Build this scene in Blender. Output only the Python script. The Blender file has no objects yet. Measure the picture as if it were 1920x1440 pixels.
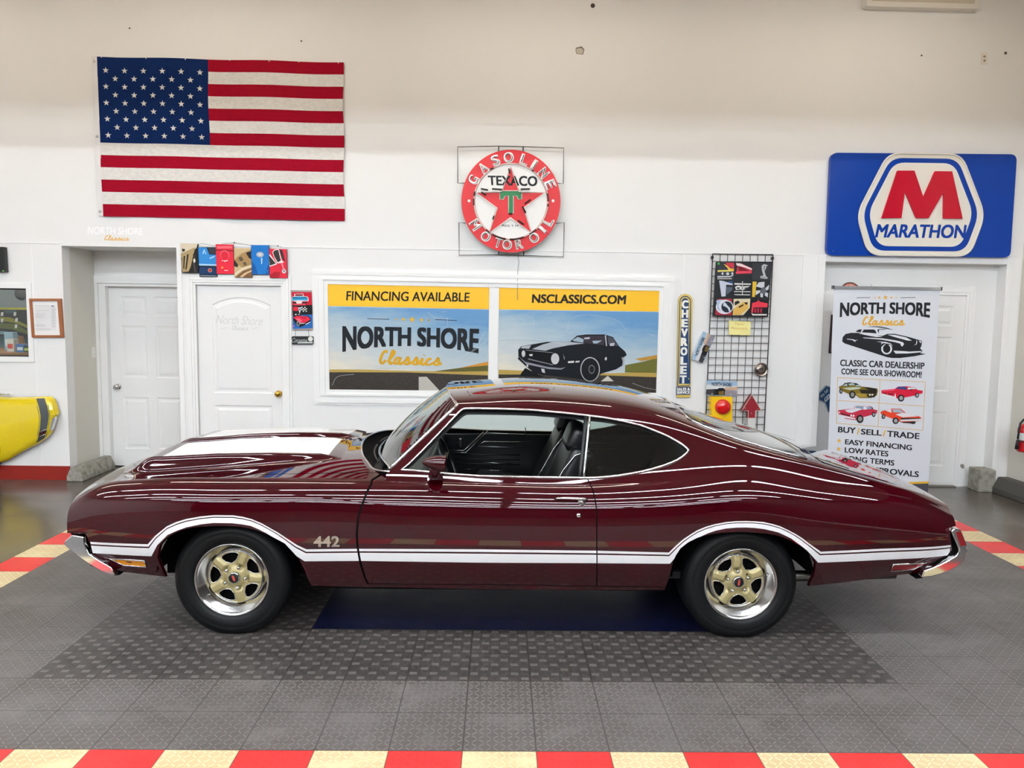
import bpy, bmesh, math, random
import numpy as np
from mathutils import Vector, Matrix
from mathutils.bvhtree import BVHTree
from mathutils.geometry import tessellate_polygon, delaunay_2d_cdt

random.seed(7)
SC = bpy.context.scene
COL = SC.collection

# ------------------------------------------------------------------ camera
FPX, PITCH, ROLL, YAW, CAMZ = 1445.06, 0.0927, 0.0144, 0.0173, 1.8072
def _cam_axes():
    cy, sy, cp, sp = math.cos(YAW), math.sin(YAW), math.cos(PITCH), math.sin(PITCH)
    f = np.array([sy*cp, cy*cp, -sp]); rt = np.array([cy, -sy, 0.0]); up = np.cross(rt, f)
    cr, sr = math.cos(ROLL), math.sin(ROLL)
    return cr*rt+sr*up, -sr*rt+cr*up, f
AX_R, AX_U, AX_F = _cam_axes()
CAMP = np.array([0.0, 0.0, CAMZ])
cam_data = bpy.data.cameras.new('camera')
cam_data.sensor_fit = 'HORIZONTAL'; cam_data.sensor_width = 36.0
cam_data.lens = FPX/1920.0*36.0
cam_data.clip_start = 0.05; cam_data.clip_end = 100
cam = bpy.data.objects.new('camera', cam_data); COL.objects.link(cam)
mw = Matrix.Identity(4)
for i in range(3):
    mw[i][0] = AX_R[i]; mw[i][1] = AX_U[i]; mw[i][2] = -AX_F[i]; mw[i][3] = CAMP[i]
cam.matrix_world = mw
SC.camera = cam

def ray(u, v):
    d = (u-960)/FPX*AX_R - (v-720)/FPX*AX_U + AX_F
    return d
def at(u, v, Y):
    """point of the photograph's pixel (u, v) lying on the vertical plane y = Y"""
    d = ray(u, v); t = Y/d[1]
    return CAMP + d*t
def atz(u, v, Z):
    d = ray(u, v); t = (Z-CAMZ)/d[2]
    return CAMP + d*t
def atx(u, v, X):
    d = ray(u, v); t = X/d[0]
    return CAMP + d*t

# ------------------------------------------------------------------ world, exposure
w = bpy.data.worlds.new('world'); SC.world = w; w.use_nodes = True
w.node_tree.nodes['Background'].inputs[0].default_value = (0.8, 0.85, 0.9, 1)
w.node_tree.nodes['Background'].inputs[1].default_value = 0.05
SC.view_settings.view_transform = 'Standard'
SC.view_settings.look = 'None'
SC.view_settings.exposure = 0.0
SC.view_settings.gamma = 1.0
SC.view_settings.use_curve_mapping = False
LAMP = 60.0          # strength of the fluorescent tubes
LAMP_FILL = 27.0        # fill tubes added above the frame to brighten the upper wall

# ------------------------------------------------------------------ materials
def lin(h):
    if isinstance(h, (tuple, list)): return tuple(h[:3])
    h = h.lstrip('#'); o = []
    for i in (0, 2, 4):
        c = int(h[i:i+2], 16)/255.0
        o.append(c/12.92 if c <= 0.04045 else ((c+0.055)/1.055)**2.4)
    return tuple(o)
_M = {}
def mat(name, col='#888888', rough=0.5, metal=0.0, coat=0.0, spec=0.5, emit=0.0, coat_rough=0.03):
    if name in _M: return _M[name]
    m = bpy.data.materials.new(name); m.use_nodes = True
    b = m.node_tree.nodes['Principled BSDF']
    c = lin(col)
    b.inputs['Base Color'].default_value = (*c, 1)
    b.inputs['Roughness'].default_value = rough
    b.inputs['Metallic'].default_value = metal
    b.inputs['Coat Weight'].default_value = coat
    b.inputs['Coat Roughness'].default_value = coat_rough
    b.inputs['Specular IOR Level'].default_value = spec
    if emit:
        b.inputs['Emission Color'].default_value = (*c, 1)
        b.inputs['Emission Strength'].default_value = emit
    m.diffuse_color = (*c, 1)
    _M[name] = m
    return m
def nodes(m):
    nt = m.node_tree
    return nt, nt.nodes, nt.links, nt.nodes['Principled BSDF']
def nmath(nt, op, a, b=None, c=None, clamp=False):
    n = nt.nodes.new('ShaderNodeMath'); n.operation = op; n.use_clamp = clamp
    for i, x in enumerate((a, b, c)):
        if x is None: continue
        if isinstance(x, (int, float)): n.inputs[i].default_value = x
        else: nt.links.new(x, n.inputs[i])
    return n.outputs[0]
def nmix(nt, fac, a, b):
    n = nt.nodes.new('ShaderNodeMix'); n.data_type = 'RGBA'
    for s, x in ((n.inputs[0], fac), (n.inputs[6], a), (n.inputs[7], b)):
        if isinstance(x, (int, float)): s.default_value = x
        elif isinstance(x, tuple): s.default_value = (*x[:3], 1)
        else: nt.links.new(x, s)
    return n.outputs[2]
def noise(nt, scale, detail=3.0, vec=None, rough=0.5):
    n = nt.nodes.new('ShaderNodeTexNoise'); n.inputs['Scale'].default_value = scale
    n.inputs['Detail'].default_value = detail; n.inputs['Roughness'].default_value = rough
    if vec is not None: nt.links.new(vec, n.inputs['Vector'])
    return n.outputs['Fac']
def worldpos(nt):
    return nt.nodes.new('ShaderNodeNewGeometry').outputs['Position']
def mapping(nt, vec, scale):
    n = nt.nodes.new('ShaderNodeMapping'); n.inputs['Scale'].default_value = scale
    nt.links.new(vec, n.inputs['Vector']); return n.outputs[0]
def ramp(nt, fac, stops):
    n = nt.nodes.new('ShaderNodeValToRGB'); e = n.color_ramp.elements
    while len(e) < len(stops): e.new(0.5)
    for k, (p, c) in zip(e, stops):
        k.position = p; k.color = (*lin(c), 1)
    nt.links.new(fac, n.inputs[0]); return n.outputs[0]
def bump(nt, h, strength, dist=0.002):
    n = nt.nodes.new('ShaderNodeBump'); n.inputs['Strength'].default_value = strength
    n.inputs['Distance'].default_value = dist
    nt.links.new(h, n.inputs['Height']); return n.outputs[0]

def wall_paint(name, col, rough=0.55):
    m = mat(name, col, rough, spec=0.3); nt, N, L, B = nodes(m)
    p = worldpos(nt)
    n1 = noise(nt, 1.3, 4, p); n2 = noise(nt, 260, 2, p)
    c = lin(col)
    L.new(nmix(nt, nmath(nt, 'MULTIPLY', n1, 0.10), c, tuple(x*0.86 for x in c)), B.inputs['Base Color'])
    L.new(bump(nt, n2, 0.05, 0.001), B.inputs['Normal'])
    return m
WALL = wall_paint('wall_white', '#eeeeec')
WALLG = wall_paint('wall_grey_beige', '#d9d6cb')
TRIM = wall_paint('trim_white', '#f3f3f1', 0.4)
DOORW = wall_paint('door_white', '#f0f0ee', 0.38)
CEIL = wall_paint('ceiling_white', '#e4e0d8', 0.7)

CHROME = mat('chrome', '#dcdcdc', 0.07, 1.0)
CHROME2 = mat('satin_metal', '#c9c9c7', 0.22, 1.0)
ALU = mat('polished_rim', '#b4b2af', 0.17, 1.0)
GOLD = mat('gold_wheel_paint', '#b7aa78', 0.38, 0.35, 0.4)
RUBBER = mat('tire_rubber', '#0a0c0d', 0.5, spec=0.25)
BLACK = mat('black_plastic', '#0c0d0e', 0.45)
DARK = mat('underbody_black', '#040404', 0.8, spec=0.1)
VINYL = mat('black_vinyl', '#0c0e10', 0.32, spec=0.5)
BRASS = mat('brass', '#d3aa4a', 0.18, 1.0)
PAINT = mat('maroon_paint', '#320108', 0.03, 0.0, 1.0, 0.14, coat_rough=0.0)
STRIPE = mat('white_stripe_paint', '#f2f2f2', 0.3, 0.0, 0.6)
AMBER = mat('amber_lens', '#d98a05', 0.15, 0, 1.0)
REDLENS = mat('red_lens', '#7a0710', 0.12, 0, 1.0)

def glass(name, tint, base=0.045, gl=1.0):
    m = bpy.data.materials.new(name); m.use_nodes = True
    nt = m.node_tree; nt.nodes.clear(); L = nt.links
    o = nt.nodes.new('ShaderNodeOutputMaterial')
    tr = nt.nodes.new('ShaderNodeBsdfTransparent'); tr.inputs[0].default_value = (*tint, 1)
    g = nt.nodes.new('ShaderNodeBsdfGlossy'); g.inputs['Roughness'].default_value = 0.01
    g.inputs[0].default_value = (gl, gl, gl, 1)
    lw = nt.nodes.new('ShaderNodeLayerWeight'); lw.inputs[0].default_value = 0.5
    pw = nmath(nt, 'POWER', lw.outputs['Facing'], 4.0)
    fac = nmath(nt, 'MULTIPLY_ADD', pw, 0.9, base, clamp=True)
    mx = nt.nodes.new('ShaderNodeMixShader')
    L.new(fac, mx.inputs[0]); L.new(tr.outputs[0], mx.inputs[1]); L.new(g.outputs[0], mx.inputs[2])
    L.new(mx.outputs[0], o.inputs[0])
    return m
GLASS = glass('tinted_glass', (0.72, 0.82, 0.80), 0.05)
GLASSQ = glass('quarter_glass', (0.70, 0.80, 0.78), 0.06)
CLEAR = glass('clear_glass', (0.95, 0.97, 0.96), 0.05)

# ------------------------------------------------------------------ mesh building
WL = {}                       # world origin of every parent
class MB:
    def __init__(s): s.v = []; s.f = []; s.m = []; s.s = []; s.mats = []
    def mi(s, m):
        if m not in s.mats: s.mats.append(m)
        return s.mats.index(m)
    def add(s, vs, fs, m, smooth=False):
        o = len(s.v); k = s.mi(m)
        s.v.extend([tuple(float(c) for c in p) for p in vs])
        for f in fs:
            s.f.append(tuple(i+o for i in f)); s.m.append(k); s.s.append(smooth)
        return s
    def box(s, a, b, m):
        x0, y0, z0 = a; x1, y1, z1 = b
        vs = [(x0,y0,z0),(x1,y0,z0),(x1,y1,z0),(x0,y1,z0),(x0,y0,z1),(x1,y0,z1),(x1,y1,z1),(x0,y1,z1)]
        return s.add(vs, [(0,3,2,1),(4,5,6,7),(0,1,5,4),(1,2,6,5),(2,3,7,6),(3,0,4,7)], m)
    def hexa(s, front, back, m):
        """front: 4 points (bl, br, tr, tl), back: the same four further away"""
        return s.add(list(front)+list(back), [(0,1,2,3),(7,6,5,4),(0,4,5,1),(1,5,6,2),(2,6,7,3),(3,7,4,0)], m)
    def poly(s, pts, m):
        return s.add([tuple(p) for p in pts], [tuple(range(len(pts)))], m)
    def prism(s, pts, off, m, side=None):
        """pts: outline in front; extruded by off"""
        off = Vector(off); n = len(pts)
        s.poly(pts, m)
        back = [Vector(p)+off for p in pts]
        s.poly(back[::-1], side or m)
        s.add(list(map(Vector, pts))+back, [(i, i+n, (i+1) % n+n, (i+1) % n) for i in range(n)], side or m)
        return s
    def tube(s, pts, r, m, n=8, closed=False, flat=None):
        P = [np.array(p, float) for p in pts]
        k = len(P); rs = r if isinstance(r, (list, tuple)) else [r]*k
        T = []
        for i in range(k):
            a = P[(i-1) % k] if (closed or i > 0) else P[i]
            b = P[(i+1) % k] if (closed or i < k-1) else P[i]
            t = b-a; T.append(t/(np.linalg.norm(t)+1e-12))
        up = np.array([0,0,1.0]) if abs(T[0][2]) < 0.9 else np.array([1.0,0,0])
        N = np.cross(T[0], up); N /= np.linalg.norm(N)
        vs = []
        for i in range(k):
            N = N-T[i]*N.dot(T[i]); N /= np.linalg.norm(N); B = np.cross(T[i], N)
            for j in range(n):
                a = 2*math.pi*j/n
                vs.append(P[i]+rs[i]*(math.cos(a)*N+math.sin(a)*B))
        fs = []
        for i in range(k if closed else k-1):
            for j in range(n):
                i2 = (i+1) % k
                fs.append((i*n+j, i*n+(j+1) % n, i2*n+(j+1) % n, i2*n+j))
        if not closed:
            fs.append(tuple(range(n))[::-1]); fs.append(tuple((k-1)*n+j for j in range(n)))
        return s.add(vs, fs, m, True)
    def lathe(s, prof, c, ax, n, m, smooth=True, e1=None, cap=False):
        """prof: (radius, height along ax)"""
        ax = Vector(ax).normalized(); c = Vector(c)
        e1 = Vector(e1) if e1 else (Vector((0,0,1)) if abs(ax.z) < 0.9 else Vector((1,0,0)))
        e1 = (e1-ax*e1.dot(ax)).normalized(); e2 = ax.cross(e1)
        vs = [c+ax*h+(e1*math.cos(2*math.pi*j/n)+e2*math.sin(2*math.pi*j/n))*r for r, h in prof for j in range(n)]
        fs = [(i*n+j, i*n+(j+1) % n, (i+1)*n+(j+1) % n, (i+1)*n+j) for i in range(len(prof)-1) for j in range(n)]
        if cap:
            fs.append(tuple(range(n))[::-1]); fs.append(tuple((len(prof)-1)*n+j for j in range(n)))
        return s.add(vs, fs, m, smooth)
    def ball(s, c, r, m, n=16, k=10):
        r = (r, r, r) if isinstance(r, (int, float)) else r
        vs = []; fs = []
        for i in range(k+1):
            a = math.pi*i/k
            for j in range(n):
                b = 2*math.pi*j/n
                vs.append((c[0]+r[0]*math.sin(a)*math.cos(b), c[1]+r[1]*math.sin(a)*math.sin(b), c[2]+r[2]*math.cos(a)))
        for i in range(k):
            for j in range(n):
                fs.append((i*n+j, (i+1)*n+j, (i+1)*n+(j+1) % n, i*n+(j+1) % n))
        return s.add(vs, fs, m, True)
    def grid(s, G, m, smooth=True, flip=False):
        """G: rows x cols x 3"""
        G = np.asarray(G); a, b = G.shape[:2]
        fs = []
        for i in range(a-1):
            for j in range(b-1):
                q = (i*b+j, i*b+j+1, (i+1)*b+j+1, (i+1)*b+j)
                fs.append(q[::-1] if flip else q)
        return s.add(G.reshape(-1, 3), fs, m, smooth)
    # ---- drawing on a vertical plane facing the room, outlines given as photo pixels
    def px(s, pts, Y, m):
        P = [at(u, v, Y) for u, v in pts]
        a = sum(P[i][0]*P[(i+1) % len(P)][2]-P[(i+1) % len(P)][0]*P[i][2] for i in range(len(P)))
        if a < 0: P = P[::-1]
        return s.poly(P, m)
    def pxprism(s, pts, Y, th, m, side=None):
        P = [at(u, v, Y) for u, v in pts]
        a = sum(P[i][0]*P[(i+1) % len(P)][2]-P[(i+1) % len(P)][0]*P[i][2] for i in range(len(P)))
        if a < 0: P = P[::-1]
        return s.prism(P, (0, th, 0), m, side)
    def text(s, txt, fn, m, bold=0.0, **k):
        vs, fs = text_mesh(txt, min(bold, 0.0), **k)
        if bold <= 0: return s.add([fn(x, y) for x, y in vs], fs, m)
        # heavier strokes: the outline shifted a little each way, one sheet in front of the other
        aw, ah = text_size(txt, **k); bx, by = bold/aw, bold*.6/ah
        for i, (dx, dy) in enumerate(((-1, -1), (1, -1), (-1, 1), (1, 1), (0, 0))):
            P = [np.array(fn(bx+x*(1-2*bx)+dx*bx, by+y*(1-2*by)+dy*by), float)-np.array([0, 4e-5*i, 0]) for x, y in vs]
            s.add(P, fs, m)
        return s
    def build(s, name, parent=None, origin=None, bevel=0.0, seg=2, weld=False):
        o3 = np.array(WL[parent.name]) if parent is not None else np.array(origin if origin is not None else (0, 0, 0), float)
        me = bpy.data.meshes.new(name)
        me.from_pydata([tuple(np.array(p)-o3) for p in s.v], [], s.f)
        for m in s.mats: me.materials.append(m)
        me.polygons.foreach_set('material_index', s.m)
        me.polygons.foreach_set('use_smooth', s.s)
        me.update()
        if weld:
            bm = bmesh.new(); bm.from_mesh(me); bmesh.ops.remove_doubles(bm, verts=bm.verts, dist=1e-5)
            bm.to_mesh(me); bm.free()
        ob = bpy.data.objects.new(name, me); COL.objects.link(ob)
        if parent is not None:
            ob.parent = parent
        else:
            ob.location = o3
        WL[ob.name] = tuple(o3)
        if bevel:
            bv = ob.modifiers.new('bevel', 'BEVEL'); bv.width = bevel; bv.segments = seg; bv.limit_method = 'ANGLE'
            bv.angle_limit = math.radians(40)
        return ob

_T = {}
_TS = {}
def text_size(txt, shear=0.0, space=1.0):
    text_mesh(txt, 0.0, shear, space); return _TS[(txt, shear, space)]
def text_mesh(txt, bold=0.0, shear=0.0, space=1.0):
    key = (txt, bold, shear, space)
    if key in _T: return _T[key]
    cu = bpy.data.curves.new('lettering', 'FONT'); cu.body = txt; cu.offset = bold; cu.shear = shear
    cu.space_character = space; cu.resolution_u = 4
    ob = bpy.data.objects.new('lettering', cu); COL.objects.link(ob)
    bpy.context.view_layer.update()
    dg = bpy.context.evaluated_depsgraph_get()
    ev = ob.evaluated_get(dg); me = ev.to_mesh()
    V = np.array([v.co[:2] for v in me.vertices]); Fc = [tuple(p.vertices) for p in me.polygons]
    a = V.min(0); b = V.max(0)
    _TS[(txt, shear, space)] = tuple(b-a)
    V = (V-a)/(b-a)
    ev.to_mesh_clear()
    bpy.data.objects.remove(ob); bpy.data.curves.remove(cu)
    out = []
    for f in Fc:
        p = [V[i] for i in f]
        ar = sum(p[i][0]*p[(i+1) % len(p)][1]-p[(i+1) % len(p)][0]*p[i][1] for i in range(len(p)))
        out.append(f if ar > 0 else f[::-1])
    _T[key] = (V, out)
    return _T[key]
def quad_fn(tl, tr, br, bl, Y):
    """maps the unit square (origin lower left) into the photo quad on plane Y"""
    def fn(x, y):
        u = (bl[0]*(1-x)+br[0]*x)*(1-y)+(tl[0]*(1-x)+tr[0]*x)*y
        v = (bl[1]*(1-x)+br[1]*x)*(1-y)+(tl[1]*(1-x)+tr[1]*x)*y
        return at(u, v, Y)
    return fn
class Crop:
    """turns coordinates of an enlarged crop back into photo pixels"""
    def __init__(s, ox, oy, k): s.o = (ox, oy); s.k = k
    def __call__(s, *pts): return [(s.o[0]+a/s.k, s.o[1]+b/s.k) for a, b in pts]
def ell(cx, cy, rx, ry=None, n=28, a0=0, a1=360):
    ry = rx if ry is None else ry
    k = n if abs(a1-a0) >= 360 else n+1
    return [(cx+rx*math.cos(math.radians(a0+(a1-a0)*i/n)), cy-ry*math.sin(math.radians(a0+(a1-a0)*i/n))) for i in range(k)]
def star(cx, cy, r, k=0.40, rot=90):
    return [(cx+(r if i % 2 == 0 else r*k)*math.cos(math.radians(rot+36*i)), cy-(r if i % 2 == 0 else r*k)*math.sin(math.radians(rot+36*i))) for i in range(10)]
def rrect(q, r=6, n=5):
    """quad (tl, tr, br, bl) in pixels with rounded corners"""
    out = []
    Q = [np.array(p, float) for p in q]
    for i in range(len(Q)):
        p = Q[i]; a = Q[i-1]-p; b = Q[(i+1) % len(Q)]-p
        a /= np.linalg.norm(a); b /= np.linalg.norm(b)
        for j in range(n+1):
            t = j/n
            out.append(tuple((1-t)**2*(p+a*r)+2*t*(1-t)*p+t*t*(p+b*r)))
    return out

def thing(name, label, cat, loc, group=None):
    o = bpy.data.objects.new(name, None); COL.objects.link(o)
    o.empty_display_size = 0.1; o.location = tuple(loc); WL[o.name] = tuple(float(c) for c in loc)
    return tag(o, label, cat, group)
def tag(o, label, cat, group=None):
    o['label'] = label; o['category'] = cat
    if group: o['group'] = group
    return o
def struct(o):
    o['kind'] = 'structure'; return o
def single(mb, name, label, cat, origin, group=None, **k):
    return tag(mb.build(name, None, origin, **k), label, cat, group)

# =================================================================== the setting
YW = 8.0                                   # face of the back wall
TS, TX0, TY0 = 0.3048, 0.1744, 3.0317      # floor tile size and grid origin

def tile_mat(name, col, kind, rough, dirt='#3a332d', dirt_amt=0.35, spec=0.5):
    m = mat(name, col, rough, spec=spec); nt, N, L, B = nodes(m)
    p = worldpos(nt)
    sx = nt.nodes.new('ShaderNodeSeparateXYZ'); L.new(p, sx.inputs[0])
    X = nmath(nt, 'MULTIPLY_ADD', sx.outputs[0], 1/TS, -TX0/TS)
    Y = nmath(nt, 'MULTIPLY_ADD', sx.outputs[1], 1/TS, -TY0/TS)
    # dark joint around every tile
    def edge(c):
        f = nmath(nt, 'ABSOLUTE', nmath(nt, 'SUBTRACT', nmath(nt, 'FRACT', c), 0.5))
        return nmath(nt, 'GREATER_THAN', f, 0.493)
    joint = nmath(nt, 'MAXIMUM', edge(X), edge(Y))
    c0 = lin(col)
    n1 = noise(nt, 2.2, 5, p, 0.6); n2 = noise(nt, 14, 4, p, 0.6)
    d = nmath(nt, 'MULTIPLY', nmath(nt, 'MULTIPLY_ADD', n1, 2.4, -0.75, clamp=True), dirt_amt)
    d2 = nmath(nt, 'MULTIPLY', nmath(nt, 'MULTIPLY_ADD', n2, 2.0, -0.6, clamp=True), dirt_amt*0.6)
    c = nmix(nt, d, c0, lin(dirt)); c = nmix(nt, d2, c, lin(dirt))
    n3 = noise(nt, 3.1, 6, mapping(nt, p, (1.0, 1.7, 1.0)), 0.62)
    scuff = nmath(nt, 'MULTIPLY_ADD', n3, 5.0, -2.55, clamp=True)       # pale worn patches
    if kind in ('plate', 'none', 'weave'): c = nmix(nt, nmath(nt, 'MULTIPLY', scuff, 0.38 if kind != 'weave' else 0.15), c, tuple(min(1, x*1.75+0.01) for x in c0))
    if kind == 'plate':        # small raised bars, each at right angles to its neighbours
        a = nmath(nt, 'MULTIPLY', X, 10.0); b = nmath(nt, 'MULTIPLY', Y, 10.0)
        par = nmath(nt, 'MODULO', nmath(nt, 'ABSOLUTE', nmath(nt, 'ADD', nmath(nt, 'FLOOR', a), nmath(nt, 'FLOOR', b))), 2.0)
        fa = nmath(nt, 'SUBTRACT', nmath(nt, 'FRACT', a), 0.5); fb = nmath(nt, 'SUBTRACT', nmath(nt, 'FRACT', b), 0.5)
        pp = nmath(nt, 'ADD', fa, fb); qq = nmath(nt, 'SUBTRACT', fa, fb)
        def lerp(x, y): return nmath(nt, 'ADD', nmath(nt, 'MULTIPLY', x, par), nmath(nt, 'MULTIPLY', y, nmath(nt, 'SUBTRACT', 1.0, par)))
        s, t = lerp(pp, qq), lerp(qq, pp)
        bar = nmath(nt, 'MULTIPLY', nmath(nt, 'LESS_THAN', nmath(nt, 'ABSOLUTE', s), 0.62), nmath(nt, 'LESS_THAN', nmath(nt, 'ABSOLUTE', t), 0.11))
        c = nmix(nt, nmath(nt, 'MULTIPLY', nmath(nt, 'MULTIPLY', bar, 0.7), nmath(nt, 'MULTIPLY_ADD', scuff, -0.8, 1.0)), c, tuple(min(1, x*1.8) for x in c0))
        L.new(bump(nt, bar, 0.55, 0.002), B.inputs['Normal'])
    elif kind == 'weave':      # basket weave of ribbed squares
        a = nmath(nt, 'MULTIPLY', X, 6.0); b = nmath(nt, 'MULTIPLY', Y, 6.0)
        par = nmath(nt, 'MODULO', nmath(nt, 'ABSOLUTE', nmath(nt, 'ADD', nmath(nt, 'FLOOR', a), nmath(nt, 'FLOOR', b))), 2.0)
        fa = nmath(nt, 'ABSOLUTE', nmath(nt, 'SUBTRACT', nmath(nt, 'FRACT', a), 0.5))
        fb = nmath(nt, 'ABSOLUTE', nmath(nt, 'SUBTRACT', nmath(nt, 'FRACT', b), 0.5))
        ins = nmath(nt, 'MULTIPLY', nmath(nt, 'LESS_THAN', fa, 0.36), nmath(nt, 'LESS_THAN', fb, 0.25))
        dash = nmath(nt, 'MULTIPLY', par, ins)
        groove = nmath(nt, 'GREATER_THAN', fb, 0.07)
        dash = nmath(nt, 'MULTIPLY', dash, nmath(nt, 'MULTIPLY_ADD', groove, 0.5, 0.5))
        c = nmix(nt, nmath(nt, 'MULTIPLY', dash, 0.68), c, tuple(min(1, x*2.7) for x in c0))  # paler ribs: their specular shine is put into the base colour
        L.new(bump(nt, dash, 0.6, 0.002), B.inputs['Normal'])
    else:
        L.new(bump(nt, n2, 0.12, 0.002), B.inputs['Normal'])
    c = nmix(nt, nmath(nt, 'MULTIPLY', joint, 0.75), c, (0.012, 0.011, 0.010))
    L.new(c, B.inputs['Base Color'])
    r = nmath(nt, 'MULTIPLY_ADD', n1, 0.25, rough-0.12)
    L.new(r, B.inputs['Roughness'])
    return m
T_PLATE = tile_mat('floor_plate_grey', '#625e5c', 'plate', 0.42, '#3d3630', 0.6)
T_WEAVE = tile_mat('floor_weave_grey', '#474341', 'weave', 0.42, '#2e2925', 0.5)
T_RED = tile_mat('floor_red', '#d92b2c', 'plate', 0.40, '#a02a24', 0.22)
T_BEIGE = tile_mat('floor_beige', '#dcc79b', 'plate', 0.42, '#a88d5c', 0.4)
T_NAVY = tile_mat('floor_navy', '#03072a', 'plate', 0.45, '#050a30', 0.3)
T_OUT = tile_mat('floor_outer_grey', '#665f57', 'none', 0.22, '#3a332c', 0.75)

mb = MB()
K0, K1, J0, J1 = -30, 17, -7, 18
for k in range(K0, K1+1):
    for j in range(J0, J1+1):
        x0, y0 = TX0+k*TS, TY0+j*TS
        if j == -1: m = T_RED if k % 2 == 0 else T_BEIGE
        elif k in (-12, 12) and -1 <= j <= 13: m = T_RED if j % 2 == 1 else T_BEIGE
        elif -12 < k < 12 and 0 <= j <= 13:
            if 4 <= j <= 9 and -4 <= k <= 3: m = T_NAVY
            elif 2 <= j <= 10 and -8 <= k <= 5: m = T_WEAVE
            else: m = T_PLATE
        elif j < -1: m = T_PLATE
        else: m = T_OUT
        mb.add([(x0, y0, 0), (x0+TS, y0, 0), (x0+TS, y0+TS, 0), (x0, y0+TS, 0)], [(0, 1, 2, 3)], m)
XA, XB, YA, YB = TX0+K0*TS, TX0+(K1+1)*TS, TY0+J0*TS, TY0+(J1+1)*TS
mb.add([(XA, -13, 0), (XB, -13, 0), (XB, YA, 0), (XA, YA, 0)], [(0, 1, 2, 3)], T_OUT)
mb.add([(XA, YB, 0), (XB, YB, 0), (XB, 9.6, 0), (XA, 9.6, 0)], [(0, 1, 2, 3)], T_OUT)
struct(mb.build('floor', weld=True))
XL, XR = XA+0.05, 5.42

# ---- back wall with its openings
AL0, AL1, ALZ = -4.46, -3.30, 2.415            # left alcove
D2 = (at(366, 533, YW)[0], at(528, 536, YW)[0], at(366, 533, YW)[2])   # arched door opening
AR0, AR1, ARZ = 3.36, 5.255, 2.375             # right alcove
W2 = (-6.3, at(52, 600, YW)[0], at(40, 669, YW)[2], at(40, 541, YW)[2])
mb = MB()
TOP = 6.0
def wb(x0, x1, z0, z1, y0=YW, y1=YW+0.14, m=WALL): mb.box((x0, y0, z0), (x1, y1, z1), m)
wb(XL, W2[0], 0, TOP); wb(W2[0], W2[1], 0, W2[2]); wb(W2[0], W2[1], W2[3], TOP); wb(W2[1], AL0, 0, TOP)
wb(AL0, AL1, ALZ, TOP)
wb(AL1, D2[0], 0, TOP); wb(D2[0], D2[1], D2[2], TOP); wb(D2[1], AR0, 0, TOP)
wb(AR0, AR1, ARZ, TOP); wb(AR1, XR+0.1, 0, TOP)
struct(mb.build('wall_back', weld=False))
YA1 = 8.62                                     # back of the left alcove
mb = MB()
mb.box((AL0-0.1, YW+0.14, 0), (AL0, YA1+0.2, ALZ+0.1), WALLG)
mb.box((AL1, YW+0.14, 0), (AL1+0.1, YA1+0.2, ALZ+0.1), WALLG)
mb.box((AL0, YW+0.14, ALZ), (AL1, YA1+0.2, ALZ+0.1), WALL)
d1x0 = at(207, 600, 8.70)[0]-0.015; d1x1 = d1x0+0.91; d1z = at(215, 536, 8.70)[2]
mb.box((AL0, YA1, 0), (d1x0-0.07, YA1+0.15, ALZ), WALL)
mb.box((d1x1+0.0, YA1, 0), (AL1, YA1+0.15, ALZ), WALL)
mb.box((d1x0-0.07, YA1, d1z+0.06), (d1x1, YA1+0.15, ALZ), WALL)
mb.box((d1x0-0.07, YA1+0.02, 0), (d1x0-0.02, YA1+0.15, d1z+0.05), WALL)
mb.box((d1x0-0.3, YA1+0.15, 0), (d1x1+0.3, YA1+0.2, ALZ), WALL)
struct(mb.build('wall_alcove'))
mb = MB()
YB1 = 8.14
mb.box((AR0-0.05, YB1, 0), (AR1+0.05, YB1+0.1, ARZ+0.1), WALL)
struct(mb.build('wall_recess'))
FRONTW = wall_paint('wall_front_taupe', '#35322f')
mb = MB(); mb.box((XR, 5.6, 0), (XR+0.1, YW, TOP), WALLG); mb.box((XR, -13, 0), (XR+0.1, 5.6, TOP), FRONTW); struct(mb.build('wall_right'))
mb = MB(); mb.box((XL-0.1, -13, 0), (XL, YW, TOP), WALL); struct(mb.build('wall_left'))
FRONTW = wall_paint('wall_front_taupe', '#35322f')
mb = MB(); mb.box((XL-0.1, -13.1, 0), (XR+0.1, -13, TOP), FRONTW); struct(mb.build('wall_front'))
BEAM_Y, BEAM_Z = 5.25, 3.92  # unseen beam, placed to cut the lamplight off the upper wall
mb = MB()
mb.box((XL, -13, 4.55), (XR, BEAM_Y, 4.65), CEIL)
mb.box((XL, BEAM_Y, 5.7), (XR, YW, 5.8), CEIL)
mb.box((XL, BEAM_Y-0.15, BEAM_Z), (XR, BEAM_Y, 5.7), CEIL)
struct(mb.build('ceiling'))

# ---- trim
mb = MB()
zl = 2.44
for a, b in ((XL, AL0-0.005), (AL1, 3.30), ):
    mb.box((a, YW-0.006, zl-0.006), (b, YW, zl+0.006), TRIM)
struct(mb.build('trim_1'))
mb = MB()   # casing around the right recess and the batten beside it
mb.box((AR0-0.075, YW-0.012, 0), (AR0, YW, ARZ+0.07), TRIM)
mb.box((AR1, YW-0.012, 0.10), (AR1+0.14, YW, ARZ+0.07), TRIM)
mb.box((AR1+0.02, YW-0.018, 0.10), (AR1+0.06, YW, ARZ+0.07), TRIM)
mb.box((AR0, YW-0.012, ARZ), (AR1, YW, ARZ+0.07), TRIM)
struct(mb.build('trim_2', bevel=0.003))
mb = MB()
bx = at(1505, 600, YW)[0]
mb.box((bx-0.03, YW-0.010, 0), (bx-0.012, YW, zl), TRIM); mb.box((bx-0.012, YW-0.005, 0), (AR0-0.075, YW, zl), TRIM)
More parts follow.
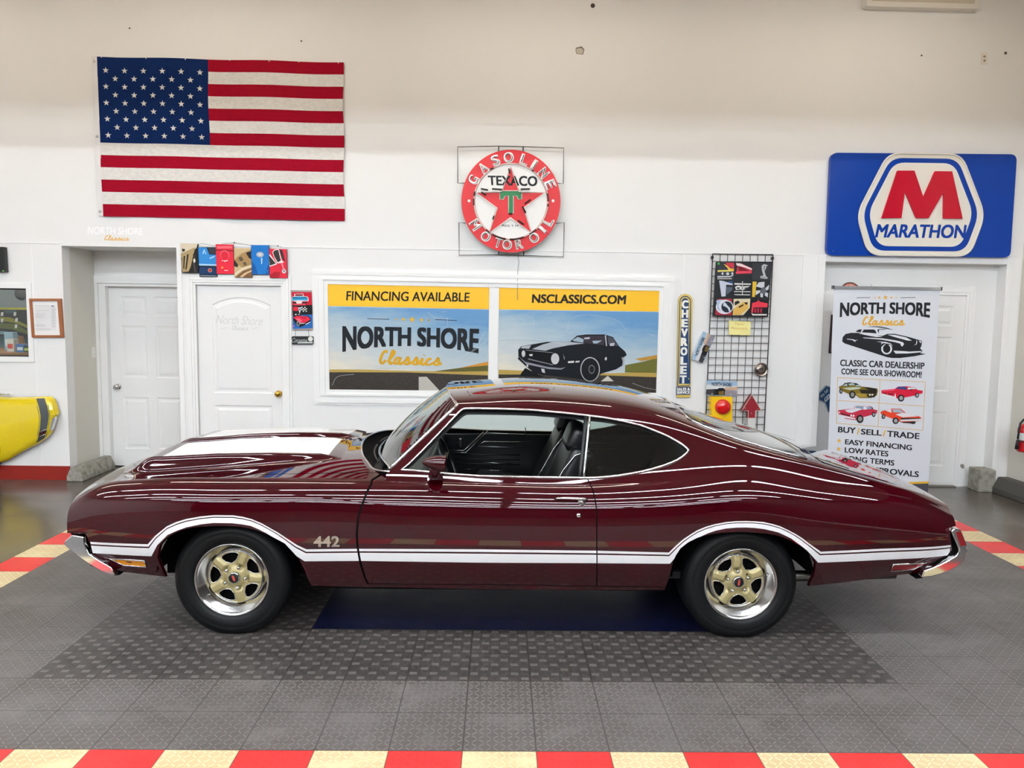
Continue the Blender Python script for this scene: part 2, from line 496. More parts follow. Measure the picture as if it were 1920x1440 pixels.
for u in (1281, 62):
    x = at(u, 520, YW)[0]; mb.box((x-0.010, YW-0.003, 0.14), (x+0.010, YW, zl-0.006), TRIM)
mb.box((AL1, YW-0.008, 0), (AL1+0.05, YW, zl-0.01), TRIM)
struct(mb.build('trim_3', bevel=0.002))
REDB = mat('red_baseboard_paint', '#8a1a10', 0.35)
mb = MB(); mb.box((XL, YW-0.02, 0), (AL0-0.0, YW, 0.145), REDB); struct(mb.build('baseboard_left'))
mb = MB(); mb.box((XR-0.015, -13, 0), (XR, YW-0.4, 0.1), TRIM); struct(mb.build('baseboard_right'))

# ---- doors
def inset(loop, d):
    xs = [p[0] for p in loop]; zs = [p[1] for p in loop]
    cx, cz = (min(xs)+max(xs))/2, (min(zs)+max(zs))/2; hx, hz = (max(xs)-min(xs))/2, (max(zs)-min(zs))/2
    return [(cx+(x-cx)*(1-d/hx), cz+(z-cz)*(1-d/hz)) for x, z in loop]
def door_slab(mb, x0, x1, z0, z1, Y, loops, m):
    outer = [(x0, z0), (x1, z0), (x1, z1), (x0, z1)]
    allv = [Vector((x, Y, z)) for x, z in outer]; polys = [allv]
    for l in loops: polys.append([Vector((x, Y, z)) for x, z in l])
    flat = [p for q in polys for p in q]
    tris = tessellate_polygon(polys)
    fs = []
    for t in tris:
        a, b, c = (flat[i] for i in t)
        fs.append(t if (b-a).cross(c-a).y < 0 else t[::-1])
    mb.add(flat, fs, m)
    for l in loops:
        if sum(l[i][0]*l[(i+1) % len(l)][1]-l[(i+1) % len(l)][0]*l[i][1] for i in range(len(l))) < 0: l = l[::-1]
        rings = [(l, 0), (inset(l, 0.012), 0.007), (inset(l, 0.030), 0.007), (inset(l, 0.055), 0.001)]
        n = len(l)
        for (a, da), (b, db) in zip(rings, rings[1:]):
            vs = [(x, Y+da, z) for x, z in a]+[(x, Y+db, z) for x, z in b]
            mb.add(vs, [(i, (i+1) % n, n+(i+1) % n, n+i) for i in range(n)], m)
        mb.poly([(x, Y+0.001, z) for x, z in rings[-1][0]], m)
    mb.box((x0, Y+0.012, z0), (x1, Y+0.04, z1), m)
    for (a, b) in ((0, 1), (1, 2), (2, 3), (3, 0)):
        p, q = outer[a], outer[b]
        mb.add([(p[0], Y, p[1]), (p[0], Y+0.04, p[1]), (q[0], Y+0.04, q[1]), (q[0], Y, q[1])], [(0, 1, 2, 3)], m)
def six_panels(x0, x1, z0, z1):
    W, H = x1-x0, z1-z0; L = []
    for a, b in ((.14, .455), (.555, .87)):
        for c, d in ((.095, .386), (.495, .783), (.837, .944)):
            L.append([(x0+a*W, z0+c*H), (x0+b*W, z0+c*H), (x0+b*W, z0+d*H), (x0+a*W, z0+d*H)])
    return L
def knob(parent, P, m, r=0.03):
    k = MB(); k.lathe([(0.033, 0), (0.034, 0.004), (0.03, 0.012), (0.013, 0.016), (0.012, 0.03), (0.02, 0.036), (r, 0.048), (r, 0.06), (0.02, 0.068), (0.006, 0.070), (0.0, 0.070)], P, (0, -1, 0), 24, m)
    k.build('door_knob', parent)
# left six-panel door
Y1 = 8.70
mb = MB(); door_slab(mb, d1x0, d1x1, 0.012, d1z-0.005, Y1, six_panels(d1x0, d1x1, 0.012, d1z), DOORW)
d1 = struct(mb.build('door_1', None, (d1x0, Y1, 0)))
knob(d1, at(222, 725, Y1), CHROME2)
mb = MB()
for x0, x1, z0, z1, y0, y1 in ((d1x0-0.155, d1x0-0.07, 0, d1z+0.11, YA1-0.015, YA1), (d1x0-0.07, d1x0+0.004, 0, d1z+0.03, YA1+0.006, YA1+0.12),
                               (d1x0-0.155, d1x1, d1z+0.025, d1z+0.11, YA1-0.0155, YA1), (d1x0-0.06, d1x1, d1z-0.006, d1z+0.03, YA1+0.004, YA1+0.12)):
    mb.box((x0, y0, z0), (x1, y1, z1), TRIM)
mb.build('door_frame', d1, bevel=0.003)
# arched door
Y2 = YW+0.03
mb = MB()
P = lambda u, v: (at(u, v, Y2)[0], at(u, v, Y2)[2])
pl, pr = P(396, 600)[0]+0.01, P(505, 600)[0]+0.02
zt0, zt1, zb0 = P(450, 571.5)[1], P(450, 557)[1], P(450, 737)[1]
arch = [(pl, zb0), (pr, zb0), (pr, zt0)]+[(pr+(pl-pr)*t, zt0+(zt1-zt0)*(1-(2*t-1)**2)) for t in [i/14 for i in range(1, 14)]]+[(pl, zt0)]
low = [(pl, 0.26), (pr, 0.26), (pr, P(450, 760)[1]), (pl, P(450, 760)[1])]
door_slab(mb, D2[0]+0.004, D2[1]-0.004, 0.01, D2[2]-0.004, Y2, [arch, low], DOORW)
d2 = struct(mb.build('door_2', None, (D2[0], Y2, 0)))
knob(d2, at(523, 738, Y2), BRASS)
mb = MB()
x0, x1, zz = D2[0], D2[1], D2[2]
for o, i, th in ((0.10, 0.075, 0.014), (0.075, 0.045, 0.022), (0.045, 0.02, 0.018), (0.02, -0.004, 0.010)):
    mb.box((x0-o, YW-th, 0), (x0-i, YW, zz+o), TRIM); mb.box((x1+i, YW-th, 0), (x1+o, YW, zz+o), TRIM)
    mb.box((x0-i, YW-th, zz+i), (x1+i, YW, zz+o), TRIM)
mb.build('door_frame', d2, bevel=0.003)
# right six-panel door in the recess
Y3 = YB1-0.004
d3x1 = at(1812, 560, Y3)[0]-0.01; d3x0 = d3x1-0.91; d3z = at(1800, 554, Y3)[2]
mb = MB(); door_slab(mb, d3x0, d3x1, 0.03, d3z, Y3-0.005, six_panels(d3x0, d3x1, 0.03, d3z), DOORW)
d3 = struct(mb.build('door_3', None, (d3x0, Y3, 0)))
mb = MB()
for o, i, th in ((0.105, 0.07, 0.02), (0.07, 0.03, 0.028), (0.03, 0.0, 0.022)):
    mb.box((d3x1+i, Y3-th, 0), (d3x1+o, Y3, d3z+o), TRIM); mb.box((d3x0-o, Y3-th, 0), (d3x0-i, Y3, d3z+o), TRIM)
    mb.box((d3x0-i, Y3-th, d3z+i), (d3x1+i, Y3, d3z+o), TRIM)
mb.build('door_frame', d3, bevel=0.003)
mb = MB(); mb.box((d3x0, Y3-0.06, 0), (d3x1, Y3, 0.012), mat('threshold_grey', '#6d675f', 0.5)); mb.build('threshold', d3)
mb = MB(); p = at(1806, 874, Y3-0.028); mb.pxprism([(1801, 871), (1806, 870), (1808, 872), (1808, 878), (1804, 878), (1801, 875)], Y3-0.032, 0.004, mat('bare_patch', '#8d8983', 0.6)); mb.build('paint_chip', d3)

# ---- framed double window holding two printed banners
Q = [np.array(p, float) for p in ((584.6, 503), (1266.5, 517), (1258.5, 766), (589.2, 759))]
def qinset(q, d):
    out = []
    for i in range(4):
        a = q[i-1]-q[i]; b = q[(i+1) % 4]-q[i]
        out.append(q[i]+a/np.linalg.norm(a)*d+b/np.linalg.norm(b)*d)
    return out
mb = MB()
for o, i, th in ((0, 4, 0.010), (4, 11, 0.022), (11, 17, 0.016), (17, 21, 0.028), (21, 29, 0.016)):
    A = qinset(Q, o); Bq = qinset(Q, i)
    for k in range(4):
        a, b, c, d = A[k], A[(k+1) % 4], Bq[(k+1) % 4], Bq[k]
        mb.pxprism([tuple(a), tuple(b), tuple(c), tuple(d)], YW-th, th, TRIM)
mb.pxprism([(917.5, 538), (936, 538), (932, 738), (915, 738)], YW-0.016, 0.016, TRIM)
mb.pxprism([(924, 538), (928, 538), (925, 738), (922, 738)], YW-0.020, 0.005, TRIM)
struct(mb.build('window_1', None, at(925, 740, YW)))

# ---- left window into the next room
mb = MB()
x0, x1, z0, z1 = W2
for o, i, th in ((0.055, 0.0, 0.012),):
    mb.box((x1+i, YW-th, z0-o), (x1+o, YW+0.02, z1+o), TRIM); mb.box((x0-o, YW-th, z0-o), (x0-i, YW+0.02, z1+o), TRIM)
    mb.box((x0-i, YW-th, z1+i), (x1+i, YW+0.02, z1+o), TRIM); mb.box((x0-i, YW-th, z0-o), (x1+i, YW+0.02, z0-i), TRIM)
win2 = struct(mb.build('window_2', None, (x0, YW, z0), bevel=0.003))
mb = MB(); mb.box((x0, YW+0.06, z0), (x1, YW+0.066, z1), CLEAR); mb.build('pane', win2)
mb = MB(); g = mat('window_gasket', '#15181c', 0.5)
mb.box((x1-0.012, YW+0.04, z0), (x1, YW+0.08, z1), g); mb.box((x0, YW+0.04, z1-0.012), (x1, YW+0.08, z1), g); mb.box((x0, YW+0.04, z0), (x1, YW+0.08, z0+0.012), g)
mb.build('gasket', win2)
# small room behind the glass
OFF = wall_paint('office_wall', '#7f8d95')
for a, b in (((x0-0.5, 10.2, 0), (x1+0.3, 10.3, 3.0)), ((x1+0.25, YW+0.14, 0), (x1+0.3, 10.2, 3.0)), ((x0-0.6, YW+0.14, 0), (x0-0.5, 10.2, 3.0)),
             ((x0-0.5, YW+0.14, 2.95), (x1+0.25, 10.2, 3.0)), ((x0-0.5, YW+0.14, -0.02), (x1+0.25, 10.2, 0))):
    mb = MB(); mb.box(a, b, OFF); struct(mb.build('wall_office'))
# counter, shelf and goods seen through that window
cw = mat('counter_wood', '#8a5a22', 0.35)
sh = thing('counter', 'brown wooden counter top behind the window at the far left edge', 'counter', (x1-0.9, 8.75, 0))
mb = MB(); zc = z0+0.02
mb.box((x1-1.6, 8.35, zc-0.04), (x1+0.1, 9.2, zc), cw); mb.build('counter_top', sh, bevel=0.006)
mb = MB(); mb.box((x1-1.55, 8.45, 0.004), (x1+0.05, 9.1, zc-0.04), mat('counter_body', '#39342f', 0.6)); mb.build('counter_body', sh)
def goods(name, label, cat, u, v0, wpx, hpx, Yg, m, m2=None):
    b = at(u, v0, Yg); sc = FPX/Yg
    ww, hh = wpx/sc, hpx/sc
    t = thing(name, label, cat, (b[0], Yg, zc))
    k = MB(); k.box((b[0]-ww/2, Yg, zc), (b[0]+ww/2, Yg+0.09, zc+hh), m); k.build('box_body', t, bevel=0.004)
    k = MB(); k.box((b[0]-ww*0.36, Yg-0.002, zc+hh*0.25), (b[0]+ww*0.36, Yg, zc+hh*0.62), m2 or mat('goods_label', '#d9453a', 0.5)); k.build('printed_label', t)
    return t
goods('goods_box', 'small white box with red print on the counter behind the left window', 'box', 20, 665, 13, 24, 8.5, mat('goods_white', '#e6ddd0', 0.5))
goods('goods_box', 'blue and white packet at the right end of the counter behind the left window', 'box', 38, 665, 14, 15, 8.46, mat('goods_blue', '#2f6fb4', 0.4), mat('goods_band', '#eef2f4', 0.5))
goods('goods_box', 'green and black packet at the right corner of the left window', 'box', 50, 666, 11, 13, 8.42, mat('goods_green', '#20352c', 0.4), mat('goods_band2', '#b8d24a', 0.5))
goods('goods_box', 'pale blue carton set behind the small white box in the left window', 'box', 17, 660, 16, 34, 8.75, mat('goods_pale', '#9fc4d6', 0.5), mat('goods_band', '#eef2f4', 0.5))
pp = thing('reflection_panel', 'dark panel painted with a yellow and green car reflection behind the left window', 'reflection_panel', at(20, 640, 10.18))  # car reflection in the glass, painted as bands on a panel
mb = MB(); mb.pxprism([(-60, 577), (54, 577), (54, 648), (-60, 648)], 10.16, 0.03, mat('reflection_dark', '#141b20', 0.3)); mb.build('picture', pp)
for col, pl in (('#b9b72e', [(-60, 576), (54, 577), (54, 581), (-60, 580)]), ('#3c5a66', [(8, 582), (30, 581), (30, 587), (10, 587)]), ('#8f8f24', [(-60, 592), (20, 595), (54, 611), (54, 617), (30, 606), (0, 601), (-60, 600)]),
                ('#5b6a1e', [(-60, 603), (30, 607), (54, 622), (54, 628), (20, 617), (-60, 612)]), ('#7fa3b8', [(-60, 620), (10, 621), (33, 628), (40, 631), (10, 627), (-60, 626)]), ('#274a55', [(-60, 628), (40, 632), (54, 636), (54, 648), (-60, 648)])):
    mb = MB(); mb.px(pl, 10.155, mat('reflection_band'+col[1:], col, 0.4)); mb.build('colour_band', pp)
for u, v in ((4, 589), (28, 589), (4, 601), (31, 600), (30, 612)):
    mb = MB(); mb.px([(u-2.2, v-3.4), (u+2.6, v-4), (u+2.0, v+3), (u-2.6, v+3.6)], 10.15, mat('price_tag', '#e9ecea', 0.5)); mb.build('tag_card', pp)
gb = thing('tool_case', 'brown case standing on the counter behind the left window', 'case', at(20, 660, 8.95))
vb = 664.0
while at(20, vb, 8.95)[2] < zc+0.004: vb -= 0.2
mb = MB(); mb.pxprism([(8, 633), (38, 630), (44, vb), (10, vb)], 8.95, 0.06, mat('case_brown', '#9a6a2a', 0.4)); mb.build('case_body', gb, bevel=.006)
spk = thing('wall_speaker', 'round dark grey speaker on the wall seen through the left window', 'speaker', at(39, 550, 10.19))
mb = MB(); c = at(39, 550, 10.19); mb.lathe([(0.0, 0.03), (0.06, 0.028), (0.075, 0.015), (0.078, 0.0)], (c[0], 10.19, c[2]), (0, -1, 0), 24, mat('speaker_grille', '#41474d', 0.6)); mb.build('grille', spk)

# ---- fluorescent lamps: rows under the main ceiling, and an added fill row that brightens the upper wall
TUBE = mat('lamp_tube', '#f2f8ff', 0.4, emit=1.0)
TUBE.node_tree.nodes['Principled BSDF'].inputs['Emission Strength'].default_value = LAMP
TUBE_FILL = mat('lamp_tube_fill', '#fff2e2', 0.4, emit=1.0)
TUBE_FILL.node_tree.nodes['Principled BSDF'].inputs['Emission Strength'].default_value = LAMP_FILL
HOUS = mat('lamp_housing', '#f2f2f0', 0.35)
def lamp_unit(x, y, z, tube):
    t = thing('fluorescent_light', 'long white fluorescent strip light hung under the ceiling', 'light', (x, y, z), 'fluorescent strip lights in rows')
    k = MB()
    k.add([(x-1.2, y-0.11, z+0.03), (x+1.2, y-0.11, z+0.03), (x+1.2, y-0.05, z+0.075), (x-1.2, y-0.05, z+0.075), (x-1.2, y+0.05, z+0.075), (x+1.2, y+0.05, z+0.075), (x+1.2, y+0.11, z+0.03), (x-1.2, y+0.11, z+0.03)],
          [(0, 1, 2, 3), (3, 2, 5, 4), (4, 5, 6, 7)], HOUS)
    k.box((x-1.2, y-0.05, z+0.076), (x+1.2, y+0.05, z+0.12), HOUS)
    k.build('reflector', t)
    for s in (-0.045, 0.045):
        k = MB(); k.tube([(x-1.17, y+s, z+0.03), (x+1.17, y+s, z+0.03)], 0.019, tube, 8); k.build('tube', t)
    for s in (-0.9, 0.9):
        k = MB(); k.tube([(x+s, y, z+0.12), (x+s, y, 4.55 if tube is TUBE else 5.7)], 0.006, CHROME2, 6); k.build('hanger', t)
    return t
def copy_thing(o):
    c = o.copy(); COL.objects.link(c)
    for ch in o.children:
        d = ch.copy(); COL.objects.link(d); d.parent = c
    return c
l0 = None
for y in (-9.5, -7.0, -4.5, -2.0, 0.5, 3.0):
    for i in range(5):
        x = -6.2+2.55*i
        if l0 is None: l0 = lamp_unit(x, y, 4.28, TUBE); continue
        c = copy_thing(l0); c.location = (x, y, 4.28)
u0 = None
for i in range(4):
    x = -6.0+3.2*i
    if u0 is None: u0 = lamp_unit(x, 6.3, 5.1, TUBE_FILL); continue  # unseen row added to lift the upper wall
    c = copy_thing(u0); c.location = (x, 6.3, 5.1)
c = copy_thing(u0); c.location = (W2[1]-1.25, 9.2, 2.75)  # unseen lamp added to brighten the room behind the glass
for ch in list(c.children):
    if ch.name.startswith('hanger'): ch.scale.z = 0.2; ch.location.z = 0.1
c['label'] = 'unseen fluorescent light added to brighten the room behind the left window'; del c['group']
bpy.context.view_layer.update()

# =================================================================== the maroon car
YC = 5.03                                   # centre line of the car; W = YC - y
def hermite(xk, yk, x):
    xk = np.array(xk, float); yk = np.array(yk, float); x = np.asarray(x, float)
    h = np.diff(xk); d = np.diff(yk, axis=0)/h[:, None]
    m = np.zeros_like(yk); m[0] = d[0]; m[-1] = d[-1]
    for i in range(1, len(xk)-1):
        m[i] = (d[i-1]*h[i]+d[i]*h[i-1])/(h[i]+h[i-1])
    i = np.clip(np.searchsorted(xk, x)-1, 0, len(h)-1)
    t = ((x-xk[i])/h[i])[:, None]; H = h[i][:, None]
    return (2*t**3-3*t**2+1)*yk[i]+(t**3-2*t**2+t)*H*m[i]+(-2*t**3+3*t**2)*yk[i+1]+(t**3-t**2)*H*m[i+1]
def gsmooth(A, dx, s):
    n = int(3*s/dx); k = np.exp(-0.5*(np.arange(-n, n+1)*dx/s)**2); k /= k.sum()
    out = np.empty_like(A)
    for c in range(A.shape[1]):
        a = A[:, c]
        lo = 2*a[0]-a[1:n+1][::-1]; hi = 2*a[-1]-a[-n-1:-1][::-1]
        out[:, c] = np.convolve(np.concatenate([lo, a, hi]), k, 'valid')
    return out
# section control points (W, Z), bottom to belt line, over the whole length
SIDE = {
 -2.34: [(.85,.40),(.875,.46),(.885,.53),(.888,.60),(.882,.66),(.862,.705),(.825,.735),(.795,.748)],
 -2.22: [(.85,.37),(.89,.45),(.912,.53),(.92,.61),(.914,.70),(.895,.77),(.85,.812),(.81,.825)],
 -2.0: [(.86,.345),(.91,.43),(.937,.52),(.946,.61),(.940,.73),(.920,.802),(.874,.845),(.825,.860)],
 -1.46: [(.87,.30),(.925,.41),(.955,.51),(.965,.61),(.958,.745),(.938,.817),(.886,.860),(.835,.877)],
 -0.9: [(.875,.285),(.928,.39),(.957,.50),(.967,.61),(.963,.745),(.943,.820),(.895,.864),(.85,.878)],
 -0.5: [(.875,.28),(.928,.385),(.957,.50),(.967,.61),(.963,.72),(.942,.81),(.898,.858),(.855,.874)],
 0.0: [(.875,.275),(.928,.38),(.957,.49),(.967,.60),(.965,.71),(.945,.80),(.90,.852),(.855,.868)],
 0.5: [(.875,.275),(.928,.38),(.957,.49),(.967,.60),(.965,.71),(.945,.80),(.90,.850),(.855,.866)],
 0.9: [(.875,.28),(.928,.38),(.957,.49),(.967,.60),(.967,.71),(.950,.805),(.908,.865),(.862,.890)],
 1.37: [(.875,.29),(.928,.40),(.957,.51),(.968,.62),(.966,.74),(.953,.825),(.922,.885),(.882,.927)],
 1.8: [(.865,.31),(.918,.41),(.946,.51),(.956,.61),(.952,.715),(.934,.795),(.902,.848),(.858,.880)],
 2.2: [(.85,.36),(.895,.44),(.922,.52),(.932,.60),(.926,.69),(.907,.758),(.872,.802),(.835,.828)],
 2.45: [(.84,.40),(.875,.47),(.898,.54),(.906,.60),(.90,.66),(.883,.712),(.855,.748),(.825,.768)],
 2.56: [(.82,.44),(.85,.49),(.868,.55),(.874,.60),(.868,.645),(.852,.682),(.828,.705),(.80,.72)],
}
ROOF = {
 -0.62: [(.80,.93),(.735,1.05),(.66,1.215),(.575,1.29),(.33,1.315),(0,1.32)],
 -0.2: [(.80,.93),(.735,1.05),(.66,1.215),(.575,1.30),(.33,1.338),(0,1.345)],
 0.15: [(.80,.93),(.735,1.05),(.66,1.22),(.572,1.315),(.33,1.362),(0,1.372)],
 0.5: [(.80,.925),(.735,1.045),(.66,1.21),(.57,1.302),(.33,1.352),(0,1.362)],
 0.9: [(.805,.935),(.748,1.03),(.688,1.15),(.618,1.252),(.34,1.302),(0,1.314)],
 1.37: [(.835,.962),(.803,1.005),(.770,1.05),(.728,1.102),(.39,1.145),(0,1.158)],
 1.8: [(.835,.905),(.815,.932),(.797,.958),(.772,.992),(.42,1.011),(0,1.020)],
 2.2: [(.820,.842),(.809,.855),(.798,.868),(.780,.880),(.42,.896),(0,.905)],
 2.45: [(.812,.78),(.798,.789),(.782,.797),(.760,.806),(.42,.822),(0,.832)],
 2.56: [(.78,.732),(.77,.74),(.755,.747),(.73,.754),(.40,.767),(0,.774)],
}
HOOD = {
 -2.34: [(.70,.752),(.6,.756),(.5,.758),(.35,.762),(.18,.768),(0,.77)],
 -2.22: [(.72,.82),(.6,.82),(.5,.82),(.35,.822),(.18,.826),(0,.828)],
 -2.0: [(.73,.85),(.62,.842),(.5,.838),(.35,.842),(.18,.85),(0,.852)],
 -1.46: [(.74,.878),(.62,.882),(.5,.890),(.35,.905),(.18,.915),(0,.92)],
 -0.9: [(.74,.90),(.62,.922),(.5,.94),(.35,.955),(.18,.965),(0,.97)],
 -0.55: [(.74,.912),(.62,.935),(.5,.952),(.35,.966),(.18,.974),(0,.976)],
}
DX = 0.0125
xs_all = np.arange(-2.34, 2.5601, DX)
def curves(tab, xs, s=0.06):
    ks = sorted(tab); A = np.array([[c for p in tab[k] for c in p] for k in ks])
    return gsmooth(hermite(ks, A, xs), DX, s).reshape(len(xs), -1, 2)
CS = curves(SIDE, xs_all)
def bspl(P, ts):
    """cubic B-spline through the sections: P (nx, n, 2), ts in [0, n-1]; the first point is clamped"""
    n = P.shape[1]
    ext = np.concatenate([P[:, :1]*2-P[:, 1:2], P, P[:, -1:]], 1)
    out = []
    for t in ts:
        k = min(int(t), n-2); f = t-k
        b = ((1-f)**3/6, (3*f**3-6*f**2+4)/6, (-3*f**3+3*f**2+3*f+1)/6, f**3/6)
        out.append(sum(bb*ext[:, min(k+j, n+1)] for j, bb in enumerate(b)))
    return np.stack(out, 1)
# greenhouse and hood share the doubled belt point, so the side is one surface along the car
ir = np.where(xs_all >= -0.62+1e-6)[0]; ih = np.where(xs_all <= -0.60+1e-6)[0]
PR = np.concatenate([CS[ir], CS[ir][:, 7:8], curves(ROOF, xs_all[ir])], 1)
mir = PR[:, -2:-1].copy(); mir[..., 0] *= -1
PR = np.concatenate([PR, mir], 1)          # mirrored neighbour keeps the centre line smooth
PH = np.concatenate([CS[ih], CS[ih][:, 7:8], curves(HOOD, xs_all[ih])], 1)
tS = np.linspace(0, 7, 57); tG = np.linspace(7, 14, 68)
nxall = len(xs_all)
SG = np.zeros((nxall, len(tS), 2))
SGh = bspl(PH, tS); SGr = bspl(PR, tS)
SG[ih] = SGh; SG[ir] = SGr
GG = bspl(PR, tG)
tdense = np.linspace(7, 14, 300); HDn = bspl(PH, tdense)
def sstep(a, b, x):
    t = np.clip((x-a)/(b-a), 0, 1); return t*t*t*(t*(6*t-15)+10)
def scoop(x, W):
    h = np.interp(x, [-2.2, -1.98, -1.66, -1.34, -1.05, -.93], [.10, .088, .080, .058, .030, .0])
    k = sstep(-2.17, -1.99, x)*(1-sstep(-1.06, -.95, x)*0.0)
    aw = np.abs(W)
    return h*k*sstep(.055, .10, aw)*(1-sstep(.50, .555, aw))
HW = np.concatenate([np.linspace(0, 1, 7)])   # from belt point to the hood joint
HJ0, HJ1 = .762, .755
rowsW = []
HG = np.zeros((len(ih), 7+1+110, 3))
for a, i in enumerate(ih):
    x = xs_all[i]; Wc, Zc = HDn[a, :, 0], HDn[a, :, 1]
    w7 = Wc[0]
    Wr = np.concatenate([w7+(HJ0-w7)*HW, np.linspace(HJ1, 0, 111)])
    z = np.interp(-Wr, -Wc, Zc)+scoop(x, Wr)
    kf = (1-sstep(-2.34, -1.75, x))
    HG[a, :, 0] = x-0.10*kf*np.clip(1-(Wr/.80)**2, 0, 1); HG[a, :, 1] = Wr; HG[a, :, 2] = z
kt = sstep(2.2, 2.56, xs_all[ir])[:, None]
GX = xs_all[ir][:, None]+0.05*kt*np.clip(1-(GG[..., 0]/.80)**2, 0, 1)
def world(x, W, z): return np.stack([x, YC-W, z], -1)
S3 = world(np.repeat(xs_all[:, None], len(tS), 1), SG[..., 0], SG[..., 1])
G3 = world(GX, GG[..., 0], GG[..., 1])
H3 = world(HG[..., 0], HG[..., 1], HG[..., 2])

bm = bmesh.new()
def addgrid(G):
    a, b = G.shape[:2]
    V = [bm.verts.new(tuple(p)) for p in G.reshape(-1, 3)]
    for i in range(a-1):
        for j in range(b-1):
            bm.faces.new((V[i*b+j], V[(i+1)*b+j], V[(i+1)*b+j+1], V[i*b+j+1]))
addgrid(S3); addgrid(G3); addgrid(H3)
bmesh.ops.remove_doubles(bm, verts=bm.verts, dist=2e-4)
bmesh.ops.recalc_face_normals(bm, faces=bm.faces)
bm.verts.ensure_lookup_table(); bm.faces.ensure_lookup_table()
if sum(1 for f in bm.faces if f.normal.y < -0.5) < sum(1 for f in bm.faces if f.normal.y > 0.5):
    bmesh.ops.reverse_faces(bm, faces=bm.faces)
bm.normal_update()
bmesh.ops.triangulate(bm.copy() if False else bm, faces=[])
DV = [v.co.copy() for v in bm.verts]; DN = [v.normal.copy() for v in bm.verts]
for v, nrm in zip(bm.verts, DN):            # centre line: no sideways lean
    if abs(v.co.y-YC) < 1e-4: nrm.y = 0; nrm.normalize()
bm.verts.index_update()
DF = [[v.index for v in f.verts] for f in bm.faces]
BV = BVHTree.FromPolygons(DV, DF, all_triangles=False)
def surf(u, v, W=0.93):
    """point of the near body side seen at photo pixel (u, v)"""
    d = Vector(ray(u, v)).normalized()
    h = BV.ray_cast(Vector(CAMP), d)
    if h[0] is None or h[0].y > YC: return Vector(at(u, v, YC-W)), Vector((0, -1, 0))
    n = h[1]
    return h[0], (n if n.dot(d) < 0 else -n)
def XZ(pts, W=0.93):
    out = []
    for u, v in pts:
        p, _ = surf(u, v, W); out.append((p.x, p.z))
    return out
def normal_at(co):
    p, n, i, d = BV.find_nearest(co)
    f = DF[i]
    w = [1.0/max((DV[k]-co).length, 1e-5)**2 for k in f] if len(f) > 4 else None
    if w is None:
        from mathutils.interpolate import poly_3d_calc
        w = poly_3d_calc([DV[k] for k in f], p)
    nn = Vector((0, 0, 0))
    for k, ww in zip(f, w): nn += DN[k]*ww
    return nn.normalized() if nn.length > 1e-6 else n

def cut(pts, axes, closed, filt):
    """split the body's faces along a polyline given in two of the three axes"""
    a0, a1 = axes; other = 3-a0-a1
    faces = [f for f in bm.faces if filt(f)]
    lo = np.array([[min(v.co[a0] for v in f.verts), min(v.co[a1] for v in f.verts)] for f in faces])
    hi = np.array([[max(v.co[a0] for v in f.verts), max(v.co[a1] for v in f.verts)] for f in faces])
    extra = []
    n = len(pts)
    for i in range(n if closed else n-1):
        a, b = np.array(pts[i]), np.array(pts[(i+1) % n])
        if np.linalg.norm(b-a) < 1e-6: continue
        l, h = np.minimum(a, b)-5e-4, np.maximum(a, b)+5e-4
        idx = np.where((lo[:, 0] < h[0]) & (hi[:, 0] > l[0]) & (lo[:, 1] < h[1]) & (hi[:, 1] > l[1]))[0]
        cand = {faces[k] for k in idx if faces[k].is_valid}
        for f in extra:
            if not f.is_valid: continue
            c0 = [v.co[a0] for v in f.verts]; c1 = [v.co[a1] for v in f.verts]
            if min(c0) < h[0] and max(c0) > l[0] and min(c1) < h[1] and max(c1) > l[1]: cand.add(f)
        if not cand: continue
        vs = {v for f in cand for v in f.verts}; es = {e for f in cand for e in f.edges}
        no = [0, 0, 0]; no[a0] = (b-a)[1]; no[a1] = -(b-a)[0]
        co = [0, 0, 0]; co[a0], co[a1] = a
        r = bmesh.ops.bisect_plane(bm, geom=list(vs)+list(es)+list(cand), dist=2e-5, plane_co=co, plane_no=no)
        seen = set()
        for g in r['geom_cut']:
            for f in g.link_faces:
                if f not in seen and filt(f): seen.add(f); extra.append(f)
def inside(p, poly):
    x, y = p; c = False; n = len(poly)
    for i in range(n):
        x0, y0 = poly[i]; x1, y1 = poly[i-1]
        if (y0 > y) != (y1 > y) and x < (x1-x0)*(y-y0)/(y1-y0)+x0: c = not c
    return c
def strip(pl, w):
    """thin closed strip of w pixels around a pixel polyline"""
    L, R_ = [], []
    for i, p in enumerate(pl):
        a = np.array(pl[max(i-1, 0)]); b = np.array(pl[min(i+1, len(pl)-1)]); t = (b-a)/np.linalg.norm(b-a)
        n = np.array([-t[1], t[0]]); q = np.array(p, float)
        L.append(tuple(q+n*w/2)); R_.append(tuple(q-n*w/2))
    return L+R_[::-1]
side_f = lambda f: f.calc_center_median().y < YC-0.50 and (abs(f.normal.y) > 0.12)
low_f = lambda f: f.calc_center_median().y < YC-0.70

